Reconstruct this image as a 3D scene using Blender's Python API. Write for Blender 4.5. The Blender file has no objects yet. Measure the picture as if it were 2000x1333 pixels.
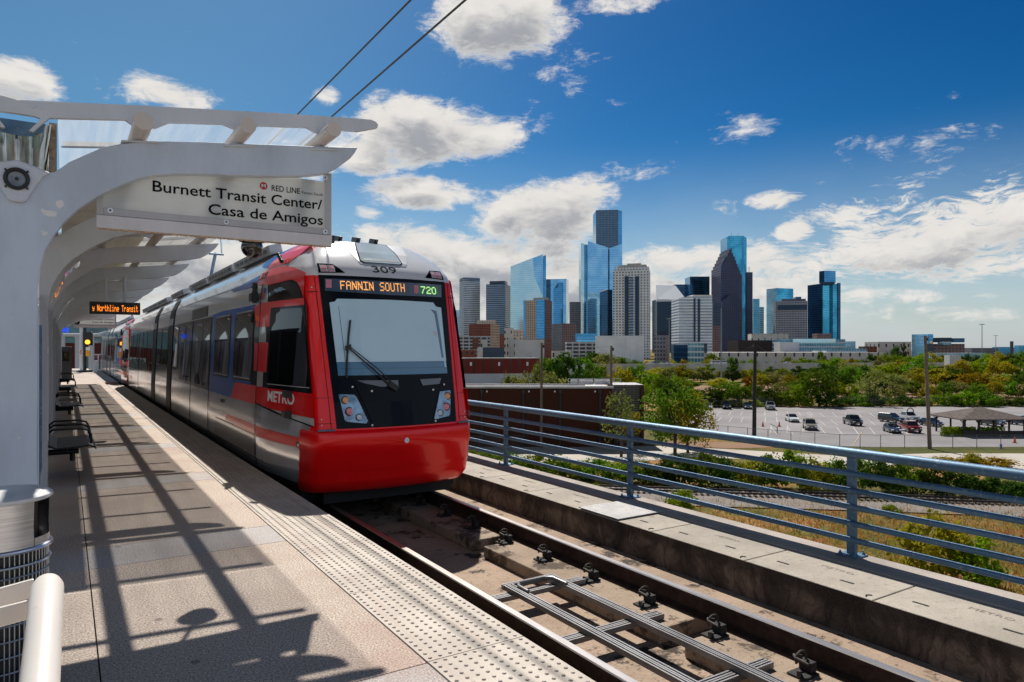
import bpy, bmesh, math, random
from mathutils import Vector, Matrix
random.seed(7)
sc = bpy.context.scene
COL = sc.collection
R_ = math.radians
# ------------------------------------------------------------------ camera
FPX, CX, HY, EYE = 1360.0, 1000.0, 682.0, 1.67
YAW = R_(32.667)
cam_d = bpy.data.cameras.new("camera")
cam = bpy.data.objects.new("camera", cam_d); COL.objects.link(cam)
cam.location = (0, 0, EYE); cam.rotation_euler = (R_(90), 0, -YAW)
cam_d.sensor_width = 36; cam_d.lens = 36 * FPX / 2000
cam_d.shift_y = (HY - 666.5) / 2000
cam_d.clip_start = 0.05; cam_d.clip_end = 20000
sc.camera = cam
RT = Vector((math.cos(YAW), -math.sin(YAW), 0)); FW = Vector((math.sin(YAW), math.cos(YAW), 0))
def at(x, y, d):
    "world point d metres ahead of the viewpoint, seen at photograph pixel x, y"
    return Vector((0, 0, EYE)) + FW * d + RT * ((x - CX) / FPX * d) + Vector((0, 0, (HY - y) / FPX * d))
GZ = -12.5
def gd(y, z=GZ): return (EYE - z) * FPX / (y - HY)
def ground_at(x, y, z=GZ):
    return at(x, y, gd(y, z))
# ------------------------------------------------------------------ sun, sky, exposure
SUN_EL, SUN_AZ = R_(51.7), R_(20.9)          # azimuth from +Y towards +X
SUN_STRENGTH, SKY_STRENGTH = 5.0, 0.13
sd = bpy.data.lights.new("sun", 'SUN'); sd.energy = SUN_STRENGTH; sd.angle = R_(0.53); sd.color = (1.0, 0.95, 0.87)
so = bpy.data.objects.new("sun", sd); COL.objects.link(so)
sdir = Vector((math.sin(SUN_AZ) * math.cos(SUN_EL), math.cos(SUN_AZ) * math.cos(SUN_EL), math.sin(SUN_EL)))
so.rotation_euler = sdir.to_track_quat('Z', 'Y').to_euler()
so.location = (0, 0, 60)
sc.view_settings.view_transform = 'Standard'; sc.view_settings.look = 'None'
sc.view_settings.exposure = 0.36; sc.view_settings.gamma = 1.0
sc.cycles.max_bounces = 8; sc.cycles.transparent_max_bounces = 16
sc.cycles.caustics_reflective = False; sc.cycles.caustics_refractive = False
sc.cycles.use_denoising = True

class NT:
    "small helper for node trees"
    def __init__(s, tree): s.t = tree; s.n = tree.nodes; s.l = tree.links
    def node(s, typ, **kw):
        n = s.n.new(typ)
        for k, v in kw.items(): setattr(n, k, v)
        return n
    def put(s, sock, v):
        if isinstance(v, bpy.types.NodeSocket): s.l.new(v, sock)
        elif v is not None:
            try: sock.default_value = v
            except Exception:
                sock.default_value = (v[0], v[1], v[2], 1.0)
    def math(s, op, a, b=None, c=None, clamp=False):
        n = s.node('ShaderNodeMath', operation=op); n.use_clamp = clamp
        s.put(n.inputs[0], a)
        if b is not None: s.put(n.inputs[1], b)
        if c is not None: s.put(n.inputs[2], c)
        return n.outputs[0]
    def vec(s, op, a, b=None):
        n = s.node('ShaderNodeVectorMath', operation=op); s.put(n.inputs[0], a)
        if b is not None: s.put(n.inputs[1], b)
        return n.outputs['Value'] if op in ('LENGTH', 'DOT_PRODUCT', 'DISTANCE') else n.outputs[0]
    def mix(s, f, a, b, blend='MIX'):
        n = s.node('ShaderNodeMix', data_type='RGBA', blend_type=blend)
        s.put(n.inputs[0], f); s.put(n.inputs[6], c4(a)); s.put(n.inputs[7], c4(b)); return n.outputs[2]
    def noise(s, vec, scale, detail=4, rough=.55, dist=0.0):
        n = s.node('ShaderNodeTexNoise'); s.put(n.inputs['Vector'], vec)
        n.inputs['Scale'].default_value = scale; n.inputs['Detail'].default_value = detail
        n.inputs['Roughness'].default_value = rough; n.inputs['Distortion'].default_value = dist
        return n.outputs[0]
    def ramp(s, f, stops):
        n = s.node('ShaderNodeValToRGB'); s.put(n.inputs[0], f); e = n.color_ramp.elements
        while len(e) < len(stops): e.new(0.5)
        for el, (p, c) in zip(e, stops): el.position = p; el.color = c4(c)
        return n.outputs[0]
    def smooth(s, v, a, b):
        n = s.node('ShaderNodeMapRange', interpolation_type='SMOOTHSTEP'); s.put(n.inputs[0], v)
        n.inputs[1].default_value = a; n.inputs[2].default_value = b; return n.outputs[0]
    def mapping(s, vec, scale=(1, 1, 1), loc=(0, 0, 0)):
        n = s.node('ShaderNodeMapping'); s.put(n.inputs[0], vec)
        n.inputs['Scale'].default_value = scale; n.inputs['Location'].default_value = loc; return n.outputs[0]
def c4(c):
    if isinstance(c, bpy.types.NodeSocket): return c
    if isinstance(c, (int, float)): return (c, c, c, 1)
    return (c[0], c[1], c[2], 1.0) if len(c) == 3 else tuple(c)

# sky: Nishita plus procedural cumulus placed by azimuth and elevation
world = bpy.data.worlds.new("World"); sc.world = world; world.use_nodes = True
w = NT(world.node_tree); w.n.clear()
tc = w.node('ShaderNodeTexCoord'); D = tc.outputs['Generated']
sky = w.node('ShaderNodeTexSky', sky_type='NISHITA'); sky.sun_disc = False
sky.sun_elevation = SUN_EL; sky.sun_rotation = SUN_AZ
sky.air_density = 1.0; sky.dust_density = 0.6; sky.ozone_density = 2.2; sky.altitude = 0
sep = w.node('ShaderNodeSeparateXYZ'); w.put(sep.inputs[0], D)
az = w.math('ARCTAN2', sep.outputs[0], sep.outputs[1])
el = w.math('ARCSINE', sep.outputs[2])
comb = w.node('ShaderNodeCombineXYZ'); w.put(comb.inputs[0], az); w.put(comb.inputs[1], el)
UV = comb.outputs[0]
def azel(px, py):
    v = (at(px, py, 1.0) - Vector((0, 0, EYE))).normalized()
    return math.atan2(v.x, v.y), math.asin(v.z)
CLOUDS = [  # px, py, rx, ry, strength
 (975,40,120,78,1.1),(955,95,70,40,.8),(1040,60,60,60,.7),(1115,150,40,40,.35),
 (830,262,150,58,1.1),(790,228,85,42,1.0),(950,262,75,30,.8),(715,300,70,40,1.0),(990,250,30,20,.5),(640,190,26,18,.6),
 (815,378,105,30,1.0),(720,415,30,14,.6),(1060,415,115,55,1.1),(1135,385,62,38,1.0),(985,440,70,30,.9),
 (800,480,110,45,1.0),(760,540,220,60,1.0),(960,500,150,42,1.0),(1040,560,330,62,1.05),(1260,515,120,30,.9),(1300,575,260,50,.9),
 (1430,512,130,34,.95),(1490,545,130,60,.75),(1600,520,200,26,.5),(1840,470,240,52,.8),(1960,440,110,45,.85),(1720,505,190,34,.7),(1700,430,90,22,.4),(1930,520,150,34,.6),
 (1515,390,48,18,.85),(1553,450,34,21,1.0),(1700,575,70,12,.55),(1800,580,75,13,.6),(1930,578,40,9,.5),(1850,612,90,16,.55),(1730,620,80,16,.45),(1950,615,70,16,.55),(1650,600,90,25,.45),
 (35,160,80,45,.9),(-40,140,80,50,.9),(330,185,85,34,.95),(275,160,40,25,.6),(215,170,30,30,.35),
 (420,530,190,85,1.1),(560,470,120,45,.7),(200,560,200,80,1.0),(620,520,120,60,.8),
 (880,585,160,60,.95),(1180,600,200,60,.9),(1560,600,160,50,.6),(1100,130,70,40,.42),(1060,230,80,40,.36),(1700,300,120,30,.34),(1820,200,110,30,.34),(1450,250,90,30,.30),(1250,330,70,26,.34),(1640,420,120,26,.5),(1900,400,130,22,.5),(1210,6,110,22,.7),(1900,262,95,26,.33),(1330,0,60,14,.4),(1400,410,30,20,.3),(600,330,70,60,.5),
]
def cloud_field(uvs, blobs):
    f_ = None
    for (px, py, rx, ry, s_) in blobs:
        a0, e0 = azel(px, py); a1, _ = azel(px + rx, py); _, e1 = azel(px, py - ry)
        m_ = w.node('ShaderNodeVectorMath', operation='SUBTRACT'); w.put(m_.inputs[0], uvs); m_.inputs[1].default_value = (a0, e0, 0)
        k_ = w.node('ShaderNodeVectorMath', operation='MULTIPLY'); w.put(k_.inputs[0], m_.outputs[0]); k_.inputs[1].default_value = (1 / abs(a1 - a0), 1 / abs(e1 - e0), 0)
        g_ = w.math('MULTIPLY_ADD', w.vec('DOT_PRODUCT', k_.outputs[0], k_.outputs[0]), -0.45 * s_, s_)
        f_ = g_ if f_ is None else w.math('SMOOTH_MAX', f_, g_, .25)
    return w.math('MAXIMUM', f_, 0.0)
fld = cloud_field(UV, CLOUDS)
warp = w.node('ShaderNodeTexNoise'); w.put(warp.inputs['Vector'], w.mapping(UV, (1, 1.6, 1))); warp.inputs['Scale'].default_value = 11; warp.inputs['Detail'].default_value = 5
wv_ = w.vec('MULTIPLY', w.vec('SUBTRACT', warp.outputs[1], (.5, .5, .5)), (.075, .06, 0))
UVw = w.vec('ADD', w.mapping(UV, (1, 1.7, 1)), wv_)
UVup = w.vec('ADD', UVw, (-.006, .040, 0))
n1 = w.noise(UVw, 13, 12, .66)
n1u = w.noise(UVup, 13, 5, .6)
n2 = w.noise(w.vec('ADD', UVw, (3.1, .012, 0)), 9, 5, .55)
n3 = w.noise(w.mapping(UVw, (1, 2.2, 1)), 42, 10, .74)
dens = w.math('ADD', fld, w.math('MULTIPLY_ADD', n1, 2.0, -1.0))
dens = w.math('ADD', dens, w.math('MULTIPLY_ADD', n3, .75, -.375))
stk = w.noise(w.mapping(w.vec('ADD', UV, wv_), (1.0, 5.5, 1)), 30, 9, .68)
stf = w.math('MULTIPLY', w.smooth(az, R_(46), R_(62)), w.math('MULTIPLY', w.smooth(el, R_(3.5), R_(6)), w.smooth(el, R_(17), R_(9))))
dens = w.math('ADD', dens, w.math('MULTIPLY', stf, w.math('MULTIPLY_ADD', stk, 2.2, -.92)))
alpha = w.smooth(dens, .30, .82)
fldu = cloud_field(w.vec('ADD', UV, (-.005, .026, 0)), [c for c in CLOUDS if c[4] >= .75])
thick = w.math('ADD', fldu, w.math('MULTIPLY_ADD', n1u, 2.2, -1.1))
shade = w.math('MULTIPLY', w.smooth(thick, .38, 1.25), w.smooth(dens, .45, 1.0))
lite = w.math('MULTIPLY_ADD', n1, .35, .82)
ccol = w.mix(w.math('MULTIPLY', shade, .88), (.62, .60, .57), (.235, .25, .285))
ccol = w.mix(1.0, ccol, w.mix(1.0, (1, 1, 1), lite, 'MULTIPLY'), 'MULTIPLY')
# veil of thin haze near the horizon and towards the sun side
hz = w.smooth(el, .30, 0.0)
veil = w.math('MULTIPLY', hz, w.math('MULTIPLY_ADD', n2, .5, .42))
hs = w.node('ShaderNodeHueSaturation'); w.put(hs.inputs['Color'], sky.outputs[0]); hs.inputs['Saturation'].default_value = 1.5; hs.inputs['Value'].default_value = 1.0; hs.inputs['Hue'].default_value = .487
skyc = w.mix(1.0, hs.outputs[0], (SKY_STRENGTH,) * 3, 'MULTIPLY')
gam = w.node('ShaderNodeGamma'); w.put(gam.inputs[0], skyc); gam.inputs[1].default_value = 1.6     # deep polarised blue
skyc = w.mix(1.0, gam.outputs[0], (.36, .39, .385), 'MULTIPLY')
aur = w.math('MULTIPLY', w.smooth(az, R_(44), R_(2)), w.smooth(el, R_(62), R_(14)))
skyc = w.mix(w.math('MULTIPLY', aur, .32), skyc, (.23, .42, .52))
skyc = w.mix(veil, skyc, (.47, .53, .59))
# unseen cloud band added low behind the viewpoint to fill shaded faces
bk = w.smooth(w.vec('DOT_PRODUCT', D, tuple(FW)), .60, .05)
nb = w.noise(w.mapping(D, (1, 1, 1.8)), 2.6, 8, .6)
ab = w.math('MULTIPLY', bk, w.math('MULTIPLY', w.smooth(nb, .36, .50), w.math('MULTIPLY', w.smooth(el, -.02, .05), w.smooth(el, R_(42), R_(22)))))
zen = w.smooth(el, R_(34), R_(58))      # upper sky out of view, dimmed to deepen the ground shadows
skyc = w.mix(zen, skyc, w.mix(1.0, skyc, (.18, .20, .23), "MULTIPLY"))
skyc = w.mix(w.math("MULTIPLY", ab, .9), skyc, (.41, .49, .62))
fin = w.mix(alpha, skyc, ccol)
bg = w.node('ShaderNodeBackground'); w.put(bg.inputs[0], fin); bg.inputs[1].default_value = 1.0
ow = w.node('ShaderNodeOutputWorld'); w.l.new(bg.outputs[0], ow.inputs[0])
world.cycles.sampling_method = 'MANUAL'; world.cycles.sample_map_resolution = 1024

# ------------------------------------------------------------------ materials
MATS = {}
def new_mat(name):
    m = bpy.data.materials.new(name); m.use_nodes = True; t = NT(m.node_tree); t.n.clear()
    out = t.node('ShaderNodeOutputMaterial'); b = t.node('ShaderNodeBsdfPrincipled'); t.l.new(b.outputs[0], out.inputs[0])
    MATS[name] = m
    return m, t, b, out
def pbr(name, col, rough=.5, metal=0.0, spec=.5, var=.12, vscale=3.0, bump=0.0, bscale=40.0, coat=0.0, col2=None, rvar=0.0, stretch=(1, 1, 1), emit=None, estr=1.0):
    m, t, b, out = new_mat(name)
    tcn = t.node('ShaderNodeTexCoord'); P = t.mapping(tcn.outputs['Object'], stretch)
    n = t.noise(P, vscale, 6, .6)
    f = t.smooth(n, .32, .68)
    c2 = col2 if col2 else tuple(max(0, c * (1 - var)) for c in col)
    c1 = col if col2 else tuple(min(1, c * (1 + var)) for c in col)
    t.put(b.inputs['Base Color'], t.mix(f, c2, c1))
    b.inputs['Metallic'].default_value = metal; b.inputs['Specular IOR Level'].default_value = spec
    if rvar: t.put(b.inputs['Roughness'], t.math('MULTIPLY_ADD', n, rvar * 2, rough - rvar))
    else: b.inputs['Roughness'].default_value = rough
    if coat: b.inputs['Coat Weight'].default_value = coat; b.inputs['Coat Roughness'].default_value = .04
    if bump:
        bn = t.node('ShaderNodeBump'); bn.inputs['Strength'].default_value = bump; bn.inputs['Distance'].default_value = .02
        t.put(bn.inputs['Height'], t.noise(P, bscale, 5, .6)); t.l.new(bn.outputs[0], b.inputs['Normal'])
    if emit: b.inputs['Emission Color'].default_value = c4(emit); b.inputs['Emission Strength'].default_value = estr
    return m
def obj_rand(t):
    return t.node('ShaderNodeObjectInfo').outputs['Random']

# ------------------------------------------------------------------ mesh builder
class MB:
    def __init__(s): s.v = []; s.f = []; s.m = []; s.uv = {}
    def add(s, verts, faces, mi=0):
        o = len(s.v); s.v += [tuple(v) for v in verts]
        for f in faces: s.f.append(tuple(o + i for i in f)); s.m.append(mi)
    def box(s, x0, x1, y0, y1, z0, z1, mi=0):
        s.add([(x0,y0,z0),(x1,y0,z0),(x1,y1,z0),(x0,y1,z0),(x0,y0,z1),(x1,y0,z1),(x1,y1,z1),(x0,y1,z1)],
              [(0,3,2,1),(4,5,6,7),(0,1,5,4),(1,2,6,5),(2,3,7,6),(3,0,4,7)], mi)
    def obox(s, c, ax, ay, az, mi=0):
        "oriented box: centre and three half-extent vectors"
        c, ax, ay, az = Vector(c), Vector(ax), Vector(ay), Vector(az); vs = []
        for k in (-1, 1):
            for (i, j) in ((-1,-1),(1,-1),(1,1),(-1,1)): vs.append(c + ax*i + ay*j + az*k)
        s.add(vs, [(0,3,2,1),(4,5,6,7),(0,1,5,4),(1,2,6,5),(2,3,7,6),(3,0,4,7)], mi)
    def cyl(s, p0, p1, r, n=16, mi=0, r1=None, cap=True):
        p0, p1 = Vector(p0), Vector(p1); r1 = r if r1 is None else r1
        q = (p1 - p0).to_track_quat('Z', 'Y'); vs = []
        for p, rr in ((p0, r), (p1, r1)):
            for i in range(n):
                a = 2*math.pi*i/n; vs.append(p + q @ Vector((math.cos(a)*rr, math.sin(a)*rr, 0)))
        fs = [(i, (i+1) % n, n+(i+1) % n, n+i) for i in range(n)]
        if cap: fs += [tuple(range(n-1, -1, -1)), tuple(range(n, 2*n))]
        s.add(vs, fs, mi)
    def tube(s, pts, r, n=10, mi=0, cap=True):
        pts = [Vector(p) for p in pts]; rs = r if isinstance(r, (list, tuple)) else [r]*len(pts)
        vs = []; up = Vector((0, 0, 1))
        d0 = (pts[1]-pts[0]).normalized()
        if abs(d0.dot(up)) > .95: up = Vector((1, 0, 0))
        for i, p in enumerate(pts):
            d = ((pts[min(i+1, len(pts)-1)] - p).normalized() + (p - pts[max(i-1, 0)]).normalized())
            d = d.normalized() if d.length > 1e-6 else d0
            a = d.cross(up).normalized(); b = a.cross(d).normalized(); up = b
            for k in range(n):
                t = 2*math.pi*k/n; vs.append(p + a*math.cos(t)*rs[i] + b*math.sin(t)*rs[i])
        fs = [(i*n+k, i*n+(k+1) % n, (i+1)*n+(k+1) % n, (i+1)*n+k) for i in range(len(pts)-1) for k in range(n)]
        if cap: fs += [tuple(range(n-1, -1, -1)), tuple(range((len(pts)-1)*n, len(pts)*n))]
        s.add(vs, fs, mi)
    def lathe(s, prof, n=24, c=(0, 0, 0), mi=0, a0=0, a1=2*math.pi):
        vs = []; full = abs(a1-a0-2*math.pi) < 1e-6; nn = n if full else n+1
        for (r, z) in prof:
            for i in range(nn):
                a = a0+(a1-a0)*i/n; vs.append((c[0]+math.cos(a)*r, c[1]+math.sin(a)*r, c[2]+z))
        fs = []
        for j in range(len(prof)-1):
            for i in range(n):
                i2 = (i+1) % nn
                fs.append((j*nn+i, j*nn+i2, (j+1)*nn+i2, (j+1)*nn+i))
        s.add(vs, fs, mi)
    def prism(s, poly, fn0, fn1, mi=0, side=None):
        "poly: 2-D points, fn0/fn1 map a point to the front and the back face"
        n = len(poly); side = mi if side is None else side
        o = len(s.v)
        s.v += [tuple(fn0(p)) for p in poly] + [tuple(fn1(p)) for p in poly]
        s.f.append(tuple(o+i for i in range(n))); s.m.append(mi)
        s.f.append(tuple(o+n+i for i in range(n-1, -1, -1))); s.m.append(mi)
        for i in range(n):
            j = (i+1) % n; s.f.append((o+j, o+i, o+n+i, o+n+j)); s.m.append(side)
    def disc(s, c, nrm, r, n=16, mi=0, ry=None):
        c = Vector(c); q = Vector(nrm).to_track_quat('Z', 'Y'); ry = ry or r
        s.add([c + q @ Vector((math.cos(2*math.pi*i/n)*r, math.sin(2*math.pi*i/n)*ry, 0)) for i in range(n)], [tuple(range(n))], mi)
    def sphere(s, c, r, n=16, m=10, mi=0, z0=-1, z1=1, sx=1, sy=1, sz=1):
        pr = []
        for j in range(m+1):
            t = math.asin(max(-1, min(1, z0)))+(math.asin(min(1, z1))-math.asin(max(-1, z0)))*j/m
            pr.append((math.cos(t), math.sin(t)))
        vs = []
        for (rr, zz) in pr:
            for i in range(n):
                a = 2*math.pi*i/n; vs.append((c[0]+math.cos(a)*rr*r*sx, c[1]+math.sin(a)*rr*r*sy, c[2]+zz*r*sz))
        fs = [(j*n+i, j*n+(i+1) % n, (j+1)*n+(i+1) % n, (j+1)*n+i) for j in range(m) for i in range(n)]
        s.add(vs, fs, mi)
    def build(s, name, mats, parent=None, smooth=False, bevel=0.0, fix=True, angle=35, loc=None):
        me = bpy.data.meshes.new(name); me.from_pydata(s.v, [], s.f)
        if not isinstance(mats, (list, tuple)): mats = [mats]
        for m in mats: me.materials.append(m)
        for p, mi in zip(me.polygons, s.m): p.material_index = mi
        if s.uv:
            ul = me.uv_layers.new(name="UVMap")
            for pi, uvs in s.uv.items():
                for li, uv in zip(me.polygons[pi].loop_indices, uvs): ul.data[li].uv = uv
        if fix:
            bm = bmesh.new(); bm.from_mesh(me); bmesh.ops.recalc_face_normals(bm, faces=bm.faces); bm.to_mesh(me); bm.free()
        if smooth:
            for p in me.polygons: p.use_smooth = True
            me.set_sharp_from_angle(angle=R_(angle))
        me.update()
        o = bpy.data.objects.new(name, me); COL.objects.link(o)
        if loc: o.location = loc
        if parent:
            o.parent = parent; o.matrix_parent_inverse = Matrix.Translation(-Vector(parent.location)) if parent.type == 'EMPTY' and not loc else Matrix()
        if bevel:
            b = o.modifiers.new("bevel", 'BEVEL'); b.width = bevel; b.segments = 2; b.limit_method = 'ANGLE'; b.angle_limit = R_(40)
        return o
def tag(o, label=None, cat=None, group=None, kind=None):
    if label: o["label"] = label
    if cat: o["category"] = cat
    if group: o["group"] = group
    if kind: o["kind"] = kind
    return o
def thing(name, label, cat, loc=(0, 0, 0), group=None):
    o = bpy.data.objects.new(name, None); COL.objects.link(o); o.location = loc; o.empty_display_size = .2
    return tag(o, label, cat, group)
def copy_tree(o, parent=None):
    c = o.copy(); COL.objects.link(c)
    if parent: c.parent = parent; c.matrix_parent_inverse = o.matrix_parent_inverse.copy()
    for ch in list(o.children): copy_tree(ch, c)
    return c
def struct(o): o["kind"] = "structure"; return o

_fc = {}
def text_geo(txt, bold=0.0):
    "triangulated flat outline of a line of text, cap height 1, starting at x = 0"
    key = (txt, bold)
    if key in _fc: return _fc[key]
    def conv(s):
        cu = bpy.data.curves.new("txt", 'FONT'); cu.body = s; cu.size = 1; cu.offset = bold; cu.resolution_u = 3
        o = bpy.data.objects.new("txt", cu); COL.objects.link(o)
        dg = bpy.context.evaluated_depsgraph_get(); me = bpy.data.meshes.new_from_object(o.evaluated_get(dg))
        vs = [v.co.copy() for v in me.vertices]; fs = [tuple(p.vertices) for p in me.polygons]
        bpy.data.objects.remove(o); bpy.data.curves.remove(cu); bpy.data.meshes.remove(me)
        return vs, fs
    hv, _ = conv("H"); h0 = min(v.y for v in hv); h1 = max(v.y for v in hv)
    vs, fs = conv(txt); sc_ = 1 / (h1 - h0); x0 = min(v.x for v in vs)
    r = ([((v.x - x0) * sc_, (v.y - h0) * sc_) for v in vs], fs)
    _fc[key] = r; return r
def put_text(mb, txt, fn, cap, x, y, align='L', bold=0.0, squeeze=1.0, mi=0, width=None):
    "adds the text to a builder, fn maps local (x, y) to the world"
    vs, fs = text_geo(txt, bold); wd = max(v[0] for v in vs) * cap
    k = width / wd if width else squeeze
    x0 = x if align == 'L' else x - wd * k if align == 'R' else x - wd * k / 2
    mb.add([fn(x0 + vx * cap * k, y + vy * cap) for vx, vy in vs], fs, mi)
DOT = {'F':"11111 10000 10000 11110 10000 10000 10000",'A':"01110 10001 10001 11111 10001 10001 10001",'N':"10001 11001 11101 10101 10111 10011 10001",
 'I':"11111 00100 00100 00100 00100 00100 11111",'S':"01111 10000 10000 01110 00001 00001 11110",'O':"01110 10001 10001 10001 10001 10001 01110",'U':"10001 10001 10001 10001 10001 10001 01110",
 'T':"11111 00100 00100 00100 00100 00100 00100",'H':"10001 10001 10001 11111 10001 10001 10001",'7':"11111 00001 00010 00100 00100 01000 01000",'2':"01110 10001 00001 00110 01000 10000 11111",
 '0':"01110 10001 10001 10001 10001 10001 01110",'y':"00000 00000 10001 10001 01111 00001 01110",'o':"00000 00000 01110 10001 10001 10001 01110",'r':"00000 00000 10110 11001 10000 10000 10000",
 't':"01000 01000 11110 01000 01000 01001 00110",'h':"10000 10000 10110 11001 10001 10001 10001",'l':"01100 00100 00100 00100 00100 00100 01110",'i':"00100 00000 01100 00100 00100 00100 01110",
 'n':"00000 00000 10110 11001 10001 10001 10001",'e':"00000 00000 01110 10001 11111 10000 01110",'a':"00000 00000 01110 00001 01111 10001 01111",'s':"00000 00000 01111 10000 01110 00001 11110",' ':"00000 00000 00000 00000 00000 00000 00000"}
def put_dots(mb, txt, fn, x, y, px, py, fill=.86, mi=0):
    cxp = x
    for ch in txt:
        rows = DOT[ch].split()
        for r, row in enumerate(rows):
            for c, b in enumerate(row):
                if b == '1':
                    ax, ay = cxp + c*px, y + (6-r)*py
                    mb.add([fn(ax, ay), fn(ax+px*fill, ay), fn(ax+px*fill, ay+py*fill), fn(ax, ay+py*fill)], [(0, 1, 2, 3)], mi)
        cxp += 6*px
    return cxp
# ------------------------------------------------------------------ station ground: platform, track, walkway
PX0, PX1 = 1.617, 2.232           # tactile strip
def aggregate_mat():
    m, t, b, out = new_mat("exposed_aggregate_concrete")
    P = t.node('ShaderNodeTexCoord').outputs['Object']
    sp = t.node('ShaderNodeSeparateXYZ'); t.put(sp.inputs[0], P)
    big = t.noise(P, .9, 5, .6); mid = t.noise(P, 9, 4, .6); fine = t.noise(P, 85, 3, .75); fine2 = t.noise(P, 62, 3, .6)
    ym = t.math('MODULO', t.math('ADD', t.math('SUBTRACT', sp.outputs[1], 6.166), 34.3), 3.43)
    band = t.math('LESS_THAN', ym, .626)
    warm = t.ramp(fine, [(.33, (.07, .055, .045)), (.43, (.36, .29, .24)), (.56, (.60, .505, .43)), (.67, (.90, .81, .72))])
    cool = t.ramp(fine, [(.33, (.08, .075, .075)), (.44, (.38, .35, .335)), (.58, (.54, .51, .50)), (.70, (.80, .77, .75))])
    col = t.mix(band, warm, cool)
    col = t.mix(t.math('MULTIPLY', t.smooth(big, .35, .75), .35), col, (.24, .19, .16))
    col = t.mix(t.math('MULTIPLY', t.smooth(mid, .62, .74), .25), col, (.20, .15, .13))
    vo = t.node('ShaderNodeTexVoronoi'); t.put(vo.inputs['Vector'], P); vo.inputs['Scale'].default_value = 2.3
    col = t.mix(t.math('MULTIPLY', t.smooth(vo.outputs['Distance'], .075, .045), .55), col, (.09, .075, .065))
    # pinkish rust bleed along the tactile paving
    rust = t.math('MULTIPLY', t.smooth(sp.outputs[0], .9, 1.6), t.smooth(big, .45, .7))
    col = t.mix(t.math('MULTIPLY', rust, .35), col, (.42, .24, .19))
    t.put(b.inputs['Base Color'], col); b.inputs['Roughness'].default_value = .88; b.inputs['Specular IOR Level'].default_value = .25
    bn = t.node('ShaderNodeBump'); bn.inputs['Strength'].default_value = .55; bn.inputs['Distance'].default_value = .012
    t.put(bn.inputs['Height'], t.math('ADD', fine, t.math('MULTIPLY', fine2, .8))); t.l.new(bn.outputs[0], b.inputs['Normal'])
    return m
M_AGG = aggregate_mat()
def weathered(name, base, dark, scale=1.6, streak=False, moss=None, rough=.85, bump=.35, speck=.3):
    m, t, b, out = new_mat(name)
    P = t.node('ShaderNodeTexCoord').outputs['Object']
    a = t.noise(P, scale, 8, .65); f = t.noise(P, scale*14, 5, .65); g = t.noise(P, 90, 3, .6)
    col = t.mix(t.smooth(a, .35, .7), base, tuple(c*.72 for c in base))
    if streak:
        wq = t.node('ShaderNodeTexNoise'); t.put(wq.inputs['Vector'], P); wq.inputs['Scale'].default_value = 2.0; wq.inputs['Detail'].default_value = 6
        Pw = t.vec('ADD', P, t.vec('MULTIPLY', t.vec('SUBTRACT', wq.outputs[1], (.5, .5, .5)), (.0, .7, .25)))
        s1 = t.noise(t.mapping(Pw, (1.0, 1.5, .8)), 1.3, 9, .72)
        col = t.mix(t.smooth(s1, .36, .60), col, dark)
        s2 = t.noise(t.mapping(Pw, (4, 7, .9)), 1.7, 7, .75)
        col = t.mix(t.math('MULTIPLY', t.smooth(s2, .44, .66), .85), col, tuple(c*.35 for c in dark))
        sz = t.node('ShaderNodeSeparateXYZ'); t.put(sz.inputs[0], P)
        col = t.mix(t.math('MULTIPLY', t.smooth(t.math('ADD', sz.outputs[2], t.math('MULTIPLY_ADD', s1, .35, -.17)), -.46, -.36), .65), col, tuple(c*.3 for c in dark))
    else:
        col = t.mix(t.math('MULTIPLY', t.smooth(f, .55, .72), .8), col, dark)
    col = t.mix(t.math('MULTIPLY', t.smooth(g, .45, .65), speck), col, tuple(c*.5 for c in base))
    if moss:
        col = t.mix(t.math('MULTIPLY', t.smooth(t.noise(P, scale*1.6, 8, .75), .53, .60), .9), col, moss)
    t.put(b.inputs['Base Color'], col); b.inputs['Roughness'].default_value = rough; b.inputs['Specular IOR Level'].default_value = .2
    bn = t.node('ShaderNodeBump'); bn.inputs['Strength'].default_value = bump; bn.inputs['Distance'].default_value = .02
    t.put(bn.inputs['Height'], t.math('ADD', f, t.math('MULTIPLY', g, .6))); t.l.new(bn.outputs[0], b.inputs['Normal'])
    return m
M_SLAB = weathered("trackbed_concrete", (.40, .295, .22), (.10, .072, .055), 1.5, moss=(.022, .017, .015), speck=.6)
M_PLINTH = weathered("plinth_concrete", (.36, .275, .205), (.13, .09, .065), 1.6, speck=.45, moss=(.06, .045, .035))
M_WALL = weathered("stained_concrete", (.24, .185, .145), (.060, .047, .040), 1.4, streak=True)
M_LID = weathered("walkway_concrete", (.43, .385, .33), (.22, .19, .16), 1.3, speck=.45)
M_CURB = weathered("curb_concrete", (.42, .37, .33), (.27, .23, .20), 1.8, speck=.4)
M_DARK = pbr("dark_joint", (.012, .012, .013), .9, var=.2)
M_EDGE = weathered("platform_face_concrete", (.10, .09, .08), (.03, .028, .026), 2.0)

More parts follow.
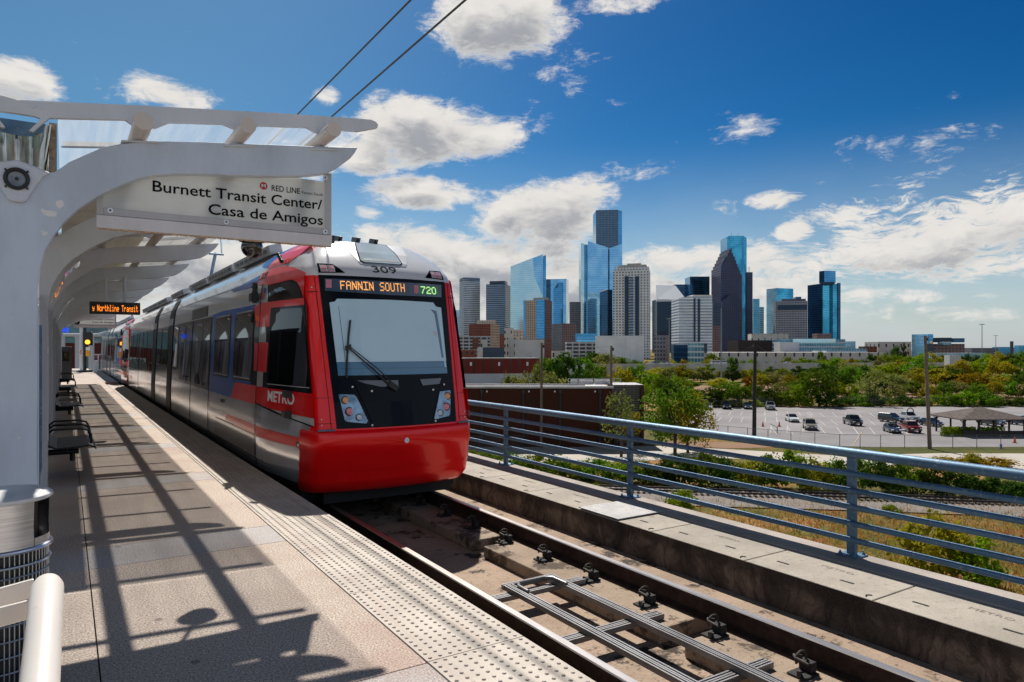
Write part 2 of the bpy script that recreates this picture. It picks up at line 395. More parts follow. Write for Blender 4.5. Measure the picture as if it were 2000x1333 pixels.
def tactile_mat():
    m, t, b, out = new_mat("tactile_tile")
    P = t.node('ShaderNodeTexCoord').outputs['Object']
    a = t.noise(P, 2.2, 6, .6); g = t.noise(P, 120, 3, .6); lng = t.noise(t.mapping(P, (7, .35, 1)), 1.2, 4, .6)
    col = t.mix(t.smooth(a, .3, .7), (.54, .485, .425), (.41, .36, .315))
    col = t.mix(t.math('MULTIPLY', t.smooth(lng, .52, .72), .55), col, (.36, .24, .18))
    col = t.mix(t.math('MULTIPLY', t.smooth(g, .5, .7), .25), col, (.3, .25, .2))
    t.put(b.inputs['Base Color'], col); b.inputs['Roughness'].default_value = .75; b.inputs['Specular IOR Level'].default_value = .3
    return m
M_TACT = tactile_mat()
M_DOME = pbr("tactile_dome_worn", (.40, .34, .295), .7, var=.25, vscale=30)
# platform deck with saw-cut joints
mb = MB()
mb.box(-3.4, .145, -8, 70, -.20, 0)
ys = [-8.0]
k = -4
JY = []
while True:
    y = 6.166 + 3.43*k
    if y > 69: break
    if y > -7.5: JY += [y, y + .626]
    k += 1
ys = [-8.0] + JY + [70.0]
for a, b_ in zip(ys, ys[1:]): mb.box(.153, PX0, a + .005, b_ - .005, -.20, 0)
struct(mb.build("platform_pavement", [M_AGG], fix=True))
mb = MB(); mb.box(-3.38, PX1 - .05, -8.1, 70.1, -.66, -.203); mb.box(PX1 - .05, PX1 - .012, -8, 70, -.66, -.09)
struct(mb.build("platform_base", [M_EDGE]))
# tactile paving: 1.22 m tiles with truncated domes
mb = MB()
y = 4.58 - 1.22*8
while y < 62:
    if not (36.6 < y < 39.0):
        mb.box(PX0 + .006, PX1, y + .004, y + 1.216, -.085, .006, 0)
        nx, ny = 10, 20
        if y < 22:
            for i in range(nx):
                for j in range(ny):
                    cx_, cy_ = PX0 + .034 + i*.0605, y + .033 + j*.061
                    n = 8; r0, r1, h = .0128, .0078, .0062
                    if y > 9: n = 6
                    vs = [(cx_ + math.cos(2*math.pi*q/n)*r0, cy_ + math.sin(2*math.pi*q/n)*r0, .0062) for q in range(n)] + \
                         [(cx_ + math.cos(2*math.pi*q/n)*r1, cy_ + math.sin(2*math.pi*q/n)*r1, .0062 + h) for q in range(n)]
                    mb.add(vs, [(q, (q+1) % n, n+(q+1) % n, n+q) for q in range(n)] + [tuple(range(n, 2*n))], 1)
        else:
            for i in range(nx): mb.box(PX0 + .024 + i*.0605, PX0 + .044 + i*.0605, y + .02, y + 1.2, .0062, .010, 1)
    y += 1.22
struct(mb.build("tactile_paving", [M_TACT, M_DOME], fix=False))

# viaduct deck, track slab and ledges
ZR, ZS = -.355, -.66
mb = MB()
mb.box(PX1 - .015, 5.285, -9, 70, -1.0, ZS)
mb.box(4.62, 5.285, -9, 70, ZS, -.622)
struct(mb.build("trackbed_pavement", [M_SLAB]))
def plinth(x0, x1, y0, y1):
    m = MB(); m.box(x0, x1, y0, y1, ZS + .002, -.532); return m
mb = MB()
cuts = [3.85 + 3.0*k for k in range(-4, 23)]
for a, b_ in zip(cuts, cuts[1:]):
    mb.box(3.93, 4.615, a + .13, b_ - .13, ZS + .002, -.532)
    mb.box(2.62, 3.10, a + .5, b_ + .3, ZS + .002, -.532)
struct(mb.build("rail_plinth_pavement", [M_PLINTH], bevel=.012))
# rails
M_RAILW = pbr("rusty_rail_web", (.040, .022, .017), .8, var=.35, vscale=14, spec=.2)
M_RAILT = pbr("polished_rail_head", (.50, .46, .43), .34, metal=.9, var=.12, vscale=30, stretch=(1, .1, 1))
def rail(name, xc, label, y0=-9, y1=70, z=ZR, x2=None):
    prof = [(-.07, -.172), (.07, -.172), (.07, -.160), (.012, -.142), (.012, -.045), (.036, -.034), (.036, -.008), (.028, 0), (-.028, 0), (-.036, -.008), (-.036, -.034), (-.012, -.045), (-.012, -.142), (-.07, -.160)]
    m = MB(); n = len(prof)
    m.add([(xc + p[0], y0, z + p[1]) for p in prof] + [(xc + p[0], y1, z + p[1]) for p in prof], [], 0)
    for i in range(n):
        j = (i+1) % n; m.f.append((i, j, n+j, n+i)); m.m.append(1 if i in (6, 7, 8) else 0)
    m.f.append(tuple(range(n-1, -1, -1))); m.m.append(0); m.f.append(tuple(range(n, 2*n))); m.m.append(0)
    o = m.build(name, [M_RAILW, M_RAILT]); tag(o, label, "rail"); return o
rail("running_rail", 2.905, "long steel rail next to the platform edge with a bright worn head")
rail("running_rail", 4.41, "long steel rail farther from the platform with fastening clips beside it")
# rail fastenings
M_CLIP = pbr("fastener_steel", (.06, .05, .042), .75, metal=.4, var=.35, vscale=25)
M_CLIPB = pbr("fastener_block", (.018, .017, .017), .85, var=.3, vscale=30)
def clip():
    r = thing("rail_clip", None, "rail clip")
    m = MB(); m.box(-.15, .02, -.07, .07, 0, .014); m.box(-.045, .015, -.05, .05, .018, .085)
    m.build("base_block", M_CLIPB, r, bevel=.006)
    m = MB(); m.tube([(-.06+.055*math.cos(t), .02, .10+.05*math.sin(t)) for t in [x*.35-.6 for x in range(13)]], .009, 8)
    m.tube([(-.115, -.075, .105), (-.115, .02, .115), (-.06, .075, .105), (-.01, .05, .095)], .010, 8)
    m.tube([(-.155, -.03, .02), (-.155, -.03, .06)], .014, 8)
    m.build("spring_clip", M_CLIP, r, smooth=True)
    return r
c0 = clip(); ci = 0
clip_near = ["first rail clip from the front end of the tram along the right rail", "second rail clip counted from the tram front on the right rail", "third rail clip counted from the tram front, beside the cable frame end",
             "fourth rail clip from the tram front, beside the strut cross piece", "fifth rail clip from the tram front, near the bottom of the picture", "sixth rail clip from the tram front, cut by the bottom frame edge"]
yy = 7.46; cps = []
while yy > 1.6: cps.append(yy); yy -= .76
for i, y in enumerate(cps):
    c = c0 if i == 0 else copy_tree(c0)
    c.location = (4.262, y, -.5305)
    tag(c, clip_near[i] if i < len(clip_near) else "rail clip on the concrete plinth below the picture frame edge", None, "rail clips along the right rail")
for y in [8.2 + .76*i for i in range(6)]:
    c = copy_tree(c0); c.location = (4.262, y, -.5305)
    tag(c, "rail clip in the dark under the front of the tram", None, "rail clips along the right rail")
# strut-channel cable frame lying between the rails
M_STRUT = pbr("galvanised_strut", (.20, .195, .20), .5, metal=.6, var=.2, vscale=3)
fr = thing("cable_frame", "galvanised strut channel frame with rounded corner lying between the rails", "cable frame", (3.6, 4.5, -.5))
def channel(m, p0, p1, w_=.042, h=.042):
    p0, p1 = Vector(p0), Vector(p1); d = (p1-p0).normalized(); s_ = Vector((d.y, -d.x, 0))
    c = (p0+p1)/2; L = (p1-p0)/2
    m.obox(c - Vector((0, 0, .004)), L, s_*(w_/2), Vector((0, 0, h/2-.004)))
    for k in (-1, 1): m.obox(c + s_*k*w_*.33 + Vector((0, 0, h/2-.004)), L, s_*w_*.16, Vector((0, 0, .0042)))
def zp(px, py, z=-.46):
    d = (EYE - z)*FPX/(py-HY); return at(px, py, d)
zf = -.46
xa, xb, ytop = 3.335, 3.80, 5.28
for x in (xa, xb):
    m = MB(); channel(m, (x-.024, -6, zf), (x-.024, ytop-.02, zf)); channel(m, (x+.024, -6, zf), (x+.024, ytop-.02, zf)); m.build("rail_strut", M_STRUT, fr)
m = MB(); channel(m, (xa-.05, ytop, zf+.001), (xb+.05, ytop, zf+.001)); m.build("end_strut", M_STRUT, fr)
m = MB(); m.tube([(xa+.04, ytop-.28, zf+.03), (xa+.045, ytop-.12, zf+.03), (xa+.09, ytop-.05, zf+.03), (xb-.1, ytop-.045, zf+.03), (xb-.03, ytop-.10, zf+.03), (xb-.025, ytop-.3, zf+.03)], .016, 8); m.build("conduit_bend", M_STRUT, fr, smooth=True)
for y in (5.19, 4.17, 3.13, 2.08, 1.0, -.1):
    m = MB(); channel(m, (3.10, y, zf-.045), (4.10, y, zf-.045)); channel(m, (3.10, y-.05, zf-.045), (4.10, y-.05, zf-.045)); m.build("cross_strut", M_STRUT, fr)

# walkway beside the track: parapet wall, cable-trough lids, outer curb
ZW = -.29
mb = MB(); mb.box(5.288, 5.2925, -9, 70, -2.2, ZW - .004); mb.box(5.2925, 6.36, -9, 70, -2.2, ZW - .06); mb.box(2.0, 5.29, -9, 70, -2.2, -1.0); mb.box(-3.4, 2.0, -9, 70, -2.2, -.67)
w_ = mb.build("viaduct_wall", [M_WALL]); tag(w_, "dark stained concrete upstand wall between the rails and the walkway", "wall")
mb = MB(); y = 3.05 - 1.22*9; LY = []
while y < 70: mb.box(5.294, 5.955, y + .006, y + 1.214, ZW - .058, ZW); LY.append(y); y += 1.22
struct(mb.build("walkway_pavement", [M_LID], bevel=.008))
mb = MB(); mb.box(5.975, 6.385, -9, 70, ZW - .058, ZW + .012)
struct(mb.build("walkway_curb_pavement", [M_CURB], bevel=.01))
mb = MB()
for y in LY:
    if y < 24:
        for q in (.3, .92): mb.box(5.52, 5.545, y+q-.0, y+q+.12, ZW + .0005, ZW + .0025)
        mb.tube([(5.36+.03*math.cos(t), y+.06+.03*math.sin(t), ZW+.002) for t in [x*.4 for x in range(8)]], .006, 5)
o = struct(mb.build("lid_slot_pavement_markings", [M_DARK]))
mb = MB()
M_ENG = pbr("engraved_letters", (.25, .215, .18), .9)
for y in LY:
    if y < 14: put_text(mb, "METRO", lambda a, b_: Vector((5.74 + b_, y + .74 - a, ZW + .0022)), .052, 0, 0, 'L', width=.30)
struct(mb.build("engraved_pavement_lettering", [M_ENG], fix=False))
# tread plate over the lids
M_TREAD = pbr("tread_plate", (.36, .35, .35), .6, metal=.2, var=.15, vscale=9, bump=.5, bscale=160)
mb = MB(); mb.box(5.30, 6.02, 6.03, 6.74, ZW + .013, ZW + .022)
tp = mb.build("tread_plate", M_TREAD); tag(tp, "square grey metal tread plate laid on the concrete walkway", "tread plate")
# dark rubber strip between lids and curb
mb = MB(); mb.box(5.956, 5.974, -9, 70, ZW - .05, ZW - .012); struct(mb.build("walkway_joint_pavement", [M_DARK]))

# railing
def galv():
    m, t, b, out = new_mat("weathered_galvanised_steel")
    P = t.node('ShaderNodeTexCoord').outputs['Object']
    a = t.noise(t.mapping(P, (3, .5, 3)), 2.2, 8, .65); f = t.noise(P, 26, 5, .65)
    col = t.mix(t.smooth(a, .3, .7), (.12, .215, .31), (.06, .125, .205))
    col = t.mix(t.math('MULTIPLY', t.smooth(f, .55, .68), .6), col, (.34, .35, .35))
    col = t.mix(t.math('MULTIPLY', t.smooth(t.noise(P, 11, 6, .7), .60, .70), .7), col, (.13, .11, .10))
    t.put(b.inputs['Base Color'], col); b.inputs['Metallic'].default_value = .45
    t.put(b.inputs['Roughness'], t.math('MULTIPLY_ADD', f, .3, .38))
    bn = t.node('ShaderNodeBump'); bn.inputs['Strength'].default_value = .2; bn.inputs['Distance'].default_value = .006; t.put(bn.inputs['Height'], f); t.l.new(bn.outputs[0], b.inputs['Normal'])
    return m
M_GALV = galv()
XF = 6.24
rl = thing("railing", "long weathered blue grey pipe railing with six rails along the walkway edge", "railing", (XF, 3.8, ZW))
PY = [3.80 + 3.07*k for k in range(-3, 20)]
for y in PY:
    m = MB(); m.box(XF - .012, XF + .03, y - .042, y + .042, ZW + .024, ZW + .965)
    m.box(XF - .10, XF + .11, y - .10, y + .10, ZW + .0125, ZW + .026)
    for (bx, by) in ((-.07, -.07), (.08, -.07), (-.07, .07), (.08, .07)):
        m.cyl((XF+bx, y+by, ZW+.026), (XF+bx, y+by, ZW+.045), .016, 6); m.cyl((XF+bx, y+by, ZW+.045), (XF+bx, y+by, ZW+.062), .008, 8)
    m.build("post", M_GALV, rl, bevel=.004)
for h in (.165, .32, .475, .63, .785):
    m = MB(); m.cyl((XF - .02, -5.5, ZW+h), (XF - .02, 9.95, ZW+h), .027, 14); m.cyl((XF - .02, 9.962, ZW+h), (XF - .02, 62, ZW+h), .027, 14)
    m.cyl((XF - .02, 9.80, ZW+h), (XF - .02, 9.952, ZW+h), .031, 14)
    m.build("rail", M_GALV, rl, smooth=True)
m = MB(); m.cyl((XF - .01, -5.5, ZW+.98), (XF - .01, 9.95, ZW+.98), .046, 18); m.cyl((XF - .01, 9.965, ZW+.98), (XF - .01, 62, ZW+.98), .046, 18)
m.build("handrail", M_GALV, rl, smooth=True)
# ------------------------------------------------------------------ station canopy
def painted(name, col, dark=.8, rough=.42, patch=None):
    m, t, b, out = new_mat(name)
    P = t.node('ShaderNodeTexCoord').outputs['Object']
    a = t.noise(t.mapping(P, (1.4, 1.4, .5)), 1.5, 7, .65); f = t.noise(P, 30, 5, .6)
    c = t.mix(t.smooth(a, .35, .7), col, tuple(x*dark for x in col))
    c = t.mix(t.math('MULTIPLY', t.smooth(f, .58, .72), .25), c, tuple(x*.6 for x in col))
    if patch:
        pn = t.noise(P, 4.2, 3, .5); c = t.mix(t.smooth(pn, .655, .67), c, patch)
    t.put(b.inputs['Base Color'], c); b.inputs['Roughness'].default_value = rough
    return m
M_WHITE = painted("white_painted_steel", (.66, .69, .74), .86)
M_COLUMN = painted("worn_white_column_paint", (.59, .67, .79), .80, patch=(.80, .78, .76))
M_CREAM = painted("cream_pipe_paint", (.68, .60, .54), .9, .38)
M_STAIN = pbr("brushed_stainless_steel", (.52, .48, .40), .22, metal=1.0, var=.35, vscale=2.5, stretch=(1, 6, 1), rvar=.06)
M_BLACK = pbr("black_plastic", (.012, .012, .013), .35, var=.2)
M_RUST = pbr("weathered_flange", (.26, .19, .13), .8, var=.4, vscale=22)
def sheet_mat(name, transp, col, trans=.55):
    m, t, b, out = new_mat(name)
    t.n.remove(b)
    P = t.node('ShaderNodeTexCoord').outputs['Object']
    wv = t.noise(t.mapping(P, (5, .25, 1)), 1.6, 4, .6)
    df = t.node('ShaderNodeBsdfDiffuse'); t.put(df.inputs[0], t.mix(t.smooth(wv, .3, .7), col, tuple(c*.85 for c in col)))
    tr = t.node('ShaderNodeBsdfTranslucent'); t.put(tr.inputs[0], c4(col))
    tp_ = t.node('ShaderNodeBsdfTransparent')
    a = t.node('ShaderNodeMixShader'); a.inputs[0].default_value = trans; t.l.new(df.outputs[0], a.inputs[1]); t.l.new(tr.outputs[0], a.inputs[2])
    c = t.node('ShaderNodeMixShader'); t.put(c.inputs[0], t.math('MULTIPLY_ADD', wv, min(.5, transp), transp*.75, clamp=True) if transp > .1 else transp); t.l.new(a.outputs[0], c.inputs[1]); t.l.new(tp_.outputs[0], c.inputs[2])
    t.l.new(c.outputs[0], out.inputs[0])
    return m
M_SHEETI = sheet_mat("cream_roof_panel", .01, (.70, .66, .56), .04)
M_SHEETO = sheet_mat("perforated_roof_panel", .25, (.74, .74, .70), .14)
M_SHEETC = sheet_mat("clear_roof_panel", .56, (.86, .85, .80), .75)
RY = [6.133 + 3.43*k for k in range(11)]
XCOL = -.293
cn = thing("station_canopy", "long white station canopy of curved ribs on a row of columns", "canopy", (XCOL, 6.13, 0))
AT = [(-.069,2.971),(.028,3.064),(.127,3.13),(.228,3.197),(.331,3.24),(.462,3.279),(.681,3.321),(.95,3.357),(1.333,3.402),(1.8,3.458),(2.256,3.516)]
AB = [(2.225,3.46),(2.182,3.404),(2.073,3.309),(1.966,3.242),(1.75,3.19),(1.493,3.152),(1.177,3.118),(.879,3.09),(.72,3.068),(.598,3.04),(.462,2.991),(.331,2.914),(.202,2.824),(.077,2.715),(-.008,2.612),(-.069,2.513),(-.122,2.402),(-.157,2.257),(-.172,2.10),(-.176,1.774),(-.176,0.02)]
BT = [(-.268,3.473),(-.063,3.50),(.462,3.574),(1.657,3.724),(2.275,3.793),(2.39,3.803),(2.44,3.793),(2.465,3.768)]
BB = [(2.455,3.738),(2.275,3.676),(2.10,3.66),(1.98,3.61),(1.88,3.60),(1.80,3.632),(1.40,3.578),(1.31,3.53),(1.19,3.515),(1.10,3.54),(.70,3.483),(.60,3.42),(.46,3.405),(.39,3.449),(-.057,3.382),(-.10,3.375),(-.165,3.30),(-.20,3.255),(-.222,3.262),(-.175,3.325),(-.155,3.362),(-.19,3.372),(-.293,3.374)]
mir = lambda L: [(2*XCOL - x, z) for x, z in L]
def sym(right_top, right_bot):
    "closed outline of a shape mirrored about the column axis; right_top from the axis outwards, right_bot back to the axis"
    r = right_top + right_bot
    return r + mir(r)[::-1]
arch_out = sym([(XCOL, 2.93)] + [(-.15, 2.945)] + AT, AB)
arch_out = [p for i, p in enumerate(arch_out) if i == 0 or (abs(p[0]-arch_out[i-1][0]) + abs(p[1]-arch_out[i-1][1])) > 1e-4]
if abs(arch_out[0][0]-arch_out[-1][0]) + abs(arch_out[0][1]-arch_out[-1][1]) < 1e-4: arch_out.pop()
beam_out = sym([(XCOL, 3.466)] + BT, BB)
beam_out = [p for i, p in enumerate(beam_out) if i == 0 or (abs(p[0]-beam_out[i-1][0]) + abs(p[1]-beam_out[i-1][1])) > 1e-4]
if abs(beam_out[0][0]-beam_out[-1][0]) + abs(beam_out[0][1]-beam_out[-1][1]) < 1e-4: beam_out.pop()
def tri_prism(poly, y0, y1):
    "extrude a concave outline along Y with a clean triangulated cap"
    bm = bmesh.new(); vs = [bm.verts.new((x, y0, z)) for x, z in poly]; f = bm.faces.new(vs)
    r = bmesh.ops.extrude_face_region(bm, geom=[f])
    bmesh.ops.translate(bm, verts=[g for g in r['geom'] if isinstance(g, bmesh.types.BMVert)], vec=(0, y1-y0, 0))
    bmesh.ops.triangulate(bm, faces=[g for g in bm.faces if len(g.verts) > 4])
    bmesh.ops.recalc_face_normals(bm, faces=bm.faces)
    bm.verts.index_update()
    m = MB(); m.add([v.co[:] for v in bm.verts], [tuple(v.index for v in g.verts) for g in bm.faces]); bm.free(); return m
for k, Y in enumerate(RY):
    tri_prism(arch_out, Y - .0, Y + .105).build("arch_rib", M_COLUMN if k == 0 else M_WHITE, cn, bevel=.008)
    tri_prism(beam_out, Y + .03, Y + .075).build("roof_beam", M_WHITE, cn)
    # column shaft behind the plate
    m = MB(); m.box(-.235, -.178, Y + .107, Y + .62, 0.002, 2.2); m.box(2*XCOL + .178, 2*XCOL + .235, Y + .107, Y + .62, 0.002, 2.2); m.box(-.38, -.205, Y + .30, Y + .42, .004, 2.6)
    m.box(-.19, -.165, Y + .107, Y + .135, .6, 2.0)
    m.build("column", M_COLUMN, cn, bevel=.006)
    for x in (.49, 1.233, 1.934):
        for s in (1, -1):
            xx = x if s == 1 else 2*XCOL - x
            m = MB(); z = 3.245 + (x-.49)*.112 + .033
            m.obox((xx, Y + .053, z + .005), (.13, 0, s*.0145), (0, .07, 0), (0, 0, .006)); m.build("base_plate", M_WHITE, cn)
YE = RY[-1] + .35
# dark windscreen panels between the columns
M_WSCR = pbr("dark_windscreen_panel", (.014, .016, .018), .25, var=.3)
for Y in RY[:-1]:
    m = MB(); m.box(XCOL - .012, XCOL + .012, Y + .66, Y + 3.38, .14, 2.25); wp_ = m.build("windscreen_panel", M_WSCR, cn)
    m = MB(); m.box(XCOL - .025, XCOL + .025, Y + .64, Y + 3.40, 2.25, 2.30); m.box(XCOL - .025, XCOL + .025, Y + .64, Y + 3.40, .09, .14); m.box(XCOL - .025, XCOL + .025, Y + 1.98, Y + 2.04, .145, 2.245); m.build("panel_frame", M_GALV, wp_)
for x, z in ((.49, 3.366), (1.233, 3.46), (1.934, 3.548)):
    for s in (1, -1):
        xx = x if s == 1 else 2*XCOL - x
        m = MB(); m.cyl((xx, RY[0] - .30, z), (xx, YE, z), .062 if x > .5 else .066, 24); m.build("purlin_pipe", M_CREAM, cn, smooth=True)
def sheet_z(x): return 3.397 + (x + .06)*.1385 + .035
def sheet(x0, x1, y0, y1, mat):
    for s in (1, -1):
        a, b_ = (x0, x1) if s == 1 else (2*XCOL - x1, 2*XCOL - x0)
        za, zb = (sheet_z(x0), sheet_z(x1)) if s == 1 else (sheet_z(x1), sheet_z(x0))
        m = MB(); m.add([(a, y0, za), (b_, y0, zb), (b_, y1, zb), (a, y1, za)], [(0, 1, 2, 3)]); m.build("roof_panel", mat, cn, fix=False)
for k, Y in enumerate(RY[:-1]):
    ya, yb = Y + .08, Y + 3.455
    if k == 0:
        sheet(-.05, 1.15, ya, ya + 2.05, M_SHEETC); sheet(1.152, 2.43, ya, ya + 2.05, M_SHEETC); ya += 2.08
    sheet(-.05, 1.15, ya, yb, M_SHEETI); sheet(1.152, 2.43, ya, yb, M_SHEETO)
    for q in (1.14, 2.28):
        for s in (1, -1):
            m = MB(); xa_, xb_ = -.02, 2.36
            vs = []
            for x in (xa_, xb_):
                xx = x if s == 1 else 2*XCOL - x
                for (dy, dz) in ((-.022, .006), (.022, .006), (.022, .05), (-.022, .05)): vs.append((xx, Y + q + dy, sheet_z(x) + dz))
            m.add(vs, [(0,1,2,3), (4,7,6,5), (0,4,5,1), (1,5,6,2), (2,6,7,3), (3,7,4,0)]); m.build("roof_batten", M_WHITE, cn)
# stainless gutter trough along the axis
m = MB(); prof = []
for i in range(17):
    a = math.pi + math.pi*i/16; prof.append((XCOL + .175*math.cos(a), 3.12 + .16*math.sin(a)))
prof = [(XCOL - .205, 3.345), (XCOL - .19, 3.22)] + prof + [(XCOL + .19, 3.22), (XCOL + .205, 3.345)]
n = len(prof); y0, y1 = RY[0] + .12, YE
ins = [(XCOL + (x-XCOL)*.95, z + .008) for x, z in prof]
m.add([(x, y0, z) for x, z in prof] + [(x, y1, z) for x, z in prof] + [(x, y0, z) for x, z in ins] + [(x, y1, z) for x, z in ins],
      [(i, i+1, n+i+1, n+i) for i in range(n-1)] + [(2*n+i, 3*n+i, 3*n+i+1, 2*n+i+1) for i in range(n-1)] + [(i, 2*n+i, 2*n+i+1, i+1) for i in range(n-1)])
m.build("gutter", M_STAIN, cn, smooth=True)
m = MB(); m.prism([(XCOL - .17, 3.335), (XCOL + .17, 3.335), (XCOL + .15, 3.27), (XCOL + .09, 3.235), (XCOL, 3.225), (XCOL - .09, 3.235), (XCOL - .15, 3.27)], lambda q: (q[0], RY[0] + .076, q[1]), lambda q: (q[0], RY[0] + .086, q[1])); m.build("gutter_end_plate", M_GALV, cn)
m = MB(); vs = []; nx, nz = 40, 6
for j in range(nz + 1):
    for i in range(nx + 1):
        f = i/nx*2 - 1; z = 2.955 + (3.345-2.955)*j/nz; hw_ = .17 + .035*j/nz
        vs.append((XCOL + f*hw_, RY[0] + .165 - .035*math.cos(f*7.5 + .25*j/nz) - .05*(1-f*f)*(1-j/nz), z))
m.add(vs, [(j*(nx+1)+i, j*(nx+1)+i+1, (j+1)*(nx+1)+i+1, (j+1)*(nx+1)+i) for j in range(nz) for i in range(nx)]); m.build("gutter_fairing", M_STAIN, cn, smooth=True)
m = MB(); m.box(-.105, -.055, RY[0] + .14, RY[0] + .155, 2.985, 3.37); m.build("gutter_flange", M_RUST, cn)
for x in (-.205, -.155): m = MB(); m.cyl((x, RY[0] + .031, 3.44), (x, RY[0] + .022, 3.44), .016, 12); m.build("beam_bolt", M_WHITE, cn)
# perforated edge strip beside the first column
m = MB(); m.box(-.179, -.166, RY[0] + .14, RY[0] + .17, .15, 2.05); m.build("cover_strip", M_WHITE, cn)
m = MB(); m.tube([(-.16, RY[0] + .2, 1.85), (-.16, RY[0] + .2, .78), (-.172, RY[0] + .2, .70), (-.172, RY[0]+.2, .02)], .011, 8); m.build("conduit", M_GALV, cn, smooth=True)

# loudspeaker in the crotch of the first rib
sp = thing("loudspeaker", "round black loudspeaker in a white shield plate on the first column", "loudspeaker", (XCOL, RY[0], 2.85))
shield = [(XCOL, 3.022), (-.20, 2.995), (-.09, 2.955), (-.13, 2.93), (-.18, 2.85), (-.235, 2.74), (-.262, 2.722)]
shield = shield + [(2*XCOL - x, z) for x, z in shield[:0:-1]]
M_SHIELD = painted("white_shield_paint", (.62, .66, .74), .9)
tri_prism(shield, RY[0] - .045, RY[0] - .002).build("shield_plate", M_SHIELD, sp, bevel=.012)
m = MB(); cz = 2.882
ring = []
for (r, y) in ((.079, -.046), (.079, -.062), (.072, -.066), (.060, -.064), (.054, -.052)): ring.append((r, y))
def lathe_y(m, prof, c, n=32, mi=0):
    vs = []
    for (r, y) in prof:
        for i in range(n): a = 2*math.pi*i/n; vs.append((c[0] + math.cos(a)*r, c[1] + y, c[2] + math.sin(a)*r))
    m.add(vs, [(j*n+i, j*n+(i+1) % n, (j+1)*n+(i+1) % n, (j+1)*n+i) for j in range(len(prof)-1) for i in range(n)], mi)
lathe_y(m, ring, (XCOL, RY[0], cz)); m.build("surround_ring", M_BLACK, sp, smooth=True)
M_CONE = pbr("speaker_cone", (.22, .26, .31), .45, var=.2, vscale=20)
m = MB(); lathe_y(m, [(.054, -.052), (.048, -.056), (.040, -.050), (.024, -.047), (.022, -.052), (.0, -.054)], (XCOL, RY[0], cz)); m.build("cone", M_CONE, sp, smooth=True)
m = MB(); lathe_y(m, [(.013, -.0545), (.011, -.062), (0, -.064)], (XCOL, RY[0], cz), 16)
for a in (.75, 2.4, 3.9, 5.5): m.cyl((XCOL + .088*math.cos(a), RY[0] - .046, cz + .088*math.sin(a)), (XCOL + .088*math.cos(a), RY[0] - .056, cz + .088*math.sin(a)), .008, 8)
m.build("centre_cap", M_BLACK, sp)

# station name signs
def panel_mat():
    m, t, b, out = new_mat("acrylic_sign_panel"); t.n.remove(b)
    P = t.node('ShaderNodeTexCoord').outputs['Object']
    a = t.noise(t.mapping(P, (2, 1, 4)), 2.0, 5, .6); c = t.mix(t.smooth(a, .35, .7), (.66, .67, .66), (.55, .56, .55))
    df = t.node('ShaderNodeBsdfPrincipled'); t.put(df.inputs['Base Color'], c); df.inputs['Roughness'].default_value = .12
    tr = t.node('ShaderNodeBsdfTranslucent'); t.put(tr.inputs[0], c4((.75, .76, .75)))
    mx = t.node('ShaderNodeMixShader'); mx.inputs[0].default_value = .45; t.l.new(df.outputs[0], mx.inputs[1]); t.l.new(tr.outputs[0], mx.inputs[2]); t.l.new(mx.outputs[0], out.inputs[0])
    return m
M_PANEL = panel_mat()
M_TEXT = pbr("black_lettering", (.010, .010, .012), .9, spec=.08)
M_REDM = pbr("red_emblem", (.55, .02, .02), .4)
M_FRAME = painted("grey_sign_frame", (.50, .49, .50), .85, .4)
M_FRAMEL = painted("pale_sign_base", (.72, .69, .70), .82, .4)
M_SLOT = pbr("sign_base_underside", (.55, .38, .26), .7, var=.3, vscale=30)
M_BOLT = pbr("bolt_white", (.75, .76, .78), .3, metal=.3)
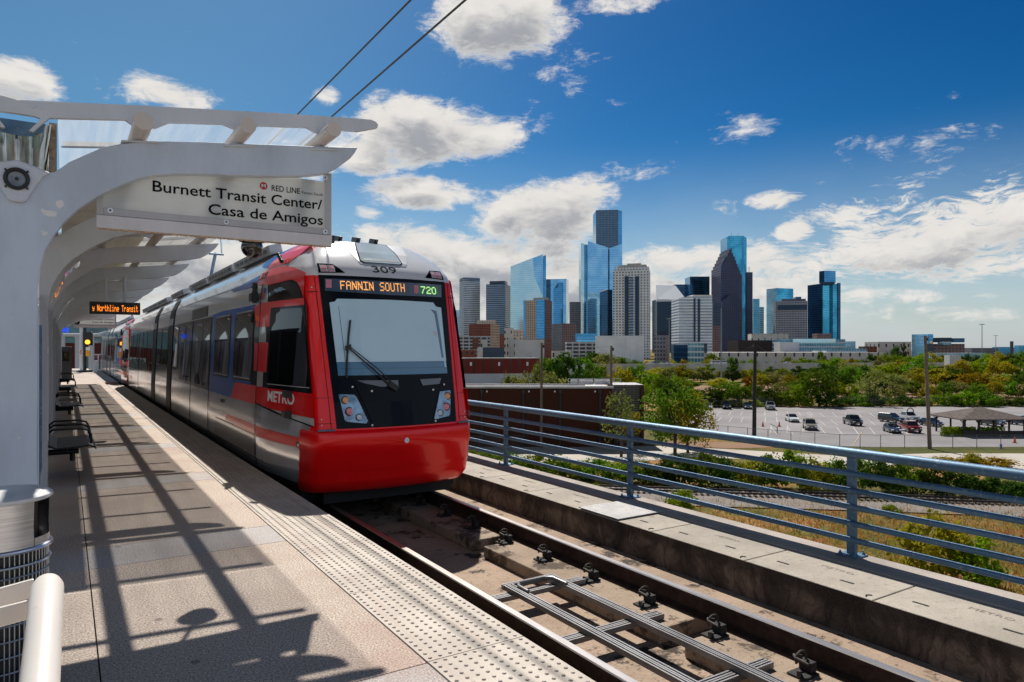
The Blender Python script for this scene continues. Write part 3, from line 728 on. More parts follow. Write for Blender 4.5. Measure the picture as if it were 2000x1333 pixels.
def name_sign(Y, label, full=True, dx=0.0, dz=0.0):
    s = thing("station_sign", label, "station sign", (1.1 + dx, Y, 2.6 + dz), "station name signs under the canopy")
    yf = Y + .115
    X = lambda x: x + dx
    Z = lambda z: z + dz
    m = MB(); m.box(X(.235), X(2.035), yf, yf + .035, Z(2.72), Z(3.19 if full else 3.26)); m.build("panel", M_PANEL, s)
    m = MB()
    m.box(X(.202), X(.245), yf - .006, yf + .045, Z(2.708), Z(2.95)); m.box(X(1.985), X(2.045), yf - .006, yf + .045, Z(2.708), Z(3.275)); m.box(X(.246), X(1.984), yf - .004, yf + .042, Z(2.709), Z(2.765))
    m.build("frame", M_FRAME, s, bevel=.004)
    m = MB(); m.box(X(.200), X(2.048), yf - .012, yf + .052, Z(2.606), Z(2.706)); m.build("base_rail", M_FRAMEL, s, bevel=.004)
    m = MB()
    x = .215
    while x < 2.02:
        m.box(X(x), X(x + .062), yf + .0, yf + .04, Z(2.598), Z(2.6055)); x += .072
    m.build("drain_slots", M_SLOT, s)
    fn = lambda a, b_: Vector((a + dx, yf - .0075, b_ + dz))
    lines = [("Burnett Transit Center/", .088, 1.958, 2.931, 'R', .013, 1.372), ("Casa de Amigos", .088, 1.965, 2.792, 'R', .013, .965), ("RED LINE", .05, 1.512, 3.050, 'L', .012, .246), ("Fannin South", .024, 1.776, 3.056, 'L', .0, .19)] if full else \
            [("Burnett Transit Center/", .088, 1.95, 2.98, 'R', .013, 1.372), ("Casa de Amigos", .088, 1.955, 2.84, 'R', .013, .965)]
    for (tx, cap_, x_, z_, al, bo, wd) in lines:
        m = MB(); put_text(m, tx, fn, cap_, x_, z_, al, bo, width=wd); m.build("lettering", M_TEXT, s, fix=False)
    if full:
        m = MB(); m.disc((1.445, yf - .0065, 3.083), (0, -1, 0), .033, 32); m.build("emblem", M_REDM, s)
        m = MB(); put_text(m, "M", lambda a, b_: Vector((a, yf - .0085, b_)), .030, 1.445, 3.068, 'C', .02, width=.034); m.build("emblem_letter", M_BOLT, s, fix=False)
    else:
        m = MB(); m.disc((.36 + dx, yf - .012, 2.86 + dz), (0, -1, 0), .12, 28); m.build("question_disc", M_TEXT, s)
        m = MB(); put_text(m, "?", lambda a, b_: Vector((a + dx, yf - .014, b_ + dz)), .15, .36, 2.79, 'C', .012); m.build("question_mark", M_BOLT, s, fix=False)
    for (x, z) in ((.292, 2.746), (1.139, 2.739), (1.985, 2.734), (1.985, 3.225)):
        m = MB(); m.cyl((X(x), yf - .006, Z(z)), (X(x), yf - .016, Z(z)), .021, 16); bw_ = m.build("bolt_washer", M_BOLT, s, smooth=True)
        m = MB(); m.cyl((X(x), yf - .0165, Z(z)), (X(x), yf - .018, Z(z)), .008, 10); m.build("bolt_head", M_BLACK, bw_)
    if full:
        m = MB(); m.box(2.05, 2.075, yf + .0, yf + .03, 2.64, 2.71); m.build("side_bracket", M_BLACK, s)
    return s
name_sign(RY[0], "large near station sign reading Burnett Transit Center/ Casa de Amigos with a red M emblem")
name_sign(RY[10], "distant station sign with a round question mark disc at the canopy's far end", False, .12, .13)

# camera dome hanging behind the sign
cd = thing("camera_dome", "glossy black security camera dome hanging behind the near station sign", "camera dome", (1.44, 6.66, 2.6))
m = MB(); m.lathe([(0, .098), (.045, .096), (.11, .082), (.12, .074), (.116, .068), (.09, .062)], 28, (1.44, 6.66, 2.585)); m.build("cap", M_BLACK, cd, smooth=True)
M_GLOSSB = pbr("black_glass_dome", (.008, .008, .012), .04, coat=1.0, var=0)
m = MB(); m.sphere((1.44, 6.66, 2.60), .096, 28, 14, z0=-1, z1=.72); m.build("dome", M_GLOSSB, cd, smooth=True)
m = MB(); m.cyl((1.44, 6.66, 2.68), (1.44, 6.66, 3.46), .016, 12); m.build("drop_pipe", M_BLACK, cd)
# second small dome in the distance
# LED sign
M_LED = pbr("amber_led", (.3, .08, .01), .5, emit=(1.0, .25, .02), estr=1.6)
ls = thing("led_sign", "black LED sign with orange dot letters reading y Northline Transit under the canopy", "led sign", (.85, 16.4, 2.5))
LY0 = 16.25
m = MB(); m.box(.403, 1.30, LY0, LY0 + .16, 2.375, 2.622); m.build("housing", M_BLACK, ls, bevel=.006)
m = MB(); put_dots(m, "y Northline Transit", lambda a, b_: Vector((a, LY0 - .003, b_)), .45, 2.43, .00715, .0185, .9); m.build("led_text", M_LED, ls, fix=False)
for (x, z) in ((1.02, 3.15), (.68, 3.08)): m = MB(); m.cyl((x, LY0 + .08, 2.622), (x, LY0 + .08, z), .03, 10); m.build("hanger", M_WHITE, ls)
# screens fixed inside the arches
M_SCREEN = pbr("dark_screen", (.02, .01, .01), .08, coat=1.0, var=0)
for k, lab in ((1, "tilted black display panel with orange marks on the curve of the second canopy rib"), (3, "small dark display panel on the curve of the fourth canopy rib")):
    t_ = thing("display_panel", lab, "display panel", (-.05, RY[k], 2.6))
    Yk = RY[k]
    m = MB(); vs = []
    for (x, z) in ((-.150, 2.24), (-.02, 2.56), (.06, 2.655), (.135, 2.725)):
        vs += [(x + .012, Yk + .13, z - .012), (x + .012, Yk + .75, z - .012)]
    m.add(vs, [(0, 1, 3, 2), (2, 3, 5, 4), (4, 5, 7, 6)]); m.build("panel_face", M_SCREEN, t_)
    m = MB()
    for (f0, f1, g0, g1) in ((.2, .75, .15, .2), (.2, .25, .2, .6), (.7, .75, .2, .6), (.35, .6, .55, .6), (.3, .4, .75, .9)):
        a_ = lambda f, g: Vector((-.138 + .13*f*1.0 + .012, Yk + .13 + .6*g, 2.24 + .32*f - .014))
        m.add([a_(f0, g0), a_(f1, g0), a_(f1, g1), a_(f0, g1)], [(0, 1, 2, 3)])
    m.build("lit_marks", M_LED if k == 1 else M_GLOSSB, t_)

# litter bin and end rail in the foreground
bc = at(4, 1010, 3.45); bx, by = bc.x, bc.y
bn_ = thing("litter_bin", "white round litter bin with domed lid over a wire cage, partly cut by the frame", "litter bin", (bx, by, 0))
M_BINL = painted("worn_bin_paint", (.66, .66, .66), .72, .35)
M_BINM = pbr("brushed_bin_collar", (.60, .62, .66), .28, metal=.9, var=.15, vscale=4, stretch=(1, 1, 25))
M_WIRE = pbr("grey_wire", (.38, .42, .46), .35, metal=.8)
M_BAG = pbr("dark_liner", (.010, .010, .012), .5)
m = MB(); m.lathe([(0, .975), (.12, .973), (.19, .962), (.212, .945), (.214, .932), (.205, .925)], 40, (bx, by, 0)); m.build("lid", M_BINL, bn_, smooth=True)
# hood with an opening towards the platform
oa = R_(-22); m = MB()
m.lathe([(.196, .926), (.192, .80), (.197, .70)], 34, (bx, by, 0), 0, oa + R_(24), oa + R_(336))
m.lathe([(.197, .745), (.199, .70)], 8, (bx, by, 0), 0, oa + R_(-24), oa + R_(24))
m.build("hood", M_BINM, bn_, smooth=True)
m = MB(); m.lathe([(.15, .93), (.15, .70)], 30, (bx, by, 0)); m.lathe([(.0, .72), (.15, .72)], 30, (bx, by, 0)); m.lathe([(.178, .68), (.176, .03), (0, .03)], 30, (bx, by, 0)); m.build("liner", M_BAG, bn_)
m = MB()
for (zz, rr, tt) in ((.695, .203, .011), (.625, .200, .006)):
    m.tube([(bx + rr*math.cos(a*math.pi/24), by + rr*math.sin(a*math.pi/24), zz) for a in range(49)], tt, 8)
m.build("collar_ring", M_BINM, bn_, smooth=True)
m = MB()
for a in range(60):
    t0 = 2*math.pi*a/60; m.cyl((bx + .192*math.cos(t0), by + .192*math.sin(t0), .02), (bx + .192*math.cos(t0), by + .192*math.sin(t0), .69), .0032, 5, cap=False)
for zz in [.05 + .075*i for i in range(8)]:
    m.tube([(bx + .196*math.cos(a*math.pi/20), by + .196*math.sin(a*math.pi/20), zz) for a in range(41)], .0042, 6, cap=False)
m.build("wire_cage", M_WIRE, bn_, smooth=True)
# white pipe rail end nearest the viewer
hr = thing("guard_rail", "thick cream pipe guard rail end with flat bars in the near left corner", "guard rail", (-.62, 1.3, 0))
p0 = at(92, 1150, 1.62); p1 = at(66, 1480, 1.16)
M_HR = painted("cream_guard_rail", (.70, .65, .60), .95, .33)
m = MB(); dirv = (p1 - p0).normalized()
pts = [p0 - dirv*.034, p0 - dirv*.030, p0 - dirv*.020, p0] + [p0 + (p1-p0)*t for t in (.33, .66, 1)] + [p1 + dirv*.4]
m.tube(pts, [.006, .018, .028, .0335, .0335, .0335, .0335, .0335], 24); m.build("pipe", M_HR, hr, smooth=True)
for (ya, yb_, dd) in ((1172, 1148, 1.68), (1208, 1188, 1.60)):
    a, b_ = at(66, yb_, dd), at(-160, ya + 40, dd*.92)
    m = MB(); c = (a + b_)/2; L = (a-b_)/2; m.obox(c, L, Vector((0, 0, .022)), L.cross(Vector((0, 0, 1))).normalized()*.006); m.build("flat_bar", M_HR, hr, bevel=.003)
q = at(-150, 1230, 1.5)
m = MB(); m.cyl((q.x, q.y, 0), (q.x, q.y, 1.2), .03, 16); m.build("post", M_HR, hr, smooth=True)

# benches
M_SEAT = pbr("black_perforated_seat", (.022, .024, .028), .38, metal=.4, var=.2, vscale=40, bump=.6, bscale=180)
M_ARM = pbr("black_tube", (.015, .016, .018), .28, metal=.5)
def bench():
    r = thing("bench", None, "bench", (0, 0, 0))
    pr = [(.02, .86), (.0, .80), (.035, .60), (.08, .48), (.16, .435), (.36, .445), (.50, .455), (.56, .44), (.585, .41)]
    for nm, part in (("backrest", pr[:5]), ("seat", pr[4:])):
        m = MB(); vs = []
        for (x, z) in part:
            for y in (-.62, .62): vs += [(x, y, z), (x, y, z - .022)]
        n = len(part); fs = []
        for i in range(n-1):
            a = i*4; b_ = a+4; fs += [(a, a+2, b_+2, b_), (a+1, b_+1, b_+3, a+3), (a, b_, b_+1, a+1), (a+2, a+3, b_+3, b_+2)]
        fs += [(0, 1, 3, 2), ((n-1)*4, (n-1)*4+2, (n-1)*4+3, (n-1)*4+1)]
        m.add(vs, fs); m.build(nm, M_SEAT, r, smooth=True)
    for y in (-.60, 0, .60):
        m = MB(); m.tube([(.05, y, .50), (.07, y, .62), (.12, y, .665), (.42, y, .665), (.50, y, .64), (.53, y, .58), (.53, y, .47)], .014, 10); m.build("armrest", M_ARM, r, smooth=True)
    for y in (-.40, .40):
        m = MB(); m.cyl((-.03, y, .36), (.40, y, .36), .035, 14); m.cyl((.27, y, .36), (.27, y, .43), .03, 12)
        if y < 0: m.cyl((.33, y, .24), (.33, y, .36), .03, 12)
        m.build("leg", M_ARM, r, smooth=True)
    return r
b0 = bench()
blabs = ["nearest black perforated bench with armrests in deep shade beside the columns", "second black bench along the columns, farther down the platform than the nearest", "third black bench along the columns, between the second and the farthest", "farthest black bench along the columns near the dark kiosk"]
for i, y in enumerate((10.95, 18.4, 27.2, 34.0)):
    b_ = b0 if i == 0 else copy_tree(b0)
    b_.location = (-.255, y, 0); tag(b_, blabs[i], "bench", "benches along the columns")
# ------------------------------------------------------------------ the tram
XC = 3.655
def tab(t, v):
    if v <= t[0][0]: return t[0][1]
    for (a, b_), (c, d) in zip(t, t[1:]):
        if v <= c: return b_ + (d-b_)*(v-a)/(c-a)
    return t[-1][1]
NOSE = [(-.14,8.56),(-.06,8.42),(.1,8.34),(.3,8.31),(.6,8.28),(.66,8.30),(1.0,8.37),(1.3,8.45),(2.3,8.70),(2.62,8.78),(2.72,8.83),(2.85,8.97),(3.0,9.18),(3.17,9.46),(3.25,9.85),(3.31,10.5)]
TUM = [(-.2,.12),(-.05,.03),(.1,0),(.6,0),(1.0,.02),(2.35,.085),(2.6,.11),(2.72,.14),(2.82,.19),(2.92,.235),(2.97,.27),(3.05,.34),(3.17,.50),(3.25,.66),(3.31,.85)]
def front_y(u, z): return tab(NOSE, z) + .16*u*u
def half_w(y, z):
    ww = 1.325
    if y < 10.6: ww -= .215*((10.6-max(y, 8.2))/2.0)**1.5
    return ww - tab(TUM, z)
YM, YEND = 22.7, 37.12
def side_pt(y, z, off, sgn=-1):
    yy = y if y <= YM else 2*YM - y
    return Vector((XC + sgn*(half_w(yy, z) + off), y, z))
def front_pt(u, z, off): return Vector((XC + u, front_y(u, z) - off, z))
def rear_pt(u, z, off): return Vector((XC - u, 2*YM - front_y(u, z) + off, z))
def patch(mb, poly, mapf, mi=0, ca=(), cb=()):
    bm = bmesh.new(); bm.faces.new([bm.verts.new((a, b_, 0)) for a, b_ in poly])
    for c in ca:
        bmesh.ops.bisect_plane(bm, geom=bm.verts[:]+bm.edges[:]+bm.faces[:], plane_co=(c, 0, 0), plane_no=(1, 0, 0))
    for c in cb:
        bmesh.ops.bisect_plane(bm, geom=bm.verts[:]+bm.edges[:]+bm.faces[:], plane_co=(0, c, 0), plane_no=(0, 1, 0))
    bmesh.ops.triangulate(bm, faces=[f for f in bm.faces if len(f.verts) > 4])
    bm.verts.index_update()
    mb.add([mapf(v.co.x, v.co.y) for v in bm.verts], [tuple(v.index for v in f.verts) for f in bm.faces], mi); bm.free()
SA = [8.5+.15*i for i in range(15)] + [2*YM-(8.5+.15*i) for i in range(15)]
SB = [z for z, _ in TUM]
FA = [-1.05+.15*i for i in range(15)]; FB = [z for z, _ in NOSE]
def sidep(mb, poly, off, mi=0, sgn=-1): patch(mb, poly, lambda a, b_: side_pt(a, b_, off, sgn), mi, SA, SB)
def frontp(mb, poly, off, mi=0, rear=False): patch(mb, poly, (lambda a, b_: rear_pt(a, b_, off)) if rear else (lambda a, b_: front_pt(a, b_, off)), mi, FA, FB)
def rrect(a0, a1, b0, b1, r=.06, n=4):
    pts = []
    for (cx_, cy_, t0) in ((a1-r, b1-r, 0), (a0+r, b1-r, 90), (a0+r, b0+r, 180), (a1-r, b0+r, 270)):
        for i in range(n+1):
            t = R_(t0 + 90*i/n); pts.append((cx_+r*math.cos(t), cy_+r*math.sin(t)))
    return pts
# materials
def chrome():
    m, t, b, out = new_mat("polished_silver_bodywork")
    P = t.node('ShaderNodeTexCoord').outputs['Object']
    a = t.noise(P, 1.2, 3, .5); f = t.noise(P, 40, 4, .6)
    t.put(b.inputs['Base Color'], t.mix(t.smooth(f, .4, .7), (.80, .82, .86), (.72, .74, .78)))
    b.inputs['Metallic'].default_value = .66; t.put(b.inputs['Roughness'], t.math('MULTIPLY_ADD', a, .10, .07))
    bn = t.node('ShaderNodeBump'); bn.inputs['Strength'].default_value = .12; bn.inputs['Distance'].default_value = .02
    t.put(bn.inputs['Height'], t.noise(t.mapping(P, (1, 1.3, 1)), 2.4, 2, .5)); t.l.new(bn.outputs[0], b.inputs['Normal'])
    return m
M_CHROME = chrome()
def gloss_paint(name, col, rough=.22, coat=1.0, dirt=.12, spec=.5, metal=0.0):
    m, t, b, out = new_mat(name)
    P = t.node('ShaderNodeTexCoord').outputs['Object']
    a = t.noise(P, 2.0, 6, .65); f = t.noise(t.mapping(P, (1, 1, .35)), 9, 5, .7)
    c = t.mix(t.math('MULTIPLY', t.smooth(a, .4, .75), dirt*2), col, tuple(x*.6 for x in col))
    c = t.mix(t.math('MULTIPLY', t.smooth(f, .58, .75), dirt), c, tuple(x*.4+.02 for x in col))
    t.put(b.inputs['Base Color'], c); b.inputs['Roughness'].default_value = rough; b.inputs['Coat Weight'].default_value = coat; b.inputs['Coat Roughness'].default_value = .05
    b.inputs['Specular IOR Level'].default_value = spec; b.inputs['Metallic'].default_value = metal
    bn = t.node('ShaderNodeBump'); bn.inputs['Strength'].default_value = .05; bn.inputs['Distance'].default_value = .02
    t.put(bn.inputs['Height'], t.noise(P, 3.5, 2, .5)); t.l.new(bn.outputs[0], b.inputs['Normal'])
    return m
M_TRED = gloss_paint("tram_red_paint", (.97, .003, .006), .32, .5, dirt=.03, spec=.3, metal=.12)
M_TWHITE = gloss_paint("tram_white_paint", (.74, .75, .78), .18)
M_TBLUE = gloss_paint("tram_blue_paint", (.006, .11, .46), .25, .05, spec=.15)
M_TBLACK = gloss_paint("tram_black_gloss", (.003, .004, .007), .14, 0.0, .05, spec=.14)
M_TSTRIPE = gloss_paint("tram_silver_white_stripe", (.60, .60, .60), .2)
M_TLILAC = gloss_paint("tram_lilac_stripe", (.20, .20, .34), .2)
M_TGLASS = pbr("tinted_window_glass", (.004, .005, .006), .02, var=0, spec=.45)
M_RUBBER = pbr("window_rubber", (.012, .012, .012), .5)
M_SKIRT = gloss_paint("tram_grey_hatch", (.09, .095, .10), .2)
M_UNDER = pbr("underframe_black", (.010, .010, .010), .8)
M_BLIND = gloss_paint("sun_blind_behind_glass", (.58, .80, .92), .35, .8, .05)
M_WSLOW = gloss_paint("windscreen_glass_lower", (.06, .20, .34), .1, .8, .05)
M_WSRIM = gloss_paint("windscreen_rim", (.05, .15, .24), .15, 1.0, .05)
M_DISP = pbr("display_glass", (.035, .06, .10), .08, coat=1.0, var=.2)
M_DAMB = pbr("display_amber_dots", (.7, .35, .15), .5, emit=(1.0, .42, .10), estr=.75)
M_DPINK = pbr("display_pink_block", (.62, .22, .28), .35, var=.1)
M_DGRN = pbr("display_green_block", (.05, .28, .14), .3, var=.3, vscale=14)
M_DGRNT = pbr("display_green_dots", (.5, .8, .3), .5, emit=(.60, .95, .35), estr=.7)
M_HLIN = pbr("headlight_housing", (.20, .32, .42), .12, metal=.4, coat=1.0, var=.4, vscale=9)
M_LAMB = pbr("amber_lens", (.80, .30, .06), .25, coat=1.0, var=.3, vscale=60)
M_LRED = pbr("red_lens", (.75, .16, .18), .25, coat=1.0, var=.35, vscale=60)
M_LCLR = pbr("clear_lens", (.55, .62, .68), .12, coat=1.0, var=.35, vscale=50)
M_LETW = pbr("white_letter_vinyl", (.92, .92, .92), .6, spec=.2, var=.02)
M_HGL = pbr("hatch_glass_pale", (.48, .58, .64), .08, coat=.6, var=.1, vscale=3)
M_VENT = pbr("roof_vent_dark", (.10, .14, .19), .5, var=.5, vscale=6)
M_ROOFG = pbr("roof_fairing_grey", (.42, .45, .50), .4, var=.15)

def tram():
    T = thing("tram", None, "tram", (XC, YM, ZR))
    # ---- shell
    zs = [-.14, -.10, -.05, .0, .1, .3, .5, .6, .66, .8, 1.0, 1.3, 1.6, 2.0, 2.3, 2.5, 2.62, 2.68, 2.72, 2.78, 2.85, 2.92, 3.0, 3.08, 3.17, 3.21, 3.25, 3.31]
    def ring(z):
        r = .11 if z < 2.7 else .11 + (z-2.7)*.45
        uc = 1.0
        for _ in range(30): uc = half_w(front_y(uc, z), z)
        yc = front_y(uc, z); ys = yc + r*1.1; uf = uc - r
        pts = [(half_w(y, z), y) for y in (YM, 18, 14.5, 12, 10.9)] + [(half_w(10.6+(ys-10.6)*i/8, z), 10.6+(ys-10.6)*i/8) for i in range(9)]
        p0, p1, p2 = Vector((half_w(ys, z), ys)), Vector((uc, yc)), Vector((uf, front_y(uf, z)))
        for i in range(1, 6):
            t_ = i/6; q = p0*(1-t_)**2 + p1*2*t_*(1-t_) + p2*t_*t_; pts.append((q.x, q.y))
        pts += [(uf*(1-i/8), front_y(uf*(1-i/8), z)) for i in range(9)]
        return pts
    m = MB(); rings = [ring(z) for z in zs]; nc = len(rings[0])
    for sx in (-1, 1):
        for sy in (0, 1):
            vs = [(XC + sx*u, y if sy == 0 else 2*YM - y, z) for z, rg in zip(zs, rings) for (u, y) in rg]
            o = len(m.v); m.v += vs
            for i in range(len(zs)-1):
                zc = (zs[i]+zs[i+1])/2
                for j in range(nc-1):
                    f = (o+i*nc+j, o+i*nc+j+1, o+(i+1)*nc+j+1, o+(i+1)*nc+j)
                    nose = j >= 13
                    mi = 2 if (zc > 2.72 or (nose and zc > 2.64)) else (1 if nose and zc > .0 else 0)
                    if zc < -.05: mi = 3
                    m.f.append(f); m.m.append(mi)
    # roof and floor caps as strips between left and right edge
    for zi, mi in ((len(zs)-1, 2), (0, 3)):
        rg = rings[zi]; z = zs[zi]
        for sy in (0, 1):
            o = len(m.v)
            for (u, y) in rg:
                yy = y if sy == 0 else 2*YM-y; m.v += [(XC-u, yy, z), (XC+u, yy, z)]
            for j in range(nc-1): m.f.append((o+2*j, o+2*j+1, o+2*j+3, o+2*j+2)); m.m.append(mi)
    body = m.build("body", [M_CHROME, M_TRED, M_TWHITE, M_UNDER], T, smooth=True, fix=False, angle=28)
    bm = bmesh.new(); bm.from_mesh(body.data); bmesh.ops.remove_doubles(bm, verts=bm.verts, dist=.0015); bmesh.ops.recalc_face_normals(bm, faces=bm.faces); bm.to_mesh(body.data); bm.free()
    body.data.set_sharp_from_angle(angle=R_(28))
    # ---- livery on both sides, front end
    for sgn in (-1, 1):
        m = MB()
        P_ = lambda poly, off, mi: sidep(m, poly, off, mi, sgn)
        P_([(10.6, .872), (34.9, .872), (34.9, 2.30), (10.6, 2.30)], .003, 0)               # black window band
        P_([(8.62, .87), (10.598, .87), (10.598, 2.62), (9.1, 2.62), (8.86, 2.2)], .003, 0)   # cab black
        P_([(10.96, 1.13), (14.5, 1.13), (14.5, 2.33), (13.6, 2.36), (10.96, 2.34)], .005, 1)  # blue round the windows
        P_([(14.538, 1.137), (12.122, 1.127), (12.411, .852), (14.496, .864)], .005, 1)
        P_([(12.122, 1.127), (10.612, 1.129), (10.598, .857), (12.411, .852)], .006, 2)
        P_([(10.95, 2.62), (10.95, 2.815), (10.5, 2.841), (9.957, 2.84), (9.405, 2.76), (9.0, 2.66), (8.96, 2.40), (8.95, 2.319), (9.09, 2.467), (9.204, 2.546), (9.39, 2.596), (10.269, 2.583), (10.6, 2.62)], .006, 2)
        P_([(10.208, 2.337), (8.944, 2.325), (8.925, 2.235), (10.079, 2.248)], .006, 2)
        P_([(11.003, 2.311), (10.594, 2.342), (10.208, 2.337), (10.079, 2.248), (10.072, 1.983), (10.594, 1.99), (10.784, 1.996)], .0062, 2)
        P_([(10.642, 2.611), (10.309, 2.597), (10.226, 2.339), (10.594, 2.342)], .0064, 3)
        P_([(10.588, 1.991), (10.239, 1.982), (10.223, 1.768), (10.594, 1.766)], .006, 3)
        P_([(10.618, 1.343), (10.278, 1.341), (10.28, 1.133), (10.595, 1.125)], .006, 3)
        P_([(10.857, 1.762), (10.087, 1.762), (10.106, 1.342), (10.816, 1.344)], .006, 2)
        P_([(10.59, 1.128), (8.57, 1.115), (8.52, .818), (9.074, .823), (9.423, .834), (9.874, .844), (10.567, .88)], .006, 2)
        P_([(9.874, .843), (9.423, .833), (9.074, .822), (8.50, .814), (8.49, .722), (8.836, .748), (9.416, .79)], .006, 3)
        P_([(10.567, .89), (9.997, .845), (9.416, .795), (8.835, .750), (8.49, .722), (8.49, .706), (8.835, .733), (9.416, .775), (9.997, .825), (10.567, .868)], .008, 0)
        P_([(10.57, .554), (8.54, .544), (8.54, .417), (10.57, .402)], .004, 2)
        P_([(12.656, .558), (10.612, .560), (10.612, .406), (12.85, .441)], .004, 2)
        P_([(14.956, .558), (12.656, .558), (12.85, .441), (14.374, .402)], .004, 4)
        P_([(10.575, -.03), (10.605, -.03), (10.605, 2.62), (10.575, 2.62)], .009, 0)           # cab seam
        P_([(10.9, 2.712), (34.5, 2.712), (34.5, 2.73), (10.9, 2.73)], .004, 0)
        for y in (14.43, 15.24, 18.09, 18.85): P_([(y-.008, .0), (y+.008, .0), (y+.008, .87), (y-.008, .87)], .003, 0)
        for y in (12.6, 14.0, 16.0, 19.5): P_([(y-.006, 2.74), (y+.006, 2.74), (y+.006, 3.0), (y-.006, 3.0)], .003, 0)
        # rear end repeats the colours
        Q = lambda y: 2*YM - y
        P_([(Q(8.62), .87), (Q(10.5), .87), (Q(10.5), 2.6), (Q(9.1), 2.6)], .003, 0)
        P_([(Q(8.6), .82), (Q(10.6), .86), (Q(10.6), 1.125), (Q(8.6), 1.115)], .006, 2)
        P_([(Q(9.95), 2.6), (Q(9.0), 2.58), (Q(8.9), 1.1), (Q(9.4), 1.1)], .006, 3)
        P_([(Q(8.54), .544), (Q(12.5), .55), (Q(12.5), .40), (Q(8.54), .417)], .004, 2)
        m.build("side_livery", [M_TBLACK, M_TBLUE, M_TRED, M_TSTRIPE, M_TLILAC], T, fix=False)
        # roof-side colours
        m = MB()
        P_([(10.75, 2.86), (9.75, 2.86), (9.45, 2.96), (9.38, 3.06), (9.5, 3.16), (10.3, 3.19), (10.45, 3.1)], .006, 0)
        P_([(11.3, 2.96), (10.75, 2.88), (10.46, 3.1), (10.32, 3.19), (11.0, 3.2)], .005, 1)
        P_([(12.8, 2.66), (10.97, 2.62), (10.97, 2.80), (13.0, 2.70)], .006, 1)
        if sgn == -1: m.build("roof_livery", [M_TRED, M_TBLUE], T, fix=False)
        # quarter window and driver's side window
        m = MB(); P_([(10.23, 2.56), (9.39, 2.575), (9.22, 2.53), (9.11, 2.45), (8.99, 2.335), (10.18, 2.352)], .008, 0); m.build("quarter_window", M_TGLASS, T, fix=False)
        m = MB(); P_([(10.078, 2.243), (9.118, 2.219), (8.93, 2.225), (8.82, 1.942), (8.60, 1.12), (10.244, 1.135), (10.14, 1.345), (10.103, 1.973)], .007, 1)
        P_([(10.04, 2.215), (9.0, 2.20), (8.87, 1.93), (8.68, 1.20), (10.09, 1.195), (10.06, 1.6)], .009, 0)
        P_([(10.082, 1.187), (8.66, 1.190), (8.66, 1.180), (10.082, 1.176)], .0095, 2)
        m.build("cab_window", [M_TGLASS, M_TBLACK, M_TSTRIPE], T, fix=False)
        # passenger windows and doors
        wins = [(10.98, 12.32), (12.72, 14.12)] + [(Q(12.32), Q(10.98)), (Q(14.12), Q(12.72))] + [(21.35, 22.55), (22.85, 24.0)] + [(19.25, 20.15), (Q(20.15), Q(19.25))] + [(27.2, 28.3), (28.7, 29.5)]
        for (a, b_) in wins:
            m = MB(); P_(rrect(a-.05, b_+.05, 1.17, 2.275, .10), .007, 1); P_(rrect(a, b_, 1.22, 2.235, .08), .011, 0)
            P_([(a+.06, 1.205), (b_-.06, 1.205), (b_-.06, 1.225), (a+.06, 1.225)], .0125, 2)
            P_([(a+.05, 2.245), (b_-.05, 2.245), (b_-.05, 2.268), (a+.05, 2.268)], .0125, 2)
            m.build("window", [M_TGLASS, M_RUBBER, M_ROOFG], T, fix=False)
        for (a, b_) in ((14.65, 16.35), (17.0, 18.75), (25.3, 27.0), (30.2, 31.0)):
            md = (a+b_)/2
            m = MB()
            P_([(a-.06, .05), (b_+.06, .05), (b_+.06, 2.30), (a-.06, 2.30)], .006, 1)
            P_([(a-.06, .05), (b_+.06, .05), (b_+.06, .868), (a-.06, .868)], .0068, 2)
            d_ = m.build("door", [M_TGLASS, M_TBLACK, M_CHROME], T, fix=False)
            for (p, q) in ((a, md-.03), (md+.03, b_)):
                m = MB(); P_(rrect(p+.05, q-.05, .94, 2.22, .07), .012, 0); P_([(p+.02, .9), (p+.045, .9), (p+.045, 2.25), (p+.02, 2.25)], .014, 1); P_([(q-.045, .9), (q-.02, .9), (q-.02, 2.25), (q-.045, 2.25)], .014, 1)
                m.build("pane", [M_TGLASS, M_ROOFG], d_, fix=False)
        # articulation bellows
        for (a, b_) in ((20.32, 21.15), (Q(21.15), Q(20.32))):
            m = MB(); P_([(a, -.08), (b_, -.08), (b_, 3.0), (a, 3.0)], .016, 0)
            for z0 in (2.3,): P_([(a+.05, z0), (b_-.05, z0), (b_-.05, z0+.18), (a+.05, z0+.18)], .018, 1)
            m.build("bellows", [M_RUBBER, M_ROOFG], T, fix=False)
        # hatch over the leading bogie, marker lamp, mirror camera, cab cameras
        m = MB(); P_([(13.757, .404), (10.633, .401), (10.56, .10), (11.07, .10), (13.902, .06)], .008, 0); P_([(13.75, .404), (10.64, .404), (10.64, .425), (13.75, .425)], .009, 1)
        for y in (11.2, 12.0): 
            c = side_pt(y, .12, .010, sgn); m.disc(c, (sgn, 0, 0), .014, 10, 2)
        m.build("bogie_hatch", [M_SKIRT, M_TBLACK, M_BOLT], T, fix=False)
        m = MB(); P_([(8.98, .485), (8.78, .485), (8.78, .413), (8.98, .413)], .009, 0); P_([(8.94, .468), (8.83, .468), (8.83, .43), (8.94, .43)], .013, 1); m.build("marker_lamp", [M_BLACK, M_LCLR], T, fix=False)
        for (ya, yb_, za, zb) in ((9.40, 9.07, 1.035, 1.125), (9.395, 9.065, .775, .862)):
            m = MB(); c = side_pt((ya+yb_)/2, (za+zb)/2, .04, sgn); m.obox(c, (.045, 0, 0), (0, (ya-yb_)/2*.55, 0), (0, 0, (zb-za)/2)); m.build("cab_camera", M_BLACK, T, bevel=.006)
        m = MB(); c = side_pt(10.78, 2.50, .06, sgn)
        for k in range(3): m.sphere((c.x, c.y, c.z + .09 - .085*k), .045, 12, 8)
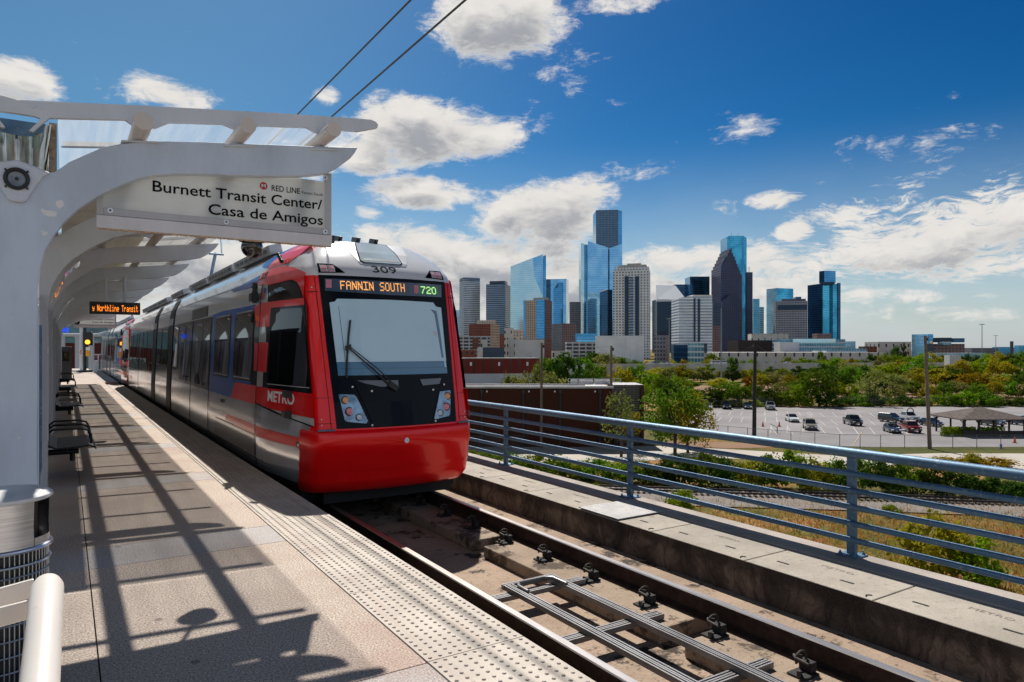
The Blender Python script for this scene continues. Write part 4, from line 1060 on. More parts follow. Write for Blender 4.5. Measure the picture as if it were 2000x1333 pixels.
        m.obox(c + Vector((0, .09, -.06)), (.05, 0, 0), (0, .09, 0), (0, 0, .06)); m.obox(c, (.03, 0, 0), (0, .04, 0), (0, 0, .15)); m.build("mirror_camera", M_BLACK, T, smooth=True)
        m = MB(); c = side_pt(9.95, 2.90, .05, sgn)
        for k in range(4): m.sphere((c.x + .0, c.y + .05*k, c.z + .035*k), .032, 10, 6)
        m.build("horn_cluster", M_BLACK, T, smooth=True)
        m = MB(); c = side_pt(13.1, .76, .012, sgn); m.obox(c, (.02, 0, 0), (0, .035, 0), (0, 0, .03)); m.sphere(c, .035, 10, 6); m.build("side_sensor", M_BLACK, T, smooth=True)
        # destination panel above the door
        m = MB(); P_([(15.2, 2.33), (17.2, 2.33), (17.2, 2.55), (15.2, 2.55)], .009, 0); m.build("side_display", M_TBLACK, T, fix=False)
        # lettering on the cab side
        m = MB()
        fs = (lambda a, b_: side_pt(a, b_, .011, sgn))
        if sgn == -1: put_text(m, "METRO", lambda a, b_: fs(10.02 - a, .945 + b_), .150, 0, 0, 'L', .03, width=.95)
        else: put_text(m, "METRO", lambda a, b_: fs(9.07 + a, .945 + b_), .150, 0, 0, 'L', .03, width=.95)
        m.build("lettering", M_LETW, T, fix=False)
        m = MB()
        if sgn == -1: put_text(m, "309", lambda a, b_: fs(10.86 - a, 2.70 + b_*1.0), .105, 0, 0, 'L', .01, width=.36)
        else: put_text(m, "309", lambda a, b_: fs(10.5 + a, 2.70 + b_), .105, 0, 0, 'L', .01, width=.36)
        m.build("fleet_number", M_TEXT, T, fix=False)
        # flag sticker
        m = MB()
        def flag(a, b_): return side_pt((10.55 - a) if sgn == -1 else (10.33 + a), 2.39 + b_, .0115, sgn)
        for i in range(7): m.add([flag(0, i*.024), flag(.20, i*.024), flag(.20, i*.024+.013), flag(0, i*.024+.013)], [(0, 1, 2, 3)], 0)
        m.add([flag(.10, .085), flag(.20, .085), flag(.20, .16), flag(.10, .16)], [(0, 1, 2, 3)], 1)
        m.build("flag_sticker", [M_REDM, M_TBLUE], T, fix=False)
        # roof fairings with vents
        for (a, b_) in ((11.6, 14.4), (14.6, 17.4), (17.6, 20.2), (21.4, 24.0), (25.2, 28.0), (28.2, 31.0), (31.2, 33.6)):
            m = MB(); c0 = XC + sgn*.78
            m.obox((c0, (a+b_)/2, 3.30), (.10, 0, sgn*-.03), (0, (b_-a)/2, 0), (sgn*.02, 0, .075))
            rf = m.build("roof_fairing", M_ROOFG, T, bevel=.01)
            m = MB(); k = a + .15
            while k < b_ - .3: m.obox((c0 + sgn*.104, k + .14, 3.30), (.004, 0, 0), (0, .12, 0), (0, 0, .05)); k += .36
            m.build("vent", M_VENT, rf)
    # ---- bumper (front and rear)
    def bumper(rear):
        rows = [(.672, -.06), (.664, .005), (.648, .026), (.60, .033), (.395, .034), (.385, .024), (.175, .024), (.165, .018), (.03, .022), (-.01, .032), (-.10, .034), (-.141, .022), (-.150, -.25)]
        m = MB(); vs = []; nc = None
        for (z, off) in rows:
            rg = ring(max(z, -.12))[12:]
            full = [(-u, y) for (u, y) in rg] + [(u, y) for (u, y) in rg[::-1][1:]]
            nc = len(full)
            for i, (u, y) in enumerate(full):
                a = Vector(full[max(i-1, 0)]); b_ = Vector(full[min(i+1, nc-1)]); d = (b_-a).normalized(); nn = Vector((d.y, -d.x))
                uu, yy = u + nn.x*(off-.010), y + nn.y*(off-.010)
                vs.append((XC + uu, yy if not rear else 2*YM - yy, z))
        m.add(vs, [(i*nc+j, i*nc+j+1, (i+1)*nc+j+1, (i+1)*nc+j) for i in range(len(rows)-1) for j in range(nc-1)])
        return m.build("bumper", M_TRED, T, smooth=True, angle=50)
    bp = bumper(False); bumper(True)
    m = MB(); m.disc(front_pt(.035, .497, .036), (0, -1, .03), .034, 24); m.build("cover_cap", M_BOLT, bp)
    m = MB()
    for s in (-1, 1): m.obox(front_pt(s*.96, .668, .0) + Vector((0, -.02, 0)), (.10, -s*-.025, 0), (0, .02, 0), (0, 0, .009))
    m.build("step_plate", M_GALV, T)
    # ---- front mask
    for rear in (False, True):
        fpt = rear_pt if rear else front_pt
        F_ = lambda mb, poly, off, mi=0: frontp(mb, poly, off, mi, rear)
        m = MB(); F_(m, [(-.912, 2.628), (0, 2.625), (.912, 2.628), (.875, 1.6), (.835, .68), (-.835, .68), (-.875, 1.6)], .004); m.build("front_mask", M_TBLACK, T, fix=False)
        m = MB()
        F_(m, [(-.804, 2.267), (-.738, 2.28), (-.709, 2.318), (0, 2.325), (.66, 2.318), (.70, 2.262), (.79, 2.25), (.772, 1.50), (-.775, 1.50)], .008, 0)
        F_(m, [(-.775, 1.498), (.772, 1.498), (.768, 1.335), (-.77, 1.335)], .0082, 1)
        F_(m, [(-.74, 1.43), (.735, 1.43), (.735, 1.415), (-.74, 1.415)], .0095, 2); F_(m, [(-.772, 1.505), (.770, 1.505), (.770, 1.496), (-.772, 1.496)], .0095, 2)
        F_(m, [(.60, 2.22), (.70, 2.20), (.745, 1.55), (.70, 1.55), (.66, 2.15)], .0095, 2); F_(m, [(.715, 2.24), (.745, 2.24), (.762, 1.42), (.735, 1.42)], .0097, 0)
        F_(m, [(.60, 1.92), (.655, 1.92), (.66, 1.86), (.60, 1.86)], .0099, 3)
        F_(m, [(-.70, 2.22), (-.694, 2.22), (-.66, 1.36), (-.668, 1.36)], .0095, 2)
        m.build("windscreen", [M_BLIND, M_WSLOW, M_WSRIM, M_TSTRIPE], T, fix=False)
        m = MB(); F_(m, [(-.842, 2.582), (0, 2.575), (.842, 2.58), (.82, 2.40), (0, 2.39), (-.844, 2.418)], .008); dp = m.build("destination_display", M_DISP, T, fix=False)
        if not rear:
            for q in ([(-.827, 2.57), (-.755, 2.569), (-.763, 2.458), (-.832, 2.459)], [(.371, 2.545), (.445, 2.547), (.431, 2.428), (.357, 2.43)]): m = MB(); F_(m, q, .0105); m.build("display_block", M_DPINK, dp, fix=False)
            m = MB(); F_(m, [(.449, 2.547), (.779, 2.548), (.761, 2.424), (.433, 2.421)], .0105); m.build("green_block", M_DGRN, dp, fix=False)
            m = MB(); xn = put_dots(m, "FANNIN", lambda a, b_: front_pt(a, b_, .0125), -.655, 2.442, .01235, .0165, .93); m.build("amber_text", M_DAMB, dp, fix=False)
            m = MB(); put_dots(m, "SOUTH", lambda a, b_: front_pt(a, b_, .0125), xn + .074, 2.442, .01235, .0165, .93); m.build("amber_text", M_DAMB, dp, fix=False)
            m = MB(); put_dots(m, "720", lambda a, b_: front_pt(a, b_, .0125), .475, 2.436, .0150, .0145, .97); m.build("green_text", M_DGRNT, dp, fix=False)
            m = MB(); put_text(m, "309", lambda a, b_: front_pt(a, b_, .004), .098, -.20, 2.692, 'L', .008, width=.345); m.build("fleet_number", M_TEXT, T, fix=False)
        # bonnet with raised edges and air slot
        m = MB(); F_(m, [(-.575, 1.262), (.635, 1.262), (.415, .69), (-.36, .69)], .018, 0)
        F_(m, [(-.60, 1.272), (-.575, 1.262), (-.36, .69), (-.385, .69)], .024, 1); F_(m, [(.635, 1.262), (.66, 1.272), (.44, .69), (.415, .69)], .024, 1)
        F_(m, [(-.56, 1.272), (-.02, 1.265), (-.02, 1.19), (-.25, 1.185), (-.47, 1.235)], .030, 2); F_(m, [(.30, 1.268), (.64, 1.275), (.60, 1.20), (.33, 1.185)], .030, 2)
        m.build("bonnet", [M_TBLACK, M_TBLACK, M_SKIRT], T, fix=False)
        for s in (-1, 1):
            poly = [(-.786, 1.097), (-.76, 1.105), (-.60, 1.094), (-.575, 1.07), (-.455, .765), (-.479, .734), (-.71, .765), (-.735, .785)]
            poly = poly if s == -1 else [(-u - .0, z) for u, z in poly]
            m = MB(); F_(m, poly, .010, 0); h_ = m.build("headlight", [M_HLIN], T, fix=False)
            for (u, z, r, mt, nm) in ((-.715, 1.03, .046, M_LAMB, "indicator_lens"), (-.676, .89, .050, M_LRED, "red_lens"), (-.565, .815, .040, M_LCLR, "clear_lens")):
                uu = u if s == -1 else -u
                m = MB(); c = fpt(uu, z, .014); d = Vector((-uu*.32, -1, .12)).normalized() if not rear else Vector((uu*.32, 1, .12)).normalized()
                m.cyl(c, c + d*.006, r*1.12, 20, 1); m.cyl(c + d*.002, c + d*.014, r, 20, 0, r1=r*.8); m.build(nm, [mt, M_TBLACK], h_, smooth=True)
            # roof marker lights
            poly = [(-.897, 2.79), (-.70, 2.785), (-.575, 2.665), (-.905, 2.655)]
            poly = poly if s == -1 else [(-u, z) for u, z in poly]
            m = MB(); F_(m, poly, .006, 0)
            for (u0, u1) in ((-.875, -.79), (-.78, -.70)):
                q = [(u0, 2.77), (u1, 2.768), (u1+.004, 2.675), (u0, 2.672)]; q = q if s == -1 else [(-u, z) for u, z in q]
                F_(m, q, .010, 1)
                for i in range(4):
                    zz = 2.682 + i*.022; q = [(u0+.006, zz), (u1-.006, zz), (u1-.006, zz+.011), (u0+.006, zz+.011)]; q = q if s == -1 else [(-u, z) for u, z in q]
                    F_(m, q, .0115, 2)
            m.build("roof_light", [M_TBLACK, M_LCLR, M_LRED], T, fix=False)
        m = MB()
        for (u, z) in ((-.615, 1.193), (-.38, 1.135), (.488, 1.125), (.677, 1.188), (-.41, .712), (.478, .714)):
            c = fpt(u, z, .020); m.cyl(c, c + (fpt(u, z, .028) - c), .013, 12)
        m.build("mask_bolt", M_BOLT, T)
        # hatch in the dome
        hp = [(-.20, 3.155), (.42, 3.175), (.36, 3.05), (.27, 2.855), (.22, 2.835), (-.27, 2.838), (-.31, 2.865), (-.26, 3.02)]
        hp = [(-.215, 3.165), (.235, 3.165), (.275, 3.03), (.275, 2.862), (.235, 2.838), (-.27, 2.838), (-.31, 2.865), (-.27, 3.03)]
        big = [(-.42, 3.172), (.50, 3.172), (.46, 2.98), (.33, 2.812), (-.33, 2.815), (-.385, 2.95)]
        m = MB(); F_(m, big, .008, 0); hf = m.build("dome_hatch", [M_ROOFG], T, fix=False)
        m = MB(); F_(m, [(u*1.06, 2.825+(z-2.825)*1.0 + (.008 if z > 3 else -.008)) for u, z in hp], .014, 1); F_(m, hp, .020, 0); F_(m, [(-.25, 2.90), (.24, 2.90), (.255, 2.87), (-.28, 2.87)], .024, 2); m.build("hatch_glass", [M_HGL, M_TBLACK, M_TSTRIPE], hf, fix=False)
    m = MB()
    for u in (-.36, -.10, .17):
        c = front_pt(u, 3.20, 0); m.obox(c + Vector((0, .15, .05)), (.03, 0, 0), (0, .11, .02), (0, -.03, .04))
    m.build("roof_fin", M_BLACK, T, bevel=.008)
    # panel seams and fixings on the corner posts
    for s in (-1, 1):
        m = MB()
        for (z0, z1, ua, ub) in ((2.40, 2.408, .93, 1.07), (.745, .751, .87, 1.06), (1.06, 1.064, .87, 1.06)):
            q = [(s*ua, z0), (s*ub, z0), (s*ub, z1), (s*ua, z1)]; frontp(m, q if s > 0 else q[::-1], .004)
        q = [(s*.955, 2.62), (s*.963, 2.62), (s*.90, .69), (s*.892, .69)]; frontp(m, q if s > 0 else q[::-1], .0035)
        m.build("post_seam", M_DARK, T, fix=False)
    for s in (-1, 1):
        for z in (.73, .80, 2.46): m = MB(); c = front_pt(s*1.0, z, .002); m.cyl(c, c + Vector((0, -.006, 0)), .008, 8); m.build("post_screw", M_BOLT, T)
    # wiper
    m = MB(); fp = lambda u, z, o=.06: front_pt(u, z, o)
    m.tube([fp(-.13, 1.19, .05), fp(-.35, 1.41), fp(-.63, 1.68)], .010, 8); m.tube([fp(-.08, 1.205, .05), fp(-.30, 1.425), fp(-.62, 1.70)], .007, 8)
    m.tube([fp(-.575, 2.04, .035), fp(-.61, 1.85, .03), fp(-.645, 1.62, .03), fp(-.68, 1.30, .03)], .014, 8); m.obox(fp(-.64, 1.69, .06), (.035, 0, .01), (0, .02, 0), (0, 0, .03)); m.obox(fp(-.10, 1.19, .04), (.06, 0, -.04), (0, .02, 0), (.02, 0, .03))
    m.build("wiper", M_BLACK, T, smooth=True)
    # underframe, wheels
    m = MB(); m.box(XC-1.10, XC+1.10, 9.0, 2*YM-9.0, -.29, -.139); m.box(XC-.9, XC+.9, 8.72, 9.0, -.30, -.139); m.build("underframe", M_UNDER, T)
    for y in (11.3, 13.1, 21.8, 23.6, 2*YM-13.1, 2*YM-11.3):
        for x in (2.905, 4.41):
            m = MB(); m.cyl((x-.06, y, ZR+.303), (x+.06, y, ZR+.303), .30, 28); m.build("wheel", M_RAILW, T, smooth=True)
    # pantograph
    m = MB(); yb = 22.6
    m.box(XC-.5, XC+.5, yb-.3, yb+.5, 3.31, 3.42); m.tube([(XC, yb+.3, 3.42), (XC-.02, yb-1.1, 4.42)], .045, 10); m.tube([(XC-.2, yb-1.12, 4.40), (XC+.2, yb-1.12, 4.40)], .03, 8)
    m.tube([(XC-.15, yb-1.12, 4.40), (XC-.35, yb+.2, 5.38)], .022, 8); m.tube([(XC+.15, yb-1.12, 4.40), (XC+.35, yb+.2, 5.38)], .022, 8)
    m.tube([(XC-.85, yb+.2, 5.27), (XC-.55, yb+.2, 5.42), (XC+.55, yb+.2, 5.42), (XC+.85, yb+.2, 5.27)], .02, 8); m.build("pantograph", M_GALV, T, smooth=True)
    return T
T1 = tram(); tag(T1, "near red and silver tram with destination FANNIN SOUTH arriving beside the platform", None, "coupled trams")
T2 = copy_tree(T1); T2.location.y += 29.35; tag(T2, "second tram coupled behind the near one, seen far down the platform", None, "coupled trams")
# overhead line
M_WIREB = pbr("overhead_wire_dark", (.012, .012, .014), .5)
for (nm, z, lab) in (("catenary_wire", 6.06, "upper of the two black overhead wires above the tram"), ("contact_wire", 5.46, "lower of the two black overhead wires above the tram")):
    m = MB(); m.tube([(XC, -12, z), (XC, 90, z)], .0125, 8, cap=False); tag(m.build(nm, M_WIREB), lab, "overhead wire", "overhead wires")
# ------------------------------------------------------------------ land around the station
def ground_mat():
    m, t, b, out = new_mat("dry_grass_ground")
    P = t.node('ShaderNodeTexCoord').outputs['Object']
    a = t.noise(P, .035, 6, .6); c = t.noise(P, .22, 6, .65); f = t.noise(P, 2.6, 6, .7)
    col = t.ramp(c, [(.30, (.055, .070, .018)), (.45, (.14, .14, .035)), (.56, (.30, .165, .06)), (.70, (.36, .17, .07))])
    col = t.mix(t.smooth(a, .45, .62), col, (.075, .085, .025))
    col = t.mix(t.math('MULTIPLY', t.smooth(f, .45, .65), .6), col, (.05, .035, .015))
    t.put(b.inputs['Base Color'], col); b.inputs['Roughness'].default_value = .95; b.inputs['Specular IOR Level'].default_value = .1
    bn = t.node('ShaderNodeBump'); bn.inputs['Strength'].default_value = .8; bn.inputs['Distance'].default_value = .25
    t.put(bn.inputs['Height'], f); t.l.new(bn.outputs[0], b.inputs['Normal'])
    return m
M_GROUND = ground_mat()
mb = MB(); mb.add([(-9000, -6000, GZ), (9000, -6000, GZ), (9000, 14000, GZ), (-9000, 14000, GZ)], [(0, 1, 2, 3)]); struct(mb.build("ground", M_GROUND, fix=False))
def gpoly(name, pts, mat, z, kind="structure"):
    bm = bmesh.new(); bm.faces.new([bm.verts.new((p.x, p.y, GZ + z)) for p in [ground_at(*q) for q in pts]])
    bmesh.ops.recalc_face_normals(bm, faces=bm.faces)
    if list(bm.faces)[0].normal.z < 0: bmesh.ops.reverse_faces(bm, faces=bm.faces[:])
    bmesh.ops.triangulate(bm, faces=bm.faces[:])
    me = bpy.data.meshes.new(name); bm.to_mesh(me); bm.free(); me.materials.append(mat)
    o = bpy.data.objects.new(name, me); COL.objects.link(o); o["kind"] = kind; return o
M_LOT = weathered("pale_asphalt", (.265, .25, .255), (.19, .18, .185), .08, bump=.1, speck=.2)
M_ROADC = weathered("pale_concrete_road", (.46, .42, .37), (.33, .29, .25), .12, bump=.1, speck=.15)
M_DIRT = weathered("reddish_bare_soil", (.25, .145, .085), (.13, .10, .045), .12, bump=.3)
M_BALL = weathered("grey_ballast", (.24, .21, .19), (.05, .045, .045), 1.0, bump=1.0, speck=.8)
M_LINEW = pbr("white_road_paint", (.50, .50, .48), .8, var=.2, vscale=2)
gpoly("soil_terrain", [(1235, 757), (1700, 747), (2300, 745), (2300, 775), (1230, 778)], M_DIRT, .02)
gpoly("parking_pavement", [(1370, 797), (1700, 795), (2320, 795), (2420, 873), (1700, 874), (1640, 872), (1500, 862), (1372, 850), (1340, 835), (1352, 812)], M_LOT, .03)
gpoly("access_road", [(880, 873), (1300, 872), (1420, 878), (1640, 891), (1830, 886), (2320, 888), (2500, 935), (2000, 924), (1820, 906), (1660, 915), (1500, 900), (1360, 893), (1250, 902), (880, 905)], M_ROADC, .03)
gpoly("dry_verge_terrain", [(900, 866), (1200, 863), (1420, 864), (1560, 874), (1420, 877), (1300, 870), (900, 871)], M_DIRT, .045)
gpoly("ballast_bed_terrain", [(700, 950), (1190, 953), (1500, 962), (2000, 985), (2600, 1015), (2600, 1060), (2000, 1012), (1700, 1000), (1450, 993), (1200, 985), (700, 985)], M_BALL, .10)
# parking bays
mb = MB()
def lot_line(p, q, wd=.085):
    a, b_ = ground_at(*p), ground_at(*q); d = (b_-a); s_ = Vector((d.y, -d.x, 0)).normalized()*wd/2
    mb.add([Vector((v.x, v.y, GZ + .036)) for v in (a-s_, a+s_, b_+s_, b_-s_)], [(0, 1, 2, 3)])
for i in range(9):
    x = 1396 + i*23.6; lot_line((x+3, 812), (x + 11 - i*1.9, 805)); lot_line((x + 4, 825), (x + 13 - i*2.2, 815.5))
for i in range(8):
    x = 1576 + i*24.4; lot_line((x+10, 815), (x, 807)); lot_line((x + 36, 831), (x + 22, 820.5))
for i in range(9):
    x = 1505 + i*32; lot_line((x + 12, 849), (x + 1, 835)) if i != 2 else None
for x in (1505, 1537, 1568): lot_line((x, 846), (x + 1, 832))
struct(mb.build("parking_lines_road_markings", M_LINEW, fix=False))

# freight railway below the station
M_RAILD = pbr("dark_freight_rail", (.030, .020, .017), .7, var=.3)
M_TIE = pbr("timber_tie", (.07, .055, .045), .9, var=.4, vscale=8)
ra, rb = ground_at(1180, 962), ground_at(2060, 992)
dv = (rb-ra).normalized(); nv = Vector((-dv.y, dv.x, 0))
rt_ = thing("railway_track", "dark freight railway track on grey ballast below the viaduct", "railway track", (ra.x, ra.y, GZ))
for k in (0, 1.5):
    m = MB(); c = (ra+rb)/2 + nv*k; m.obox((c.x, c.y, GZ + .36), dv*90, nv*.05, Vector((0, 0, .09))); m.build("rail", M_RAILD, rt_)
m = MB()
for i in range(-110, 140):
    c = ra + dv*(i*.55) + nv*.75; m.obox((c.x, c.y, GZ + .20), dv*.11, nv*1.25, Vector((0, 0, .07)))
o = m.build("ties", M_TIE, rt_); o["kind"] = "stuff"

# ---- foliage
def leaf_mat(name, c1, c2, c3):
    m, t, b, out = new_mat(name); t.n.remove(b)
    P = t.node('ShaderNodeTexCoord').outputs['Object']; rnd = obj_rand(t)
    oi = t.node('ShaderNodeObjectInfo'); geo = t.node('ShaderNodeNewGeometry')
    a = t.noise(t.vec('ADD', P, oi.outputs['Location']), .55, 4, .6)
    col = t.mix(t.smooth(a, .38, .62), c1, c2); col = t.mix(t.math('MULTIPLY', geo.outputs['Random Per Island'], .55), col, c3)
    hs_ = t.node('ShaderNodeHueSaturation'); t.put(hs_.inputs['Color'], col); t.put(hs_.inputs['Hue'], t.math('MULTIPLY_ADD', rnd, .05, .475)); t.put(hs_.inputs['Value'], t.math('MULTIPLY_ADD', rnd, .5, .75)); hs_.inputs['Saturation'].default_value = 1.1
    df = t.node('ShaderNodeBsdfDiffuse'); t.put(df.inputs[0], hs_.outputs[0]); tr = t.node('ShaderNodeBsdfTranslucent'); t.put(tr.inputs[0], hs_.outputs[0])
    mx = t.node('ShaderNodeMixShader'); mx.inputs[0].default_value = .38; t.l.new(df.outputs[0], mx.inputs[1]); t.l.new(tr.outputs[0], mx.inputs[2]); t.l.new(mx.outputs[0], out.inputs[0])
    return m
LEAF = {
 "green": leaf_mat("leaf_mid_green", (0.102, 0.180, 0.024), (0.054, 0.108, 0.018), (0.180, 0.240, 0.042)),
 "bright": leaf_mat("leaf_bright_green", (0.172, 0.253, 0.028), (0.103, 0.172, 0.021), (0.265, 0.322, 0.046)),
 "yellow": leaf_mat("leaf_yellow_green", (0.275, 0.242, 0.033), (0.165, 0.165, 0.024), (0.374, 0.308, 0.061)),
 "dark": leaf_mat("leaf_dark_green", (0.042, 0.081, 0.017), (0.021, 0.044, 0.012), (0.085, 0.137, 0.026)),
 "rust": leaf_mat("leaf_rusty_autumn", (.22, .12, .022), (.15, .13, .022), (.27, .13, .03)),
 "olive": leaf_mat("leaf_grey_olive", (0.187, 0.187, 0.057), (0.110, 0.127, 0.035), (0.275, 0.264, 0.094)),
}
M_BARK = pbr("bark", (.075, .058, .045), .9, var=.4, vscale=6)
def crown_mesh(name, seed, h, rw, zc, n_cl, per, leaf, shape=1.0, hollow=.35):
    rg = random.Random(seed); m = MB()
    for c in range(n_cl):
        while True:
            p = Vector((rg.uniform(-1, 1), rg.uniform(-1, 1), rg.uniform(-1, 1)))
            L = p.length
            if hollow < L < 1: break
        tz = (p.z + 1)/2
        wd = rw * (1 - .38*tz**2) * rg.uniform(.82, 1.1)
        cc = Vector((p.x*wd, p.y*wd, zc + p.z*h*.5*rg.uniform(.9, 1.05)))
        cr = rw*rg.uniform(.22, .40)
        for k in range(per):
            d = Vector((rg.gauss(0, 1), rg.gauss(0, 1), rg.gauss(0, .75))).normalized()*cr*rg.random()**.45
            q = cc + d; s_ = leaf*rg.uniform(.6, 1.35)
            nrm = (d.normalized()*.7 + Vector((rg.gauss(0, .5), rg.gauss(0, .5), rg.gauss(.35, .5)))).normalized()
            a = nrm.orthogonal().normalized(); b_ = nrm.cross(a); th = rg.uniform(0, 6.28)
            u = a*math.cos(th) + b_*math.sin(th); v = nrm.cross(u)
            m.add([q - u*s_, q + v*s_*.55, q + u*s_, q - v*s_*.55], [(0, 1, 2, 3)])
    me = bpy.data.meshes.new(name); me.from_pydata(m.v, [], m.f); return me
def trunk_mesh(name, seed, h, r, rw, nb=5):
    rg = random.Random(seed); m = MB()
    top = Vector((rg.uniform(-.2, .2), rg.uniform(-.2, .2), h*.75))
    m.tube([(0, 0, -.2), (rg.uniform(-.08, .08), rg.uniform(-.08, .08), h*.3), tuple(top*.75), tuple(top)], [r*1.2, r, r*.7, r*.3], 8)
    for i in range(nb):
        a = 6.28*i/nb + rg.random(); z0 = h*rg.uniform(.25, .5); e = Vector((math.cos(a)*rw*.7, math.sin(a)*rw*.7, z0 + h*rg.uniform(.2, .35)))
        m.tube([(0, 0, z0), tuple(e*.5 + Vector((0, 0, z0*.5))), tuple(e)], [r*.55, r*.4, r*.15], 6)
    me = bpy.data.meshes.new(name); me.from_pydata(m.v, [], m.f); me.materials.append(M_BARK); return me
CROWN = {}
for i in range(4): CROWN["round", i] = crown_mesh("crown_round", 20+i, .80, .46, .60, 34, 46, .040)
for i in range(3): CROWN["tall", i] = crown_mesh("crown_tall", 40+i, .86, .33, .55, 32, 46, .036)
for i in range(3): CROWN["bush", i] = crown_mesh("crown_bush", 60+i, .95, .62, .48, 36, 44, .052, hollow=.2)
for i in range(2): CROWN["leafy", i] = crown_mesh("crown_leafy", 86+i, .84, .46, .585, 44, 62, .024, hollow=.15)
for i in range(2): CROWN["airy", i] = crown_mesh("crown_airy", 80+i, .80, .44, .60, 30, 26, .030, hollow=.3)
TRUNK = [trunk_mesh("trunk", 90+i, 1.0, .022, .42) for i in range(3)]
_crm = {}
def crown_for(shape, i, leaf):
    k = (shape, i, leaf)
    if k not in _crm:
        me = CROWN[shape, i].copy(); me.materials.clear(); me.materials.append(LEAF[leaf]); _crm[k] = me
    return _crm[k]
def plant(name, cat, label, pos, h, wd, shape, leaf, rg, group=None, trunk=True):
    r = thing(name, label, cat, pos, group)
    n = len([1 for k in CROWN if k[0] == shape])
    c = bpy.data.objects.new("crown" if trunk else "foliage", crown_for(shape, rg.randrange(n), leaf)); COL.objects.link(c); c.parent = r
    c.scale = (wd, wd, h); c.rotation_euler = (0, 0, rg.uniform(0, 6.28))
    if trunk:
        t_ = bpy.data.objects.new("trunk", TRUNK[rg.randrange(3)]); COL.objects.link(t_); t_.parent = r; t_.scale = (h, h, h*.95); t_.rotation_euler = (0, 0, rg.uniform(0, 6.28))
    return r

# ---- facades
def facade(name, wall, glass, fh=3.9, bw=3.0, fv=.55, fu=.6, metal=.55, rough=.18, wrough=.6, vary=.5, tint=None, gain=1.0):
    "windows laid out in metres on the wall: fh floor height, bw bay width, fv and fu the glazed fractions"
    g_ = lambda c: tuple(min(.86, x*gain) for x in c)  # distant facades are painted lighter in place of haze
    wall, glass, tint = g_(wall), g_(glass), g_(tint) if tint else None
    m, t, b, out = new_mat(name)
    uv = t.node('ShaderNodeUVMap').outputs[0]; sp_ = t.node('ShaderNodeSeparateXYZ'); t.put(sp_.inputs[0], uv)
    u, v = sp_.outputs[0], sp_.outputs[1]
    fu_ = t.math('FRACT', t.math('DIVIDE', u, bw)); fv_ = t.math('FRACT', t.math('DIVIDE', v, fh))
    g = t.math('MULTIPLY', t.math('LESS_THAN', fu_, fu), t.math('LESS_THAN', fv_, fv))
    cell = t.node('ShaderNodeCombineXYZ'); t.put(cell.inputs[0], t.math('FLOOR', t.math('DIVIDE', u, bw))); t.put(cell.inputs[1], t.math('FLOOR', t.math('DIVIDE', v, fh)))
    wn = t.node('ShaderNodeTexWhiteNoise'); t.put(wn.inputs[0], cell.outputs[0])
    big = t.noise(uv, .028, 4, .6, .6)
    gl = t.mix(t.math('MULTIPLY', wn.outputs[0], vary), glass, tuple(c*.45 for c in glass))
    gl = t.mix(t.smooth(big, .40, .62), gl, tint if tint else tuple(min(1, c*1.5) for c in glass))
    wl = t.mix(t.smooth(t.noise(uv, .09, 4, .6), .35, .7), wall, tuple(c*.82 for c in wall))
    t.put(b.inputs['Base Color'], t.mix(g, wl, gl)); t.put(b.inputs['Metallic'], t.math('MULTIPLY', g, metal)); t.put(b.inputs['Specular IOR Level'], t.math('MULTIPLY_ADD', g, .45, .06))
    t.put(b.inputs['Roughness'], t.math('MULTIPLY_ADD', g, rough - wrough, wrough))
    bn = t.node('ShaderNodeBump'); bn.inputs['Strength'].default_value = .03; bn.inputs['Distance'].default_value = .6; t.put(bn.inputs['Height'], t.noise(uv, .12, 2, .5)); t.l.new(bn.outputs[0], b.inputs['Normal'])
    return m
